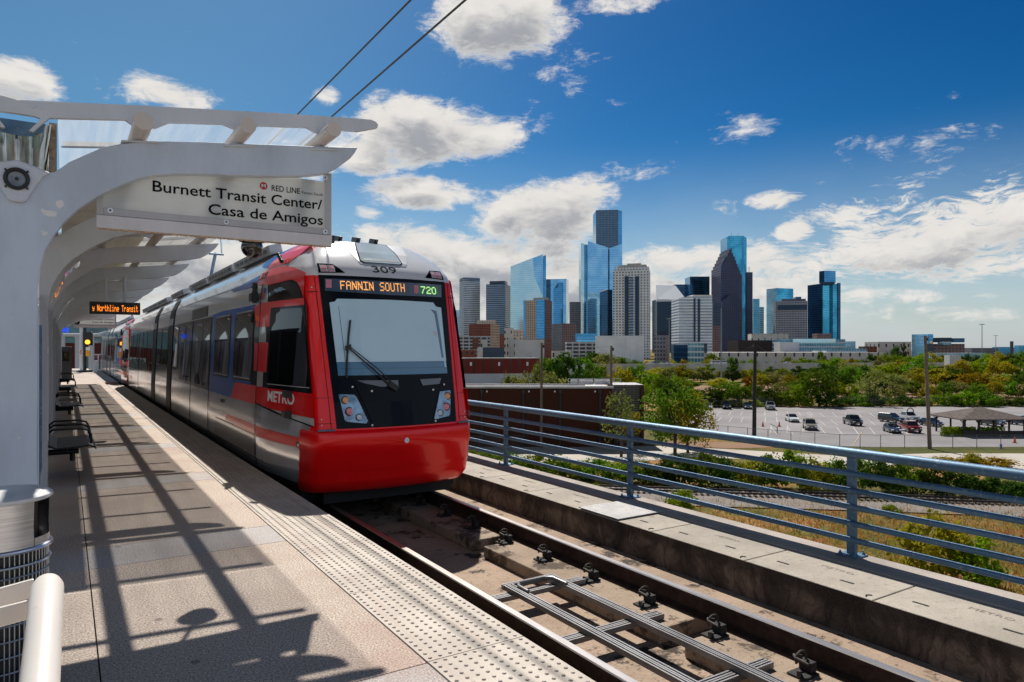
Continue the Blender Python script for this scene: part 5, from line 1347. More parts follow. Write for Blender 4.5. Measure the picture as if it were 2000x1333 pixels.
FAC = dict(
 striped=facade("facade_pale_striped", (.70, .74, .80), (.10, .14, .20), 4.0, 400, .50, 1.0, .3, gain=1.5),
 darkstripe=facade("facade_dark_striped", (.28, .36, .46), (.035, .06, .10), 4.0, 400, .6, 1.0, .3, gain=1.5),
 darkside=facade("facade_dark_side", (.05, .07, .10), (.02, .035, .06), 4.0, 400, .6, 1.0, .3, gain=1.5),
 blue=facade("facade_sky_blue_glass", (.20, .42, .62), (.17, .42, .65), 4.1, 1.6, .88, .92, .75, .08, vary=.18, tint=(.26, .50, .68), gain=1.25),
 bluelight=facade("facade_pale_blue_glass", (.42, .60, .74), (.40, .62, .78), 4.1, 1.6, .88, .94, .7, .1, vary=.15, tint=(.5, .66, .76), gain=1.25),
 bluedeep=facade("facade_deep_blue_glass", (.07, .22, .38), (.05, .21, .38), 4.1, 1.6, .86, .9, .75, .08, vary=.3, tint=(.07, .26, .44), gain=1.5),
 navy=facade("facade_navy_glass", (.03, .075, .13), (.02, .06, .115), 4.0, 2.0, .8, .85, .6, .1, vary=.5, tint=(.03, .10, .18), gain=1.5),
 black=facade("facade_black_glass", (.02, .032, .05), (.016, .03, .055), 4.0, 2.2, .85, .9, .6, .1, vary=.5, tint=(.016, .03, .05), gain=1.5),
 chase=facade("facade_grey_punched", (.13, .22, .33), (.025, .04, .065), 3.9, 3.1, .55, .55, .4, gain=1.5),
 tan=facade("facade_tan_punched", (.46, .33, .24), (.10, .13, .16), 3.5, 3.4, .62, .5, .3, gain=1.5),
 brownp=facade("facade_brown_punched", (.19, .125, .125), (.035, .035, .045), 3.4, 3.0, .5, .5, .3, gain=1.5),
 brick=facade("facade_red_brick", (.26, .085, .06), (.035, .035, .04), 3.6, 3.2, .5, .45, .3),
 greydark=facade("facade_dark_concrete", (.14, .145, .17), (.03, .035, .045), 3.8, 2.8, .5, .55, .3, gain=1.5),
 beige=facade("facade_beige_punched", (.78, .70, .68), (.045, .05, .06), 4.0, 4.4, .48, .46, .3, wrough=.7, gain=1.5),
 whitestripe=facade("facade_white_banded", (.74, .76, .80), (.17, .21, .27), 4.0, 400, .45, 1.0, .3, gain=1.5),
 boa=facade("facade_red_granite", (.065, .066, .105), (.022, .030, .060), 4.0, 3.4, .55, .5, .5, tint=(.03, .065, .13), gain=1.5),
 teal=facade("facade_teal_glass", (.04, .24, .36), (.03, .23, .36), 4.0, 2.0, .86, .88, .75, .08, vary=.25, tint=(.07, .38, .52), gain=1.5),
 greygrid=facade("facade_grey_grid", (.27, .275, .32), (.03, .035, .05), 4.0, 2.7, .58, .62, .3, gain=1.5),
 bluegrey=facade("facade_blue_grey_glass", (.22, .34, .42), (.16, .30, .40), 4.0, 2.2, .8, .88, .6, .12, tint=(.3, .44, .52), gain=1.5),
 white=facade("facade_white_plain", (.60, .59, .60), (.50, .50, .52), 14, 9.0, .02, .02, 0),
 whitewin=facade("facade_white_small_windows", (.58, .55, .52), (.04, .04, .05), 8.0, 7.5, .42, .20, .2),
 garage=facade("facade_open_garage", (.52, .53, .55), (.03, .035, .045), 3.4, 6.0, .62, .82, .1),
 whitebox=facade("facade_white_ribbed", (.74, .75, .80), (.50, .52, .58), 400, 5.0, 1.0, .08, 0, gain=1.5),
 corr=facade("facade_red_corrugated", (.22, .035, .030), (.09, .016, .016), 400, 3.4, 1.0, .35, 0, wrough=.55),
 theatre=facade("facade_dark_brown_cladding", (.045, .034, .036), (.03, .022, .024), 3.0, 5.0, .1, .9, .1),
 lowglass=facade("facade_low_glass", (.42, .46, .50), (.06, .16, .22), 4.2, 2.4, .7, .9, .5, .12, tint=(.10, .26, .34), gain=1.5),
)
M_ROOF = pbr("flat_roof", (.30, .29, .28), .9, var=.2, vscale=.1)
M_ROOFD = pbr("dark_flat_roof", (.06, .06, .065), .9, var=.2, vscale=.1)
M_MANS = pbr("pale_mansard", (.50, .46, .44), .8, var=.2, vscale=.2)
M_BRICKR = pbr("terracotta_roof", (.30, .09, .06), .8, var=.3, vscale=.4)
def wall_quad(m, a, b_, z0a, z1a, z0b, z1b, mi, off=0.0):
    i0 = len(m.f); L = (Vector((b_.x, b_.y, 0)) - Vector((a.x, a.y, 0))).length
    m.add([(a.x, a.y, z0a), (b_.x, b_.y, z0b), (b_.x, b_.y, z1b), (a.x, a.y, z1a)], [(0, 1, 2, 3)], mi)
    m.uv[i0] = [(off, z0a - GZ), (off + L, z0b - GZ), (off + L, z1b - GZ), (off, z1a - GZ)]
def zpx(y, d): return EYE + (HY - y)/FPX*d
def footprint(x0, xs, x1, d, phi=14):
    "plan of a block whose front runs from x0 to xs and whose visible side face runs on to x1 (xs == x0 or x1: front only)"
    tp = math.tan(R_(phi)); P = lambda x, dd: Vector(((at(x, HY, dd)).x, (at(x, HY, dd)).y, 0))
    if abs(x1 - xs) < .2:
        A = at(x0, HY, d); B = at(x1, HY, d); dep = (B-A).length*.8; return [A, B, B + FW*dep, A + FW*dep]
    if abs(xs - x0) < .2:
        A = at(x0, HY, d); B = at(x1, HY, d); dep = (B-A).length*.8; return [A, B, B + FW*dep, A + FW*dep]
    wA = (xs-x0)*d/FPX; wC = (x1-xs)*d/FPX
    Bc = at(xs, HY, d)
    if wA >= wC: A = Bc - RT*wA + FW*wA*tp; Cc = Bc + RT*wC + FW*wC/tp
    else: A = Bc - RT*wA + FW*wA/tp; Cc = Bc + RT*wC + FW*wC*tp
    return [A, Bc, Cc, A + Cc - Bc]
def block(m, fp, z0, z1, mats=(0, 1), roof=2, tops=None):
    tops = tops or [z1]*4; off = 0
    for i in range(4):
        a, b_ = fp[i], fp[(i+1) % 4]; mi = mats[0] if i in (0, 2) else mats[1]
        wall_quad(m, a, b_, z0, tops[i], z0, tops[(i+1) % 4], mi, off); off += (b_-a).length
    m.add([(p.x, p.y, z) for p, z in zip(fp, tops)], [(0, 1, 2, 3)], roof)
BUILD = []
def tower(label, x0, xs, x1, yt, d, fm, sm=None, phi=14, name="office_tower", cat="tower", tops_y=None, roof=M_ROOFD, extra=None, group=None):
    fp = footprint(x0, xs, x1, d, phi); m = MB()
    depth = [(p - Vector((0, 0, 0))).dot(FW) for p in fp]
    tops = [zpx(y, dd) for y, dd in zip(tops_y, depth)] if tops_y else [zpx(yt, d)]*4
    block(m, fp, GZ, 0, tops=tops)
    o = m.build(name, [FAC[fm], FAC[sm or fm], roof], fix=False); tag(o, label, cat, group)
    BUILD.append((x0, x1, yt, o))
    return o, fp, tops
def addblock(parent, nm, x0, xs, x1, yt, yb, d, fm, sm=None, phi=14, roof=M_ROOFD, tops_y=None):
    fp = footprint(x0, xs, x1, d, phi); m = MB(); depth = [p.dot(FW) for p in fp]
    tops = [zpx(y, dd) for y, dd in zip(tops_y, depth)] if tops_y else [zpx(yt, d)]*4
    block(m, fp, zpx(yb, d), 0, tops=tops)
    f = lambda q: FAC[q] if isinstance(q, str) else q
    return m.build(nm, [f(fm), f(sm or fm), roof], parent, fix=False)
def outline_tower(label, pts, d, depth_m, fm, sm=None, phi=0, name="office_tower", cat="tower", parent=None, nm=None):
    "front outline given in photograph pixels, extruded depth_m backwards"
    m = MB(); fr = []
    for (x, y) in pts:
        p = at(x, y, d); fr.append(p)
    bk = [p + FW*depth_m for p in fr]; n = len(fr)
    bm = bmesh.new(); vs = [bm.verts.new(p) for p in fr]; f = bm.faces.new(vs); bmesh.ops.triangulate(bm, faces=[f]); bm.verts.index_update()
    x0 = fr[0].dot(RT)
    for f in bm.faces:
        i0 = len(m.f); q = [v.co for v in f.verts]; m.add(q, [tuple(range(len(q)))], 0); m.uv[i0] = [(p.dot(RT) - x0, p.z - GZ) for p in q]
    bm.free()
    for i in range(n):
        j = (i+1) % n; i0 = len(m.f); m.add([fr[i], bk[i], bk[j], fr[j]], [(0, 1, 2, 3)], 1)
        if abs(fr[i].x-fr[j].x) + abs(fr[i].y-fr[j].y) < .5: m.uv[i0] = [(0, fr[i].z-GZ), (depth_m, fr[i].z-GZ), (depth_m, fr[j].z-GZ), (0, fr[j].z-GZ)]
        else: m.uv[i0] = [(0, 0), (0, .1), (.1, .1), (.1, 0)]
    o = m.build(nm or name, [FAC[fm], FAC[sm or fm]], parent, fix=False)
    if not parent: tag(o, label, cat); BUILD.append((min(p[0] for p in pts), max(p[0] for p in pts), min(p[1] for p in pts), o))
    return o
def mast(parent, x, y0, y1, d, r=.5, nm="roof_mast"):
    a, b_ = at(x, y0, d), at(x, y1, d); m = MB(); m.cyl(a, b_, r, 6); return m.build(nm, M_ROOFG, parent)
# --- the skyline, from left to right
o, _, _ = tower("slim pale tower with thin horizontal stripes, leftmost of the skyline beside the tram", 895, 906, 937, 545, 1500, "darkstripe", "striped", 20)
addblock(o, "crown_band", 895.3, 906, 936.7, 542, 548, 1498, "darkside", "darkstripe", 20); mast(o, 930, 542, 536, 1500, .35)
tower("sliver of teal glass tower right against the tram's red pillar", 884, 884, 902, 606, 1600, "bluegrey")
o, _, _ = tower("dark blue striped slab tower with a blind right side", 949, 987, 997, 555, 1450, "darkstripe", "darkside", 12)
addblock(o, "plant_room", 956, 986, 991, 549, 556, 1455, "darkside", "darkside", 12)
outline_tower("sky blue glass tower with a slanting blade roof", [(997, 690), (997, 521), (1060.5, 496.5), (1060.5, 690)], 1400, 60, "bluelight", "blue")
outline_tower("narrow glass fin on the right edge of the slanting roof tower", [(1061, 690), (1061, 500), (1066.5, 498.5), (1066.5, 690)], 1398, 55, "bluedeep", "navy", name="glass_fin", cat="tower")
o_ = [b for b in BUILD][-2][3]
outline_tower(None, [(1041, 505), (1060, 498), (1060, 578), (1044, 541)], 1399.2, .6, "blue", "blue", parent=o_, nm="bright_facet")
tower("blue glass tower with a flat top, behind the tan apartment tower", 1067, 1106, 1113, 545, 1420, "blue", "bluelight", 12)
outline_tower(None, [(1081, 690), (1081, 566), (1090, 562), (1090, 552), (1099, 552), (1099, 690)], 1418.6, .6, "bluedeep", parent=BUILD[-1][3], nm="dark_reflection_panel")
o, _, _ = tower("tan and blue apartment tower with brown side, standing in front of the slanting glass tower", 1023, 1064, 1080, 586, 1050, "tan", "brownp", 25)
addblock(o, "corner_glazing", 1048, 1063.5, 1065, 585, 662, 1047.5, "bluedeep", "bluedeep", 25); addblock(o, "left_glazing", 1022.4, 1026, 1026.2, 588, 662, 1051, "bluedeep", "bluedeep", 25); addblock(o, "plant_room", 1042, 1066, 1072, 581.5, 587, 1056, "tan", "tan", 25)
tower("narrow dark concrete tower between blue glass and the tallest tower", 1113.5, 1113.5, 1134, 590, 1300, "greydark")
o, _, _ = tower("squat dark brown brick block with rows of small windows", 1081, 1098, 1127, 632, 980, "greydark", "brownp", 20)
o = outline_tower("tallest tower, grey and square with a grid of small windows and a blue right edge", [(1164, 690), (1164, 411), (1207, 410), (1207, 690)], 1500, 55, "chase", "bluedeep")
outline_tower(None, [(1207.2, 690), (1207.2, 410.5), (1215, 413), (1215, 690)], 1503, 50, "bluedeep", parent=o, nm="blue_flank"); mast(o, 1190, 411, 408.5, 1505, .6)
o = outline_tower("bright blue glass tower with a notched V roof in front of the tallest tower", [(1148, 690), (1148, 471), (1187.5, 484), (1187.5, 690)], 1280, 45, "blue", "bluelight")
outline_tower(None, [(1190.5, 690), (1190.5, 485), (1215.3, 476.5), (1215.3, 690)], 1283, 42, "blue", "bluedeep", parent=o, nm="right_wing"); outline_tower(None, [(1187.5, 690), (1187.5, 487), (1190.5, 487), (1190.5, 690)], 1286, 36, "navy", parent=o, nm="dark_groove")
outline_tower(None, [(1134.5, 690), (1134.5, 476), (1141, 476), (1141, 690)], 1290, 40, "bluelight", parent=o, nm="left_wing"); outline_tower(None, [(1141.2, 690), (1141.2, 478), (1148, 478), (1148, 690)], 1296, 36, "bluedeep", "navy", parent=o, nm="left_recess")
o, _, _ = tower("black glass block in front of the notched blue tower", 1172, 1187, 1200, 567, 1150, "navy", "black", 25, tops_y=[572, 566, 566, 566])
# beige stepped tower
o, _, _ = tower("tall beige stepped tower with two dark window stripes", 1200, 1268, 1279, 527, 1000, "beige", "beige", 14, roof=M_MANS)
addblock(o, "upper_tier", 1203, 1267, 1275, 521, 528, 1003, "beige", "beige", 14, roof=M_MANS)
addblock(o, "mansard_roof", 1209, 1262, 1270, 517, 522, 1006, M_MANS, M_MANS, 14, roof=M_MANS); addblock(o, "mansard_roof", 1226, 1252, 1258, 514.5, 518, 1009, M_MANS, M_MANS, 14, roof=M_MANS)
for (a, b_) in ((1220.5, 1227.5), (1241, 1248)):
    addblock(o, "window_stripe", a, b_, b_, 540, 656, 998.2 + (1268-b_)*.18, "black", "black")
addblock(o, "window_stripe", 1230.5, 1238, 1238, 541, 656, 1000+ (1268-1238)*.18, "darkstripe", "black")
mast(o, 1222, 516.5, 515.4, 1000, 8.0, "crane_arm") if False else None
# slanted-roof dark pair
o = outline_tower("black glass tower with a grey slanted roof, right of the beige tower", [(1283, 690), (1283, 585), (1327, 585), (1327, 690)], 1180, 40, "black", "black")
m = MB(); q = [at(1281, 587, 1178), at(1341, 586, 1178), at(1319, 558, 1225), at(1281, 557, 1225)]; q2 = [at(1281, 590, 1178.2), at(1341, 589, 1178.2), at(1341, 589, 1226), at(1281, 590, 1226)]
m.add(q + q2, [(0, 1, 2, 3), (0, 4, 5, 1), (1, 5, 6, 2), (3, 2, 6, 7), (0, 3, 7, 4)]); m.build("slanted_roof", M_ROOFG, o)
o = outline_tower("dark teal tower with a square hole framed in its top", [(1347.5, 690), (1347.5, 540.5), (1386, 540.5), (1386, 690), (1372, 690), (1372, 548), (1356, 548), (1356, 553.5), (1371.9, 553.5), (1371.9, 690)], 1350, 40, "navy", "bluedeep")
tower("low dark shoulder tower behind the slanted grey roof", 1318, 1318, 1352, 556, 1370, "navy")
o = outline_tower("white banded office block with dark vertical slots", [(1326, 690), (1326, 583), (1353, 583), (1353, 576.5), (1391, 576.5), (1391, 690)], 950, 45, "whitestripe")
for (a, b_, yt) in ((1355, 1358.5, 583), (1363, 1367.5, 584)): addblock(o, "window_slot", a, b_, b_, yt, 668, 949.2, "black", "black")
tower("dark ribbed tower squeezed between the white banded block and the gabled tower", 1392.5, 1392.5, 1408, 592, 1200, "darkside")
tower("small brown rounded block below the dark ribbed tower", 1393, 1393, 1408, 637, 1000, "brownp", name="office_block", cat="building")
# gabled red granite tower and the curved teal tower behind it
o = outline_tower("tall curved teal glass tower behind the dark gabled tower", [(1420, 690), (1420, 464), (1424, 461), (1452, 461), (1458.3, 465), (1458.3, 690)], 1420, 45, "teal", "bluedeep"); mast(o, 1441, 461, 456, 1425, .4); mast(o, 1428.5, 462, 455, 1425, .4)
outline_tower(None, [(1450, 690), (1450, 464.5), (1453, 464.5), (1453, 690)], 1419.2, .5, "bluedeep", parent=o, nm="dark_seam")
def steps(xa, ya, xb, yb, n):
    out = []
    for i in range(n): out += [(xa+(xb-xa)*i/n, ya+(yb-ya)*(i+1)/n), (xa+(xb-xa)*(i+1)/n, ya+(yb-ya)*(i+1)/n)]
    return out
pk = [(1408, 690), (1408, 525)] + steps(1408, 528, 1427.5, 488, 6) + [(1428, 484), (1429, 488)] + steps(1429.5, 488, 1449, 536, 7) + [(1449, 690)]
o = outline_tower("dark red granite tower with stepped gables", pk, 1250, 60, "boa", "boa")
pk2 = [(1411, 690), (1411, 590)] + steps(1411, 592, 1425.5, 577, 4) + [(1426, 574.5), (1426.8, 577)] + steps(1427, 577, 1441, 612, 5) + [(1441, 690)]
outline_tower(None, pk2, 1235, 14, "boa", "boa", parent=o, nm="front_gable")
o, _, _ = tower("slim dark brown tower against the right side of the curved teal tower", 1458.6, 1458.6, 1470, 532, 1380, "boa"); mast(o, 1463, 532, 521, 1390, .5)
tower("pale teal glass tower half hidden right of the brown tower", 1471, 1471, 1483.5, 584, 1450, "bluegrey")
tower("light grey ribbed tower, low and narrow", 1483.7, 1483.7, 1492, 600, 1500, "striped")
tower("teal tower behind the wide grey gridded block", 1507, 1517, 1555, 563, 1450, "bluegrey", "teal", 20)
o, _, _ = tower("wide grey block with a fine window grid and dark band under the roof", 1519.5, 1577, 1581.5, 588, 1250, "greygrid", "greydark", 10)
addblock(o, "dark_band", 1523, 1576.5, 1577, 596, 605, 1248, "black", "black", 10); addblock(o, "plant_room", 1530, 1574, 1576, 584, 589, 1262, "greydark", "greydark", 10); addblock(o, "plant_room", 1555, 1565, 1570, 580, 585, 1290, "navy", "navy", 10)
o, _, _ = tower("rightmost tall tower, teal glass with dark sides and a capped square crown", 1595, 1607, 1641.5, 554, 1250, "navy", "teal", 16)
addblock(o, "crown", 1606, 1610, 1635.5, 529, 553, 1262, "navy", "bluedeep", 16); addblock(o, "dark_edge", 1636.5, 1636.5, 1641.8, 553, 690, 1246, "navy", "navy"); addblock(o, "notched_band", 1610, 1610, 1630, 551, 556, 1244, "black", "black")
# lower city, nearer
def low(label, x0, xs, x1, yt, d, fm, sm=None, phi=20, roof=M_ROOF, name="office_block"):
    return tower(label, x0, xs, x1, yt, d, fm, sm, phi, name, "building", roof=roof)[0]
low("pale beige and brick hotel block behind the garage, left of the city", 915, 958, 975, 633, 900, "brick", "tan", 25)
low("cream top storeys behind the red brick block", 931, 931, 968, 626, 930, "tan")
o = low("white and brick parking garage at the left end of the city beside the tram", 894, 894, 957, 657, 700, "garage")
addblock(o, "brick_bay", 923, 934, 934, 660, 682, 698.5, "brick", "brick"); addblock(o, "window_bay", 939, 952, 952, 664, 680, 698.5, "whitewin", "whitewin")
low("orange roofed low building right beside the tram, in front of the garage", 899, 899, 929, 684, 420, "brick", roof=M_BRICKR)
low("white and dark glass low hall in front of the brick garage", 930, 943, 985, 679, 430, "white", "darkside", 15)
for i, (x0, x1, yt, fm, lab) in enumerate([(976, 988, 654, "brick", "tiny red brick block between the garage and the pale houses"), (985, 1003, 641, "whitewin", "pale low house with small windows left of the tan tower"), (1003, 1023, 645, "tan", "cream low building under the tan apartment tower"), (990, 1012, 660, "whitewin", "small white building in the front row below the slanting glass tower")]):
    low(lab, x0, x0, x1, yt, 850 - i*40, fm)
o = low("white windowless box building with a brick right side", 1006, 1063, 1081, 664, 560, "white", "brick", 15)
low("white framed open parking garage", 1107, 1107, 1164, 668, 640, "garage"); low("teal glass block above the white garage", 1126, 1126, 1164, 652, 760, "bluedeep")
low("low pale house with a hipped roof before the white garage", 1079, 1079, 1116, 686, 520, "whitewin", roof=M_BRICKR)
low("large blank white box building below the beige tower", 1164.5, 1258, 1273, 656, 600, "whitebox", "white", 10)
low("dark brown office block right of the white box", 1280, 1300, 1314, 655, 650, "greydark", "brownp", 25)
low("dark glass pavilion with framed cubes", 1346, 1375, 1403, 671, 520, "lowglass", "navy", 20); low("plain dark glass block with a teal sheen", 1316, 1316, 1345, 674, 560, "navy")
o = low("long white low building with small dark slots along the trees", 1404, 1404, 1737, 689, 560, "whitewin")
low("dark brown theatre block behind the long white building", 1442, 1442, 1531, 665, 700, "theatre")
low("grey white block with two rows of tiny windows", 1472, 1540, 1548, 652, 850, "whitewin", "whitewin", 10)
o = low("low blue glass theatre with white end wall", 1523, 1523, 1651, 663, 680, "lowglass"); addblock(o, "white_wing", 1523, 1561, 1561, 669, 692, 676, "white", "white"); addblock(o, "upper_tier", 1549, 1632, 1632, 662.2, 671, 677, "bluelight", "bluelight")
low("grey blue wing right of the glass theatre", 1651, 1671, 1687, 667, 720, "bluegrey", "bluedeep", 25); low("long glass and pale front wing below the glass theatre", 1614, 1614, 1694, 681, 600, "lowglass")
low("dark pyramid roofed house between the teal tower and the trees", 1596, 1596, 1624, 652, 900, "brownp", roof=M_MANS)
low("red roofed hall right of the glass theatre", 1687, 1687, 1713, 677, 640, "brick", roof=M_BRICKR); low("cream blank hall far right of the theatres", 1715, 1715, 1780, 668, 700, "whitewin")
low("square blue glass office block standing alone on the right", 1798, 1812, 1827, 653, 800, "blue", "bluedeep", 25)
o = low("dark stepped building with rooftop billboards on the right", 1832, 1884, 1893, 672, 650, "brownp", "black", 12); addblock(o, "billboard", 1834, 1859, 1859, 660, 669, 646, "black", "black"); addblock(o, "billboard", 1861, 1884, 1884, 661, 669, 647, "navy", "navy"); addblock(o, "glass_storey", 1840, 1858, 1858, 668, 674, 643, "lowglass", "lowglass")
low("tiny dark chimney like tower on the far right horizon", 1975, 1975, 1979.5, 667, 1200, "darkside"); low("far low blue block at the right end of the horizon", 1990, 1990, 2006, 675, 1300, "bluedeep")
low("white shed among the trees on the right", 1855, 1855, 1877, 694, 330, "white"); 
low("low grey warehouse between the long white building and the shed", 1850, 1850, 1925, 690, 520, "bluegrey")
for i, (x0, x1, yt) in enumerate([(1898, 1950, 680), (1950, 1972, 678), (2006, 2080, 679)]):
    low(["far dark tree covered rise of low roofs", "small far roof beside the dark chimney tower", "far grey roofs at the right frame edge"][i], x0, x0, x1, yt, 1500, ["greydark", "bluedeep", "greydark"][i])
# ------------------------------------------------------------------ nearer buildings
def siding(name, col, fh, dark):
    return facade(name, col, dark, fh, 400, .18, 1.0, 0, .8, .8, vary=0, tint=dark)
M_SIDE = siding("brown_horizontal_siding", (.070, .022, .013), .24, (.042, .014, .009))
M_TRIM = pbr("dark_green_downspout", (.015, .028, .030), .5)
M_ROOFW = pbr("pale_metal_roof", (.42, .40, .39), .45, metal=.3, var=.2, vscale=.3)
M_LOUV = facade("grey_louvre", (.16, .14, .13), (.05, .045, .045), .35, .5, .5, .8, 0)
D0 = 100.5
bb = thing("brick_warehouse", "long dark brown warehouse with pale flat roof beyond the railing", "warehouse", at(1000, 873, D0))
def wpt(x, z, d=D0): p = at(x, HY, d); return Vector((p.x, p.y, z))
ZT = zpx(757.5, D0)
m = MB(); fp = [wpt(640, 0), wpt(1196, 0), wpt(1196, 0) + FW*11, wpt(640, 0) + FW*11]; block(m, fp, GZ, ZT, mats=(0, 0), roof=1); m.build("wall", [M_SIDE, M_ROOFW], bb, fix=False)
m = MB(); a, b_ = wpt(640, ZT), wpt(1198, ZT); c = (a+b_)/2; m.obox(c - FW*.10 + Vector((0, 0, .06)), (b_-a)/2, FW*.16, Vector((0, 0, .16))); m.obox(c + FW*3.5 + Vector((0, 0, .22)), (b_-a)/2*.82, FW*.08, Vector((0, 0, .14))); m.build("roof_edge", M_ROOFW, bb)
for x in (868, 941, 1022, 1094, 1172):
    p = wpt(x, 0) - FW*.1; m = MB(); m.cyl((p.x, p.y, GZ + .1), (p.x, p.y, ZT - .7), .13, 8); m.obox((p.x, p.y, ZT - .55), RT*.22, FW*.12, Vector((0, 0, .22))); m.build("downspout", M_TRIM, bb)
for x in (951, 1033, 1083.5, 1162):
    p = wpt(x, 0) - FW*.12; m = MB(); m.obox((p.x, p.y, ZT - .55), RT*.10, FW*.08, Vector((0, 0, .11))); m.build("wall_lamp", M_BOLT, bb)
p = wpt(1038, 0) - FW*.03; m = MB(); m.obox((p.x, p.y, zpx(785, D0)), RT*.36, FW*.04, Vector((0, 0, .45))); m.obox((p.x, p.y, zpx(785, D0)), RT*.30, FW*.05, Vector((0, 0, .39)), 1); m.build("window", [M_SIDE, M_TGLASS], bb)
m = MB(); fp = [wpt(1199, 0, 103.2), wpt(1257, 0, 103.2), wpt(1257, 0, 103.2) + FW*7, wpt(1199, 0, 103.2) + FW*7]; block(m, fp, GZ, zpx(752, 103.2), mats=(0, 0), roof=1); m.build("louvred_annex", [M_LOUV, M_ROOFW], bb, fix=False)
p = wpt(1254, 0, 103.0); m = MB(); m.obox((p.x, p.y, (GZ + zpx(752, 103.2))/2), RT*.25, FW*.2, Vector((0, 0, (zpx(752, 103.2)-GZ)/2))); m.build("corner_post", M_SIDE, bb)
for (x0, x1, y0, y1) in ((1115, 1128, 741, 751), (1130, 1158, 744, 751), (1162, 1196, 743, 750)):
    a = at((x0+x1)/2, (y0+y1)/2, 109.9); m = MB(); m.obox((a.x, a.y, ZT + .35), RT*(x1-x0)*.5*109.9/FPX, FW*.5, Vector((0, 0, .35))); m.build("roof_unit", M_ROOFW, bb, bevel=.03)
m = MB()
for z in (.55, 1.0):
    m.cyl(wpt(1110, ZT + z, 107.2), wpt(1213, ZT + z, 107.2), .03, 6)
for k in range(9): m.cyl(wpt(1110 + k*12.8, ZT, 107.2), wpt(1110 + k*12.8, ZT + 1.0, 107.2), .03, 6)
m.build("roof_guardrail", M_WHITE, bb)
# red corrugated shed behind
cs = thing("corrugated_shed", "long red corrugated metal shed with a pale base behind the warehouse", "shed", at(960, 745, 254.7))
m = MB(); fp = [wpt(760, 0, 254.7), wpt(1054, 0, 262.8), wpt(1054, 0, 262.8) + FW*25, wpt(760, 0, 254.7) + FW*25]; block(m, fp, zpx(731, 254.7), zpx(701, 254.7), mats=(0, 0), roof=1); m.build("wall", [FAC["corr"], M_ROOFW], cs, fix=False)
m = MB(); fp2 = [p - FW*.2 for p in fp]; block(m, fp2, GZ, zpx(731.2, 254.7), mats=(0, 0), roof=1); m.build("base_wall", [FAC["white"], M_ROOFW], cs, fix=False)
m = MB(); a, b_ = wpt(760, zpx(700.5, 254.7), 254.7), wpt(1055, zpx(700.5, 254.7), 262.8); m.obox((a+b_)/2 - FW*.2, (b_-a)/2, FW*.3, Vector((0, 0, .18))); m.build("roof_trim", M_ROOFW, cs)
for x in (920, 975, 1030):
    p = wpt(x, zpx(704, 254.7), 191) - FW*.6; m = MB(); m.obox(p, RT*.25, FW*.3, Vector((0, 0, .45))); m.build("roof_scupper", M_BOLT, cs)
# depot building at the platform's far end
db = thing("brick_depot", "red brown brick building with teal windows beyond the far end of the platform", "building", (-3, 92, GZ))
M_TEALG = pbr("teal_glass", (.02, .13, .15), .1, coat=1.0, var=.4, vscale=.5)
M_DBRICK = facade("depot_brick", (.12, .032, .026), (.10, .028, .022), .3, .8, .3, .9, 0, .8, .8, vary=.3, tint=(.11, .03, .024))
dY = 96.0
m = MB(); fp = [Vector((-14, dY, 0)), Vector((24, dY, 0)), Vector((24, dY + 14, 0)), Vector((-14, dY + 14, 0))]; block(m, fp, GZ, 2.35, mats=(0, 0), roof=1); m.build("wall", [M_DBRICK, M_ROOF], db, fix=False)
m = MB(); m.box(-8, 20, dY - .15, dY + 3, 2.36, 4.9); m.build("glazed_storey", M_TEALG, db)
for (x0, x1, z0, z1) in ((1.9, 4.6, -.75, .95), (7.3, 8.6, -.75, .95), (-3.5, -.5, -.75, .95), (11, 13, -.75, .95)):
    m = MB(); m.box(x0 - .12, x1 + .12, dY - .12, dY + .1, z0 - .12, z1 + .12); f_ = m.build("window", M_WHITE, db); m = MB(); m.box(x0, x1, dY - .16, dY - .12, z0, z1); m.box((x0+x1)/2 - .05, (x0+x1)/2 + .05, dY - .19, dY - .16, z0, z1, 1); m.build("pane", [M_TEALG, M_WHITE], f_)
# ------------------------------------------------------------------ far end of the platform
M_AMB = pbr("amber_signal_lamp", (.8, .35, .03), .4, emit=(1.0, .42, .03), estr=1.8)
M_YSIGN = pbr("yellow_sign", (.80, .38, .02), .5)
sg = thing("rail_signal", "black signal mast with a lit amber lamp and yellow plate at the platform end", "signal", (1.35, 52, 0))
def P52(x, y, d=50.0): return at(x, y, d)
a = P52(165.5, 727); b_ = P52(165.5, 640)
m = MB(); m.cyl((a.x, a.y, 0), (a.x, a.y, b_.z), .11, 12); m.cyl((a.x, a.y, 0), (a.x, a.y, .15), .5, 12); m.build("mast", M_BLACK, sg)
c = P52(171.5, 662, 49.6); m = MB(); m.obox(c, RT*.30, FW*.12, Vector((0, 0, .48))); m.build("signal_head", M_BLACK, sg, bevel=.03)
c = P52(171.8, 668.5, 49.4); m = MB(); m.cyl(c, c - FW*.10, .155, 18); m.build("amber_lamp", M_AMB, sg)
c = P52(171.8, 681.5, 49.5); m = MB(); m.obox(c, RT*.15, FW*.02, Vector((0, 0, .12))); m.build("white_plate", M_BOLT, sg)
c = P52(171.8, 691, 49.5); m = MB(); m.obox(c, RT*.15, FW*.02, Vector((0, 0, .20))); m.build("yellow_plate", M_YSIGN, sg)
pp = thing("white_mast", "white steel mast with a red ringed prohibition sign beside the signal", "mast", P52(160, 727, 52))
a = P52(159.5, 722, 52); m = MB(); m.cyl((a.x, a.y, 0), (a.x, a.y, 4.6), .14, 12); m.obox((a.x, a.y, .05), RT*.5, FW*.5, Vector((0, 0, .05))); m.build("post", M_WHITE, pp)
c = P52(160, 688.5, 51.7); m = MB(); m.obox(c, RT*.19, FW*.01, Vector((0, 0, .19))); m.build("sign_plate", M_BOLT, pp)
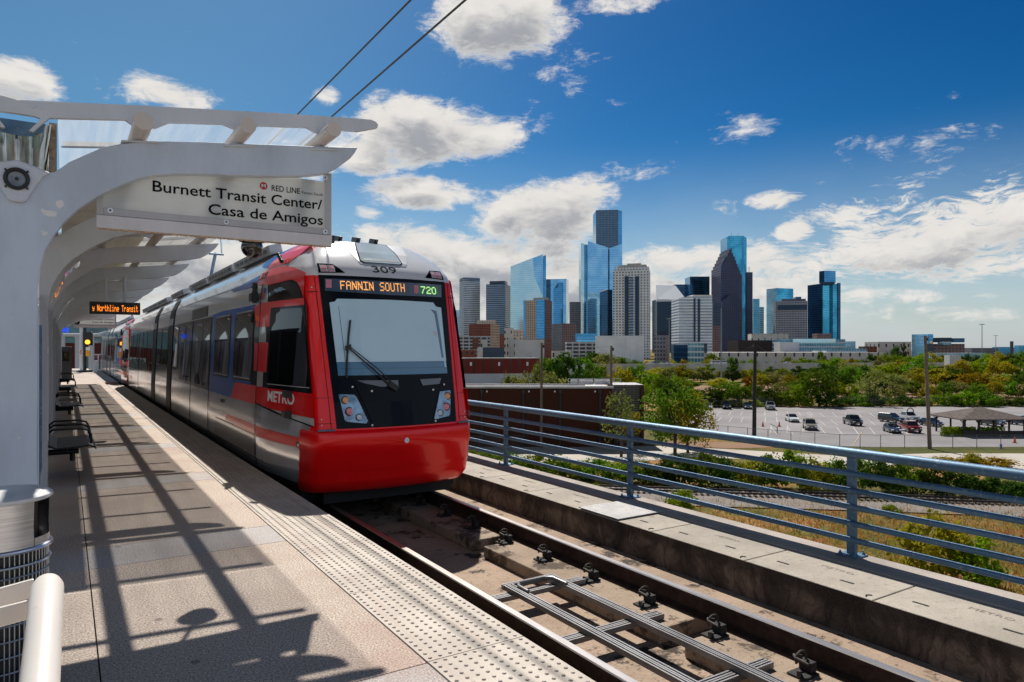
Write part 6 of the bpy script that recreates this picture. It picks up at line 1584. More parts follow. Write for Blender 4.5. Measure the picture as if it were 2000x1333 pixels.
m = MB(); m.tube([c - FW*.02 + RT*.14*math.cos(t) + Vector((0, 0, .14*math.sin(t))) for t in [x*.35 for x in range(19)]], .022, 6); m.tube([c - FW*.02 + RT*.1 - Vector((0, 0, .1)), c - FW*.02 - RT*.1 + Vector((0, 0, .1))], .02, 6); m.build("prohibition_ring", M_REDM, pp)
gy = thing("steel_gantry", "white steel gantry frame in front of the brick depot", "gantry", P52(122, 720, 78))
m = MB()
for x in (121.5, 152, 178.5): a = P52(x, 700, 78); m.cyl((a.x, a.y, GZ), (a.x, a.y, zpx(653 if x > 125 else 655, 78)), .28, 10)
a, b_ = P52(121, 655, 78), P52(200, 655, 78); m.cyl(a, b_, .22, 10); a, b_ = P52(135, 655, 78), P52(150, 661, 78); m.cyl(a, b_, .06, 8); a, b_ = P52(180, 657, 78), P52(210, 649, 78); m.cyl(a, b_, .16, 8); m.build("frame", M_WHITE, gy)
bl = thing("platform_bollard", "short white bollard post at the platform end beside the second tram", "bollard", P52(187, 728, 46))
a = P52(187, 728, 48.5); m = MB(); m.box(a.x - .13, a.x + .13, a.y - .13, a.y + .13, .001, .82); m.build("post", M_WHITE, bl, bevel=.02); m = MB(); m.box(a.x - .15, a.x + .15, a.y - .15, a.y + .15, .82, .86); m.build("cap", M_WHITE, bl, bevel=.01)
kk = thing("ticket_kiosk", "tall black kiosk cabinet standing beyond the benches", "kiosk", (-.1, 46, 0))
m = MB(); m.box(-.40, .30, 45.7, 46.3, .001, 1.8); m.build("cabinet", M_BLACK, kk, bevel=.02); m = MB(); m.box(-.28, .18, 45.68, 45.7, 1.0, 1.55); m.build("screen", M_TGLASS, kk)
bq = thing("blue_lamp", "small bright blue lamp hanging under the far ribs of the canopy", "lamp", (.0, 30, 2.4))
M_BLUEL = pbr("blue_lamp_glass", (.01, .05, .5), .3, emit=(.02, .10, .9), estr=.6)
c = at(127.5, 645, 31); m = MB(); m.obox(c, RT*.10, FW*.12, Vector((0, 0, .10))); m.build("lamp_body", M_BLUEL, bq, bevel=.03); m = MB(); m.cyl(c + Vector((0, 0, .1)), c + Vector((-.1, 0, .5)), .02, 8); m.build("bracket", M_BLACK, bq)
# ------------------------------------------------------------------ vehicles
M_TYRE = pbr("tyre", (.012, .012, .013), .8)
M_RIM = pbr("wheel_rim", (.35, .35, .36), .35, metal=.8)
M_CGL = pbr("car_glass", (.010, .014, .020), .05, coat=1.0, var=0)
M_CLAMP = pbr("car_headlight", (.65, .68, .70), .15, coat=1.0)
M_GRILL = pbr("car_grille", (.015, .015, .016), .4)
M_PLATE = pbr("number_plate", (.7, .7, .7), .5)
CARP = {}
def cpaint(c):
    if c not in CARP: CARP[c] = pbr("car_paint_%d" % len(CARP), c, .25, coat=1.0, var=.05)
    return CARP[c]
SHAPE = dict(
 sedan=dict(L=4.7, W=1.82, body=[(-2.35,.45,.62),(-2.25,.30,.92),(-1.5,.24,1.0),(.9,.24,.98),(1.0,.24,.95),(2.1,.26,.78),(2.33,.34,.62)], cab=[(-1.75,.98),(-1.05,1.42),(.10,1.45),(1.05,.96)]),
 suv=dict(L=4.8, W=1.95, body=[(-2.4,.5,.75),(-2.35,.36,1.12),(-1.5,.32,1.16),(.9,.32,1.13),(1.1,.32,1.10),(2.15,.34,1.00),(2.4,.42,.72)], cab=[(-2.32,1.12),(-2.05,1.72),(.25,1.76),(1.05,1.12)]),
 pickup=dict(L=5.6, W=2.0, body=[(-2.8,.58,.85),(-2.78,.45,1.20),(-1.0,.42,1.20),(1.1,.42,1.20),(1.3,.42,1.18),(2.6,.44,1.10),(2.8,.5,.80)], cab=[(-.95,1.19),(-.70,1.82),(.65,1.84),(1.35,1.19)]),
 van=dict(L=5.6, W=2.0, body=[(-2.8,.5,.9),(-2.78,.35,1.2),(-1.5,.32,1.2),(.9,.32,1.2),(1.3,.32,1.2),(2.5,.34,1.05),(2.8,.42,.75)], cab=[(-2.76,1.19),(-2.65,2.15),(.95,2.2),(1.8,1.17)]),
)
def car(kind, col, label, pos, heading, group="cars parked in the lot", name=None, simple=False):
    S_ = SHAPE[kind]; W = S_["W"]/2; r = thing(name or {"sedan": "parked_car", "suv": "parked_suv", "pickup": "pickup_truck", "van": "van"}[kind], label, {"sedan": "car", "suv": "car", "pickup": "pickup truck", "van": "van"}[kind], (0, 0, 0), group)
    pm = cpaint(col)
    m = MB(); sec = []
    for (x, zb, zt) in S_["body"]:
        e = .82 if abs(x) > S_["L"]/2 - .12 else .95 if abs(x) > S_["L"]/2 - .4 else 1
        mid = zb + (zt-zb)*.6
        sec.append([(x, -W*e*.92, zb), (x, -W*e, mid), (x, -W*e*.93, zt), (x, W*e*.93, zt), (x, W*e, mid), (x, W*e*.92, zb)])
    n = 6; m.add([p for s_ in sec for p in s_], [(i*n+j, i*n+(j+1) % n, (i+1)*n+(j+1) % n, (i+1)*n+j) for i in range(len(sec)-1) for j in range(n)] + [tuple(range(n)), tuple(range((len(sec)-1)*n, len(sec)*n))])
    m.build("body", pm, r, smooth=True, angle=32)
    (x0, z0), (x1, z1), (x2, z2), (x3, z3) = S_["cab"]; wi, wt = W*.90, W*.76
    m = MB()
    vs = [(x0, -wi, z0), (x1, -wt, z1), (x2, -wt, z2), (x3, -wi, z3), (x0, wi, z0), (x1, wt, z1), (x2, wt, z2), (x3, wi, z3)]
    m.add(vs, [(0, 1, 2, 3), (7, 6, 5, 4), (0, 4, 5, 1), (2, 6, 7, 3)]); m.build("windows", M_CGL, r)
    m = MB(); m.add([(x1-.04, -wt-.02, z1-.01), (x2+.04, -wt-.02, z2-.01), (x2+.04, wt+.02, z2-.01), (x1-.04, wt+.02, z1-.01), (x1, -wt*.9, z1+.05), (x2, -wt*.9, z2+.05), (x2, wt*.9, z2+.05), (x1, wt*.9, z1+.05)],
                    [(4, 5, 6, 7), (0, 1, 5, 4), (1, 2, 6, 5), (2, 3, 7, 6), (3, 0, 4, 7)])
    for s_ in (-1, 1):
        for (xa, za, xb, zb) in ((x0, z0, x1, z1), (x3, z3, x2, z2), ((x1+x2)/2-.05, z0, (x1+x2)/2-.05, z1)):
            m.tube([(xa, s_*wi*1.005, za), (xb, s_*wt*1.01, zb)], .045, 6)
    m.build("roof", pm, r)
    if kind == "pickup":
        m = MB(); m.box(-2.7, -1.05, -W*.78, W*.78, 1.2, 1.208); m.build("load_bed", M_GRILL, r)
    for sx in (-1, 1):
        for s_ in (-1, 1):
            x = sx*S_["L"]*.295; rr = .33 if kind == "sedan" else .38
            m = MB(); m.cyl((x, s_*(W-.20), rr), (x, s_*(W+.01), rr), rr, 18); wl = m.build("wheel", M_TYRE, r, smooth=True)
            if not simple: m = MB(); m.cyl((x, s_*(W+.005), rr), (x, s_*(W+.02), rr), rr*.62, 14); m.build("rim", M_RIM, wl)
    xf = S_["L"]/2; zf = S_["body"][-1][2]
    for s_ in (-1, 1):
        m = MB(); m.obox((xf-.10, s_*W*.68, zf+.02), (.10, 0, -.02), (0, .20, 0), (.02, 0, .085)); m.build("headlight", M_CLAMP, r, bevel=.02)
    m = MB(); m.box(xf-.06, xf+.03, -W*.45, W*.45, zf-.14, zf+.06); m.box(xf-.08, xf+.035, -W*.7, W*.7, zf-.30, zf-.20); m.build("grille", M_GRILL, r, bevel=.02)
    m = MB(); m.box(xf+.03, xf+.045, -.16, .16, zf-.20, zf-.10); m.build("number_plate", M_PLATE, r)
    if kind != "van":
        for s_ in (-1, 1): m = MB(); m.obox((x3-.25, s_*(W+.08), z0+.05), (.06, 0, 0), (0, .09, 0), (0, 0, .06)); m.build("mirror", pm, r, bevel=.02)
    r.location = pos; r.rotation_euler = (0, 0, heading)
    return r
def toward(pos, off=0): return math.atan2(-pos.y, -pos.x) + R_(off)
def cpos(x, y): p = ground_at(x, y); p.z = GZ + .034; return p
CARS = [  # kind, colour, label, x, y of the wheels, turn away from facing the viewer
 ("suv", (.012, .013, .016), "black car in the back row of the lot, left of the dark utility pole", 1418, 799, 6),
 ("sedan", (.010, .010, .012), "black car in the back row directly left of the silver pickup", 1460, 799, 4),
 ("pickup", (.36, .38, .40), "silver pickup facing forward in the back row of the lot", 1504, 800.5, 5),
 ("sedan", (.62, .63, .62), "white sedan alone in the middle of the lot", 1547, 824, 14),
 ("suv", (.28, .25, .22), "beige silver suv standing in front of the white sedan", 1582, 839.5, 8),
 ("pickup", (.018, .019, .022), "black pickup alone in the middle of the lot", 1665, 830.5, 20),
 ("suv", (.014, .016, .022), "large black suv seen from the side behind the red pickup", 1741, 825.5, 52),
 ("sedan", (.035, .05, .075), "dark blue sedan in front of the large black suv", 1742, 845, 18),
 ("pickup", (.22, .020, .020), "dark red pickup in front of the white truck", 1777, 844, 22),
 ("pickup", (.55, .55, .55), "white pickup with a big black ring on it, behind the red pickup", 1773, 823, 30),
 ("sedan", (.014, .018, .03), "black sedan parked left of the wooden shelter", 1818, 832.5, 40),
 ("suv", (.02, .04, .07), "dark blue car at the right frame edge beyond the shelter", 1996, 831, 60),
 ("sedan", (.30, .31, .32), "grey car half hidden behind the near tree at the lot's left end", 1383, 800, 5),
 ("suv", (.05, .05, .06), "dark car seen through the posts of the wooden shelter", 1936, 832, 50),
]
for (k, c, lab, x, y, off) in CARS:
    p = cpos(x, y); car(k, c, lab, p, toward(p, off))
p = cpos(1778, 823); m = MB(); rc = p + Vector((0, 0, 1.9)); m.tube([rc + RT*.62*math.cos(t) + Vector((0, 0, .62*math.sin(t))) for t in [x*.2618 for x in range(25)]], .09, 8)
tag(m.build("tyre_ring", M_TYRE, smooth=True), "upright black tyre ring carried on the white pickup", "tyre")
# freeway in the distance with a few cars
gz_f = -6.2
M_BARR = pbr("concrete_barrier", (.46, .44, .41), .85, var=.2, vscale=.2)
DF = 340
a, b_ = at(1215, HY, DF - 12), at(1790, HY, DF + 20)
dirf = (Vector((b_.x, b_.y, 0)) - Vector((a.x, a.y, 0))).normalized(); nf = Vector((-dirf.y, dirf.x, 0))
if nf.dot(FW) < 0: nf = -nf
cfr = (a + b_)/2; L = (b_-a).length/2
m = MB(); c = Vector((cfr.x, cfr.y, 0)) + nf*9; m.obox((c.x, c.y, gz_f - .4), dirf*L*1.6, nf*10, Vector((0, 0, .4))); struct(m.build("freeway_road", M_ROADC))
bw_ = MB(); c = Vector((cfr.x, cfr.y, 0)) - nf*1.2; bw_.obox((c.x, c.y, (gz_f + GZ)/2 + .45), dirf*L*1.6, nf*.2, Vector((0, 0, (gz_f - GZ)/2 + .45))); tag(bw_.build("freeway_barrier", M_BARR), "long pale concrete freeway barrier wall among the trees", "barrier wall")
fl = [("sedan", (.55, .56, .58), "white car on the freeway above the trees, leftmost of the traffic", 1262), ("suv", (.05, .05, .06), "dark car on the freeway close behind the leftmost white car", 1274), ("sedan", (.45, .46, .48), "silver car on the freeway left of the high light mast", 1288), ("sedan", (.6, .6, .6), "white car on the freeway near the light mast foot", 1302), ("van", (.62, .62, .62), "white van on the freeway left of the blue light pole", 1401), ("van", (.60, .60, .60), "white van on the freeway directly right of the blue light pole", 1419), ("sedan", (.55, .56, .6), "white car on the freeway right of the dark utility pole", 1559), ("sedan", (.5, .5, .52), "pale car on the freeway left of the dark utility pole", 1448)]
hd = math.atan2(dirf.y, dirf.x)
for i, (k, c_, lab, x) in enumerate(fl):
    pa = at(x, HY, DF); t_ = (Vector((pa.x, pa.y, 0)) - Vector((cfr.x, cfr.y, 0))).dot(dirf); pos = Vector((cfr.x, cfr.y, 0)) + dirf*t_ + nf*(3 + 3.6*(i % 2)); pos.z = gz_f + .01
    o = car(k, c_, lab, pos, hd + (math.pi if i % 2 else 0), "cars on the freeway", simple=True)
# ------------------------------------------------------------------ shelter in the lot
M_SHING = pbr("brown_shingles", (.075, .055, .048), .9, var=.35, vscale=2)
M_TIMB = pbr("dark_timber", (.035, .026, .022), .8, var=.3)
sc0 = at(1912, 848, 116); gx = Vector((sc0.x, sc0.y, GZ + .034))
sh = thing("timber_shelter", "open timber shelter with a brown hipped roof at the right of the lot", "shelter", gx)
hw, hd_ = 4.9, 3.6
ez = 2.85
def G(a, b_, z): return gx + RT*a + FW*b_ + Vector((0, 0, z))
m = MB(); e = [G(-hw-.9, -hd_-.9, ez), G(hw+.9, -hd_-.9, ez), G(hw+.9, hd_+.9, ez), G(-hw-.9, hd_+.9, ez)]; r0, r1 = G(-.35, 0, ez + 1.6), G(.35, 0, ez + 1.6)
low_ = [v - Vector((0, 0, .16)) for v in e]
m.add(e + [r0, r1] + low_, [(0, 1, 5, 4), (1, 2, 5), (2, 3, 4, 5), (3, 0, 4), (0, 6, 7, 1), (1, 7, 8, 2), (2, 8, 9, 3), (3, 9, 6, 0), (6, 9, 8, 7)]); m.build("roof", M_SHING, sh)
for a in (-hw, -hw*.5, 0, hw*.5, hw):
    for b_ in (-hd_, hd_):
        m = MB(); p = G(a, b_, 0); m.obox(p + Vector((0, 0, ez/2)), RT*.11, FW*.11, Vector((0, 0, ez/2)))
        for s_ in (-1, 1): m.tube([G(a, b_, ez - .75), G(a + s_*.6, b_, ez - .1)], .06, 6)
        m.build("post", M_TIMB, sh)
m = MB(); m.obox(G(0, -hd_, ez - .12), RT*hw, FW*.08, Vector((0, 0, .12))); m.obox(G(0, hd_, ez - .12), RT*hw, FW*.08, Vector((0, 0, .12))); m.obox(G(0, -hd_, .55), RT*hw*.98, FW*.06, Vector((0, 0, .38))); m.obox(G(0, 0, .35), RT*2.8, FW*.8, Vector((0, 0, .3))); m.build("beam_and_rail", M_TIMB, sh)
# ------------------------------------------------------------------ poles and masts
M_POLE = pbr("weathered_timber_pole", (.16, .115, .085), .9, var=.35, vscale=3, stretch=(3, 3, .3))
M_POLED = pbr("dark_timber_pole", (.030, .026, .025), .9, var=.3)
M_LPOLE = pbr("grey_light_pole", (.24, .30, .36), .5, metal=.3)
def upole(label, x, yt, yb, d, mat, r=.16, lean=0, cross=True):
    b_ = at(x, yb, d); t_ = at(x + lean, yt, d); r_ = thing("utility_pole", label, "utility pole", (b_.x, b_.y, GZ), "utility poles by the lot")
    m = MB(); m.cyl((b_.x, b_.y, GZ - .1), t_, r*1.15, 12, r1=r*.8); m.build("pole", mat, r_, smooth=True)
    if cross:
        m = MB(); c = t_ - Vector((0, 0, .35)); m.obox(c, RT*.30, FW*.9, Vector((0, 0, .06)))
        for k in (-1, 0, 1): m.cyl(c + RT*.28*k + FW*.8*k, c + RT*.28*k + FW*.8*k + Vector((0, 0, .28)), .06, 8)
        m.build("crossarm", M_POLED, r_)
    else:
        m = MB(); c = t_ - Vector((0, 0, .5)); m.obox(c + RT*r*1.3, RT*.10, FW*.1, Vector((0, 0, .22))); m.build("insulator", M_POLED, r_)
    return t_
t1 = upole("brown timber utility pole in front of the warehouse wall, leftmost of the poles", 1057, 670, 876, 99.3, M_POLE, .19, 1, False)
t2 = upole("grey brown timber pole at the right end of the warehouse", 1193, 676, 868, 103.2, M_POLE, .21, 1, False)
t3 = upole("almost black utility pole at the front edge of the parking lot", 1473, 672, 852, 113.3, M_POLED, .30, 2)
t4 = upole("tall leaning timber pole right of the pickups with an orange ball near its top", 1816, 656, 877, 98.6, M_POLE, .24, -9, False)
m = MB(); m.sphere(t4 + RT*.9 - Vector((0, 0, 1.0)), .17, 12, 8); tag(m.build("warning_ball", M_YSIGN, smooth=True), "small orange ball beside the top of the tall leaning pole", "warning ball")
wires = [(t3, at(1404, 700, 147), "left-going power line from the dark pole towards the trees"), (t3, at(1437, 700, 141), "lower power line sagging left from the dark pole"), (t3, at(1520, 692, 161), "power line running right from the dark pole"), (t4, at(1690, 694, 174), "power line running left from the tall leaning pole"), (t4, at(1745, 690, 168), "second power line left of the tall leaning pole"), (t1, t2, "slack power line between the two poles at the warehouse")]
for i, (a, b_, lab) in enumerate(wires):
    m = MB(); pts = [a.lerp(b_, k/8) - Vector((0, 0, 4*(k/8)*(1-k/8)*.5)) for k in range(9)]; m.tube(pts, .014, 5, cap=False); tag(m.build("power_line", M_WIREB), lab, "power line")
def lmast(label, x, yt, d, head=True, r=.16, mat=None):
    b_ = at(x, HY, d); z = zpx(yt, d); r_ = thing("light_mast", label, "light mast", (b_.x, b_.y, GZ)); m = MB(); m.cyl((b_.x, b_.y, GZ), (b_.x, b_.y, z), r*1.3, 10, r1=r*.8); m.build("mast", mat or M_LPOLE, r_)
    if head:
        m = MB(); m.cyl((b_.x, b_.y, z - .1), (b_.x, b_.y, z + .25), r*3, 10)
        for k in range(6): m.obox((b_.x + math.cos(k)*r*6, b_.y + math.sin(k*1.05)*r*6, z), RT*.25, FW*.25, Vector((0, 0, .15)))
        m.build("lamp_ring", mat or M_LPOLE, r_)
lmast("tall freeway light mast in front of the dark glass tower", 1307, 623, 330, True, .2)
lmast("tall thin blue grey pole left of the gabled tower", 1408.5, 602, 260, False, .2)
lmast("tall light mast on the right horizon with a wide lamp ring", 1918, 634, 420, True, .22); lmast("shorter light mast on the right horizon, right of the tall one", 1945, 656, 600, True, .25)
lp = thing("twin_street_lamp", "small street lamp with two heads behind the warehouse annex", "street lamp", at(1250, 800, 110)); a = at(1250, 735, 110); m = MB(); m.cyl((a.x, a.y, GZ), a, .09, 8); m.tube([a - RT*.6, a, a + RT*.6], .05, 6); m.build("post", M_POLED, lp)
for s_ in (-1, 1): m = MB(); m.obox(a + RT*.7*s_, RT*.22, FW*.15, Vector((0, 0, .11))); m.build("lamp_head", M_POLED, lp)
# chain link fences
M_FPOST = pbr("fence_post", (.12, .12, .125), .5, metal=.5)
def mesh_mat():
    m, t, b, out = new_mat("chain_link"); t.n.remove(b); P = t.node('ShaderNodeTexCoord').outputs['Object']; n = t.noise(P, 1.0, 2)
    df = t.node('ShaderNodeBsdfDiffuse'); df.inputs[0].default_value = (.25, .25, .26, 1); tr = t.node('ShaderNodeBsdfTransparent'); mx = t.node('ShaderNodeMixShader'); t.put(mx.inputs[0], t.math('MULTIPLY_ADD', n, .06, .86))
    t.l.new(df.outputs[0], mx.inputs[1]); t.l.new(tr.outputs[0], mx.inputs[2]); t.l.new(mx.outputs[0], out.inputs[0]); return m
M_MESH = mesh_mat()
def fence(label, pts, h, every, d_=None):
    P = [ground_at(*p) for p in pts]; r = thing("chain_link_fence", label, "fence", P[0]); m_ = MB(); rl_ = MB(); ps = []
    for a, b_ in zip(P, P[1:]):
        L = (b_-a).length; n = max(1, round(L/every)); ps += [a.lerp(b_, i/n) for i in range(n)]
        m_.add([a + Vector((0, 0, .05)), b_ + Vector((0, 0, .05)), b_ + Vector((0, 0, h)), a + Vector((0, 0, h))], [(0, 1, 2, 3)]); rl_.cyl(a + Vector((0, 0, h)), b_ + Vector((0, 0, h)), .03, 6)
    for p in ps[:70]:
        k = MB(); k.cyl((p.x, p.y, GZ), (p.x, p.y, GZ + h + .05), .045, 6); k.build("post", M_FPOST, r)
    m_.build("mesh_panel", M_MESH, r, fix=False); rl_.build("top_rail", M_FPOST, r)
fence("chain link fence along the front edge of the parking lot", [(1385, 853), (1500, 864), (1640, 875), (1720, 876), (2330, 876)], 1.9, 3.4)
fence("chain link fence along the back edge of the parking lot before the bushes", [(1362, 795.5), (1700, 793.5), (2330, 794)], 2.2, 4.2)
fence("low chain link fence at the foot of the brown warehouse", [(780, 878), (1190, 871)], 1.7, 3.6)
# cones, hydrant, small signs
M_CONE2 = pbr("orange_cone", (.55, .09, .02), .6); M_HYD = pbr("hydrant_blue", (.03, .10, .30), .5)
for (x, y, lab) in ((1490, 834, "orange traffic cone right of the dark utility pole"), (1522, 834, "orange traffic cone farther right, near the barrier arm"), (1982, 866, "orange cone in front of the shelter at the fence")):
    p = cpos(x, y); c_ = thing("traffic_cone", lab, "traffic cone", p, "traffic cones in the lot"); m = MB(); m.cyl(p + Vector((0, 0, .03)), p + Vector((0, 0, .95)), .22, 12, r1=.04); m.build("cone", M_CONE2, c_, smooth=True); m = MB(); m.obox(p + Vector((0, 0, .015)), RT*.28, FW*.28, Vector((0, 0, .015))); m.build("base", M_BLACK, c_)
ba = thing("barrier_arm", "thin raised barrier arm between the two cones", "barrier", cpos(1518, 846)); p = cpos(1518, 846); m = MB(); m.cyl(p, p + Vector((0, 0, 1.0)), .07, 8); m.build("post", M_BLACK, ba); m = MB(); q = at(1503, 829, 118); m.tube([p + Vector((0, 0, .9)), p - RT*1.2 + Vector((0, 0, 1.5))], .04, 6); m.build("arm", M_BLACK, ba)
p = ground_at(1955, 877); hy = thing("fire_hydrant", "blue fire hydrant at the road edge behind the fence", "hydrant", p); m = MB(); m.lathe([(.0, .75), (.08, .72), (.13, .6), (.11, .55), (.11, .1), (.17, .08), (.17, 0)], 14, p); m.cyl(p - RT*.2 + Vector((0, 0, .45)), p + RT*.2 + Vector((0, 0, .45)), .06, 8); m.build("barrel", M_HYD, hy, smooth=True)
gw = thing("guy_wire_guard", "slanting yellow guy wire guard in front of the lot fence", "guy guard", ground_at(1664, 873)); m = MB(); m.tube([ground_at(1664, 873), at(1684, 845, 102)], .045, 6); m.build("yellow_tube", M_YSIGN, gw); m = MB(); m.tube([at(1684, 845, 102), at(1706, 812, 103.5)], .012, 5); m.build("wire", M_WIREB, gw)
# ------------------------------------------------------------------ trees, bushes, grass
rg = random.Random(11)
def near_what(x):
    best = None
    for (lo, hi, nm) in ((880, 1000, "the red shed"), (1000, 1075, "the white windowless box"), (1075, 1164, "the white open garage"), (1164, 1278, "the blank white box building"), (1278, 1345, "the dark glass block"), (1345, 1405, "the framed glass pavilion"), (1405, 1455, "the gabled granite tower"), (1455, 1520, "the dark theatre block"), (1520, 1600, "the low glass theatre"), (1600, 1650, "the teal stepped tower"), (1650, 1720, "the red roofed hall"), (1720, 1790, "the cream blank hall"), (1790, 1830, "the lone blue office block"), (1830, 1895, "the billboard building"), (1895, 1935, "the tall right light mast"), (1935, 2400, "the right frame edge")):
        if lo <= x < hi: return nm
    return "the tram"
LN = {"green": "mid green", "bright": "bright green", "yellow": "yellow green", "dark": "dark green", "rust": "rusty orange", "olive": "grey olive"}
SN = {"round": "round", "tall": "upright", "bush": "bushy", "airy": "sparse", "leafy": "leafy"}
used = {}
def lab_for(shape, leaf, x, row):
    base = f"{SN[shape]} {LN[leaf]} {'bush' if shape == 'bush' else 'tree'} {row} below {near_what(x)}"
    used[base] = used.get(base, 0) + 1; n = used[base]
    if n == 1: return base
    return base + ["", "", ", right twin", ", third along", ", fourth along", ", fifth along", ", sixth along", ", seventh along", ", eighth along", ", ninth along"][min(n, 9)]
def tree_px(x, yb, yt, wpx, shape, leaf, row, d=None, trunk=True, label=None, nm=None):
    d = d or gd(yb); p = at(x, HY, d); p.z = GZ; h = zpx(yt, d) - GZ; wd = wpx*d/FPX / (.92 if shape != "bush" else 1.24) 
    isb = shape == "bush" and h < 6
    return plant(nm or ("bush" if isb else "tree"), "bush" if isb else "tree", label or lab_for(shape, leaf, x, row), p, h, wd, shape, leaf, rg, "trees and bushes beyond the parking lot", trunk and not isb)
R1 = "in front row"
FRONT = [(1385, 757, 70, "round", "dark"), (1420, 745, 60, "round", "green"), (1448, 752, 46, "round", "green"), (1392, 778, 50, "bush", "green"), (1412, 780, 40, "bush", "bright"), (1436, 780, 40, "bush", "olive"), (1500, 757, 60, "bush", "dark"), (1530, 765, 46, "bush", "green"), (1562, 745, 50, "bush", "bright"), (1597, 716, 76, "round", "green"), (1606, 756, 60, "bush", "dark"),
 (1648, 775, 44, "bush", "dark"), (1675, 768, 46, "bush", "green"), (1706, 722, 62, "airy", "olive"), (1708, 765, 40, "bush", "dark"), (1735, 776, 44, "bush", "green"), (1762, 770, 40, "bush", "dark"), (1795, 778, 44, "bush", "green"), (1826, 772, 44, "bush", "bright"), (1856, 766, 50, "bush", "green"), (1890, 762, 56, "bush", "bright"), (1925, 764, 52, "bush", "green"), (1958, 772, 44, "bush", "olive"), (1990, 776, 46, "bush", "dark"), (2030, 764, 60, "bush", "green"),
 (1545, 782, 36, "bush", "bright"), (1474, 781, 34, "bush", "bright"), (1640, 786, 34, "bush", "olive"), (1690, 784, 34, "bush", "green"), (1722, 785, 30, "bush", "bright"), (1780, 786, 34, "bush", "olive"), (1812, 785, 30, "bush", "green"), (1875, 784, 34, "bush", "dark"), (1910, 785, 34, "bush", "olive"), (1944, 785, 34, "bush", "green"), (1368, 782, 40, "bush", "bright"), (1517, 785, 30, "bush", "dark"), (1578, 786, 34, "bush", "olive")]
for (x, yt, wp, s_, lf) in FRONT: tree_px(x, 794 + rg.uniform(-1.5, 1), yt, wp, s_, lf, R1)
R2 = "in second row"
SEC = [(1487, 728, 44, "round", "yellow"), (1512, 726, 48, "round", "olive"), (1543, 730, 40, "round", "yellow"), (1566, 722, 36, "tall", "green"), (1630, 722, 56, "round", "dark"), (1662, 715, 60, "round", "green"), (1690, 712, 52, "round", "dark"), (1729, 706, 60, "round", "bright"), (1752, 728, 52, "round", "olive"), (1790, 720, 52, "round", "yellow"), (1826, 720, 80, "round", "yellow"), (1860, 716, 62, "round", "dark"), (1898, 725, 62, "round", "rust"), (1930, 728, 66, "round", "yellow"), (1968, 730, 66, "round", "green"), (2010, 722, 66, "round", "dark"), (2050, 726, 60, "round", "olive"),
 (1638, 744, 26, "round", "rust"), (1463, 735, 30, "round", "rust"), (1405, 738, 50, "round", "yellow"), (1432, 742, 40, "tall", "green"), (1345, 742, 52, "round", "green"), (1322, 733, 50, "round", "bright")]
for (x, yt, wp, s_, lf) in SEC: tree_px(x, 766 + rg.uniform(-4, 4), yt, wp, s_, lf, R2)
R3 = "in third row"
x = 1285
cols = ["green", "bright", "dark", "yellow", "olive", "green", "bright", "dark"]
while x < 2080:
    yt = rg.uniform(697, 712) if x > 1600 else rg.uniform(709, 722); tree_px(x, 745 + rg.uniform(-4, 4), yt, rg.uniform(38, 58), rg.choice(["round", "round", "tall"]), rg.choice(cols), R3); x += rg.uniform(20, 30)
for (x, yb, yt, wp, s_, lf) in [(1475, 780, 748, 44, "bush", "green"), (1525, 779, 746, 46, "bush", "olive"), (1552, 776, 742, 50, "bush", "green"), (1632, 779, 745, 44, "round", "green"), (1662, 781, 750, 46, "bush", "bright"), (1692, 776, 742, 44, "round", "olive"), (1722, 777, 744, 46, "bush", "dark"), (1750, 779, 747, 46, "bush", "olive"), (1782, 777, 744, 46, "round", "green"), (1812, 779, 748, 44, "bush", "yellow"), (1842, 777, 745, 46, "bush", "green"), (1872, 777, 742, 44, "round", "olive"), (1908, 779, 746, 46, "bush", "green"), (1942, 777, 745, 46, "round", "yellow"), (1975, 777, 743, 44, "bush", "green"), (2008, 779, 746, 46, "bush", "olive")]: tree_px(x, yb, yt, wp, s_, lf, R3)
R4 = "in far row"
x = 1540
while x < 2100:
    yt = rg.uniform(685, 697) if x > 1690 else rg.uniform(694, 702); tree_px(x, 729 + rg.uniform(-3, 3), yt, rg.uniform(30, 48), rg.choice(["round", "round", "tall"]), rg.choice(cols), R4); x += rg.uniform(18, 27)
x = 1240
while x < 1480:
    tree_px(x, 722 + rg.uniform(-2, 2), rg.uniform(697, 706), rg.uniform(22, 36), "round", rg.choice(["olive", "yellow", "bright", "green"]), R4, d=rg.uniform(370, 430)); x += rg.uniform(17, 26)
for (x, yt, wp, s_, lf, d, lab) in [(1433, 690, 26, "tall", "dark", 300, "dark conical tree before the long white building, right of the blue light pole"), (1750, 673, 22, "round", "dark", 620, "dark tree standing against the cream hall"), (1766, 670, 18, "tall", "dark", 620, "dark pointed tree right beside the dark tree at the cream hall"), (1604, 685, 20, "round", "green", 500, "single green tree before the low glass theatre")]:
    tree_px(x, 0, yt, wp, s_, lf, R4, d=d, label=lab)
R5 = "behind warehouse"
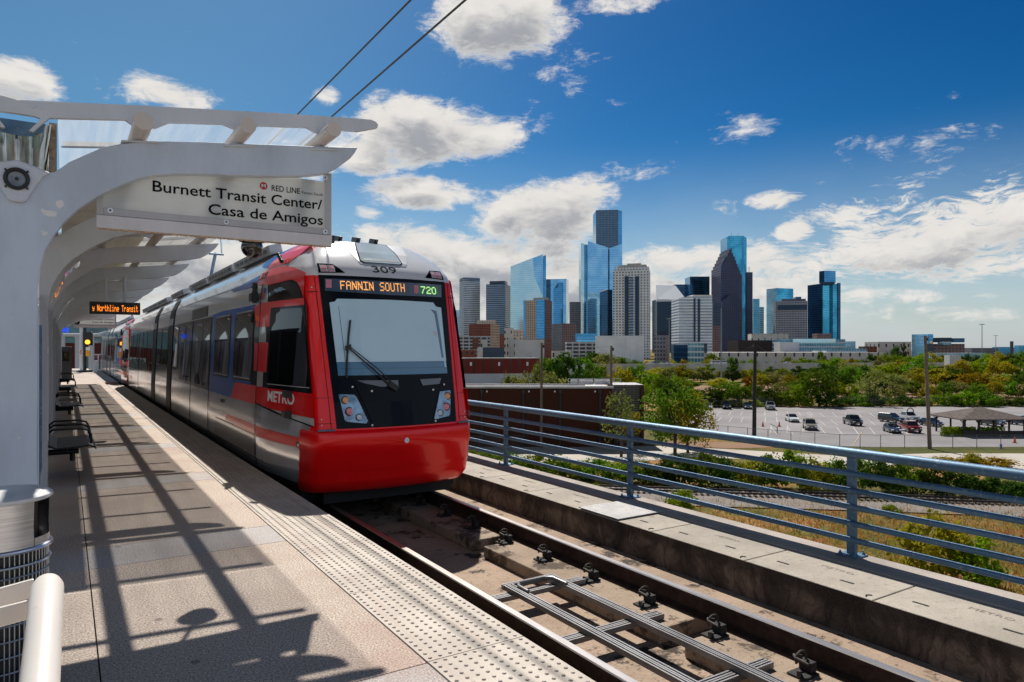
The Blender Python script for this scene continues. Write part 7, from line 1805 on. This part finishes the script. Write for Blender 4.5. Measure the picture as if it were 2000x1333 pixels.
for (x, yt, wp, s_, lf, d) in [(1108, 688, 84, "round", "dark", 168), (1080, 695, 60, "round", "green", 181), (1062, 697, 40, "round", "green", 174), (1048, 712, 56, "round", "olive", 154), (1016, 726, 60, "round", "olive", 147), (990, 730, 36, "bush", "olive", 145), (1075, 726, 70, "round", "olive", 150), (1150, 703, 60, "round", "green", 188), (1172, 704, 50, "round", "olive", 201), (1215, 712, 56, "round", "yellow", 194), (1240, 708, 50, "round", "green", 228), (1268, 722, 56, "round", "bright", 188), (1292, 728, 60, "round", "green", 174), (1310, 742, 60, "round", "dark", 168), (1250, 738, 44, "round", "bright", 161), (1345, 755, 52, "bush", "green", 174), (1205, 740, 40, "bush", "bright", 154), (1330, 715, 44, "round", "yellow", 295), (1368, 718, 50, "round", "olive", 295), (1185, 690, 60, "round", "olive", 370), (1160, 690, 70, "round", "dark", 470), (1210, 697, 60, "round", "green", 470), (1030, 700, 60, "round", "olive", 448), (1098, 697, 60, "round", "green", 482), (1392, 690, 40, "round", "green", 470)]:
    tree_px(x, 0, yt, wp, s_, lf, R5, d=d)
# near trees by the road
tree_px(1318, 889, 738, 135, "leafy", "green", "", label="leafy young tree with thin trunks just beyond the railing post", d=93)
tree_px(1345, 889, 768, 105, "leafy", "yellow", "", label="lower leafy tree crowding the right side of the young tree", d=94.5)
tree_px(1212, 893, 768, 84, "airy", "olive", "", label="thin sparse sapling at the right end of the warehouse", d=91.5)
tree_px(1232, 886, 795, 66, "airy", "yellow", "", label="small yellow sapling between the warehouse annex and the young tree", d=96)
# hedge row along the freight line
hx = [(915, 903, 880, "bright"), (955, 905, 884, "green"), (1000, 925, 887, "green"), (1046, 930, 888, "bright"), (1090, 935, 893, "green"), (1130, 935, 900, "bright"), (1170, 938, 897, "green"), (1205, 945, 905, "bright"), (1245, 944, 900, "green"), (1290, 946, 897, "dark"), (1330, 948, 890, "dark"), (1375, 950, 884, "green"), (1420, 952, 893, "dark"), (1462, 953, 893, "yellow"), (1505, 955, 890, "green"), (1548, 957, 880, "bright"), (1590, 958, 897, "yellow"), (1635, 958, 898, "green"), (1680, 960, 894, "green"), (1725, 962, 900, "dark"), (1770, 964, 902, "green"), (1815, 967, 908, "dark"), (1860, 970, 918, "dark"), (1905, 973, 925, "dark"), (1950, 975, 930, "dark"), (2000, 978, 934, "dark"), (2050, 982, 938, "green")]
used_h = 0
for i, (x, yb, yt, lf) in enumerate(hx):
    lab = f"{LN[lf]} hedge bush along the freight track, " + ["beside the tram bumper", "just right of the tram", "left of the jointed railing post", "at the jointed railing post", "right of the jointed railing post", "in front of the leftmost pole", "before the thin sapling", "near the second railing post", "beneath the thin sapling's crown", "under the small yellow sapling", "under the young tree", "right of the young tree", "left of the dark pole foot", "left below the dark pole", "below the dark pole", "with tall shoots beneath the lot fence", "right of the tall shoots", "left of the third railing post", "at the third railing post", "right of the third railing post", "left below the leaning pole", "below the leaning pole", "right below the leaning pole", "left of the red grass", "below the red grass", "near the right frame edge", "cut by the right frame edge"][i]
    d = gd(yb); p = at(x, HY, d); p.z = GZ; h = zpx(yt, d) - GZ
    plant("hedge_bush", "bush", lab, p, h*1.05, 62*d/FPX/1.24*1.25, "bush", lf, rg, "hedge bushes along the freight track", False)
for (x, yb, yt, wp, lf, lab) in [(1830, 1130, 1000, 150, "yellow", "tall leafy yellow green weed behind the right end of the railing"), (1905, 1150, 1040, 110, "bright", "low weed clump beside the tall leafy weed"), (1740, 1010, 985, 40, "bright", "small green weed on the near edge of the ballast"), (1330, 1000, 955, 70, "bright", "green weeds between the two railing posts by the ballast"), (1165, 975, 945, 60, "bright", "green weeds by the second railing post"), (1040, 945, 928, 60, "bright", "green weeds below the first hedge bushes"), (1790, 910, 893, 60, "rust", "reddish dry grass clump on the road verge, left one"), (1850, 912, 893, 80, "rust", "reddish dry grass clump on the road verge, middle one"), (1940, 914, 893, 90, "rust", "reddish dry grass clump on the road verge by the frame edge"), (1895, 912, 884, 50, "yellow", "tall yellow shrub on the road verge among red grass"), (1726, 890, 878, 26, "yellow", "small pale shrub at the road edge left of the leaning pole")]:
    d = gd(yb); p = at(x, HY, d); p.z = GZ; h = zpx(yt, d) - GZ
    plant("weed_clump", "weeds", lab, p, h, wp*d/FPX/1.24, "bush", lf, rg, None, False)
for (x, yt, wp, lab) in [(1858, 829, 40, "clipped green hedge block at the left of the timber shelter"), (1886, 836, 34, "clipped green hedge block in front of the shelter"), (1935, 832, 50, "clipped hedge block behind the shelter rail")]:
    d = 113.0; p = at(x, HY, d); p.z = GZ + .03; m = MB()
    for k in range(900):
        q = p + RT*rg.uniform(-1, 1)*wp*.5*d/FPX + FW*rg.uniform(-.5, .5) + Vector((0, 0, rg.random()*1.5)); s_ = .12
        n = Vector((rg.gauss(0, 1), rg.gauss(0, 1), rg.gauss(0, 1))).normalized(); a = n.orthogonal().normalized()*s_; b_ = n.cross(a); m.add([q-a, q+b_, q+a, q-b_], [(0, 1, 2, 3)])
    o = m.build("clipped_hedge", LEAF["bright"], fix=False); tag(o, lab, "hedge")
# dry grass between viaduct and freight line
M_GRASS = {}
def grass_mat(name, c1, c2, c3):
    m, t, b, out = new_mat(name); t.n.remove(b); geo = t.node('ShaderNodeNewGeometry'); P = t.node('ShaderNodeTexCoord').outputs['Object']
    a = t.noise(P, .16, 6, .7); col = t.ramp(a, [(.36, c1), (.45, c2), (.52, c1), (.60, c3), (.68, c2)])
    col = t.mix(t.math('MULTIPLY', geo.outputs['Random Per Island'], .35), col, (.32, .22, .09))
    df = t.node('ShaderNodeBsdfDiffuse'); t.put(df.inputs[0], col); tr = t.node('ShaderNodeBsdfTranslucent'); t.put(tr.inputs[0], col); mx = t.node('ShaderNodeMixShader'); mx.inputs[0].default_value = .4
    t.l.new(df.outputs[0], mx.inputs[1]); t.l.new(tr.outputs[0], mx.inputs[2]); t.l.new(mx.outputs[0], out.inputs[0]); return m
gm = grass_mat("dry_grass_blades", (.20, .21, .035), (.54, .23, .06), (.46, .14, .045))
m = MB(); rg2 = random.Random(5)
for k in range(26000):
    y = 978 + 260*rg2.random()**1.25; x = rg2.uniform(900, 2080)
    if y < 1000 and rg2.random() < .55: continue
    p = ground_at(x, y); h = rg2.uniform(.18, .55); a = rg2.uniform(0, 6.28); w_ = rg2.uniform(.02, .06); s_ = Vector((math.cos(a), math.sin(a), 0)); ln = Vector((rg2.gauss(0, .18), rg2.gauss(0, .18), 0))
    m.add([p - s_*w_, p + s_*w_, p + ln + Vector((0, 0, h))], [(0, 1, 2)])
o = m.build("dry_grass", gm, fix=False); o["kind"] = "stuff"
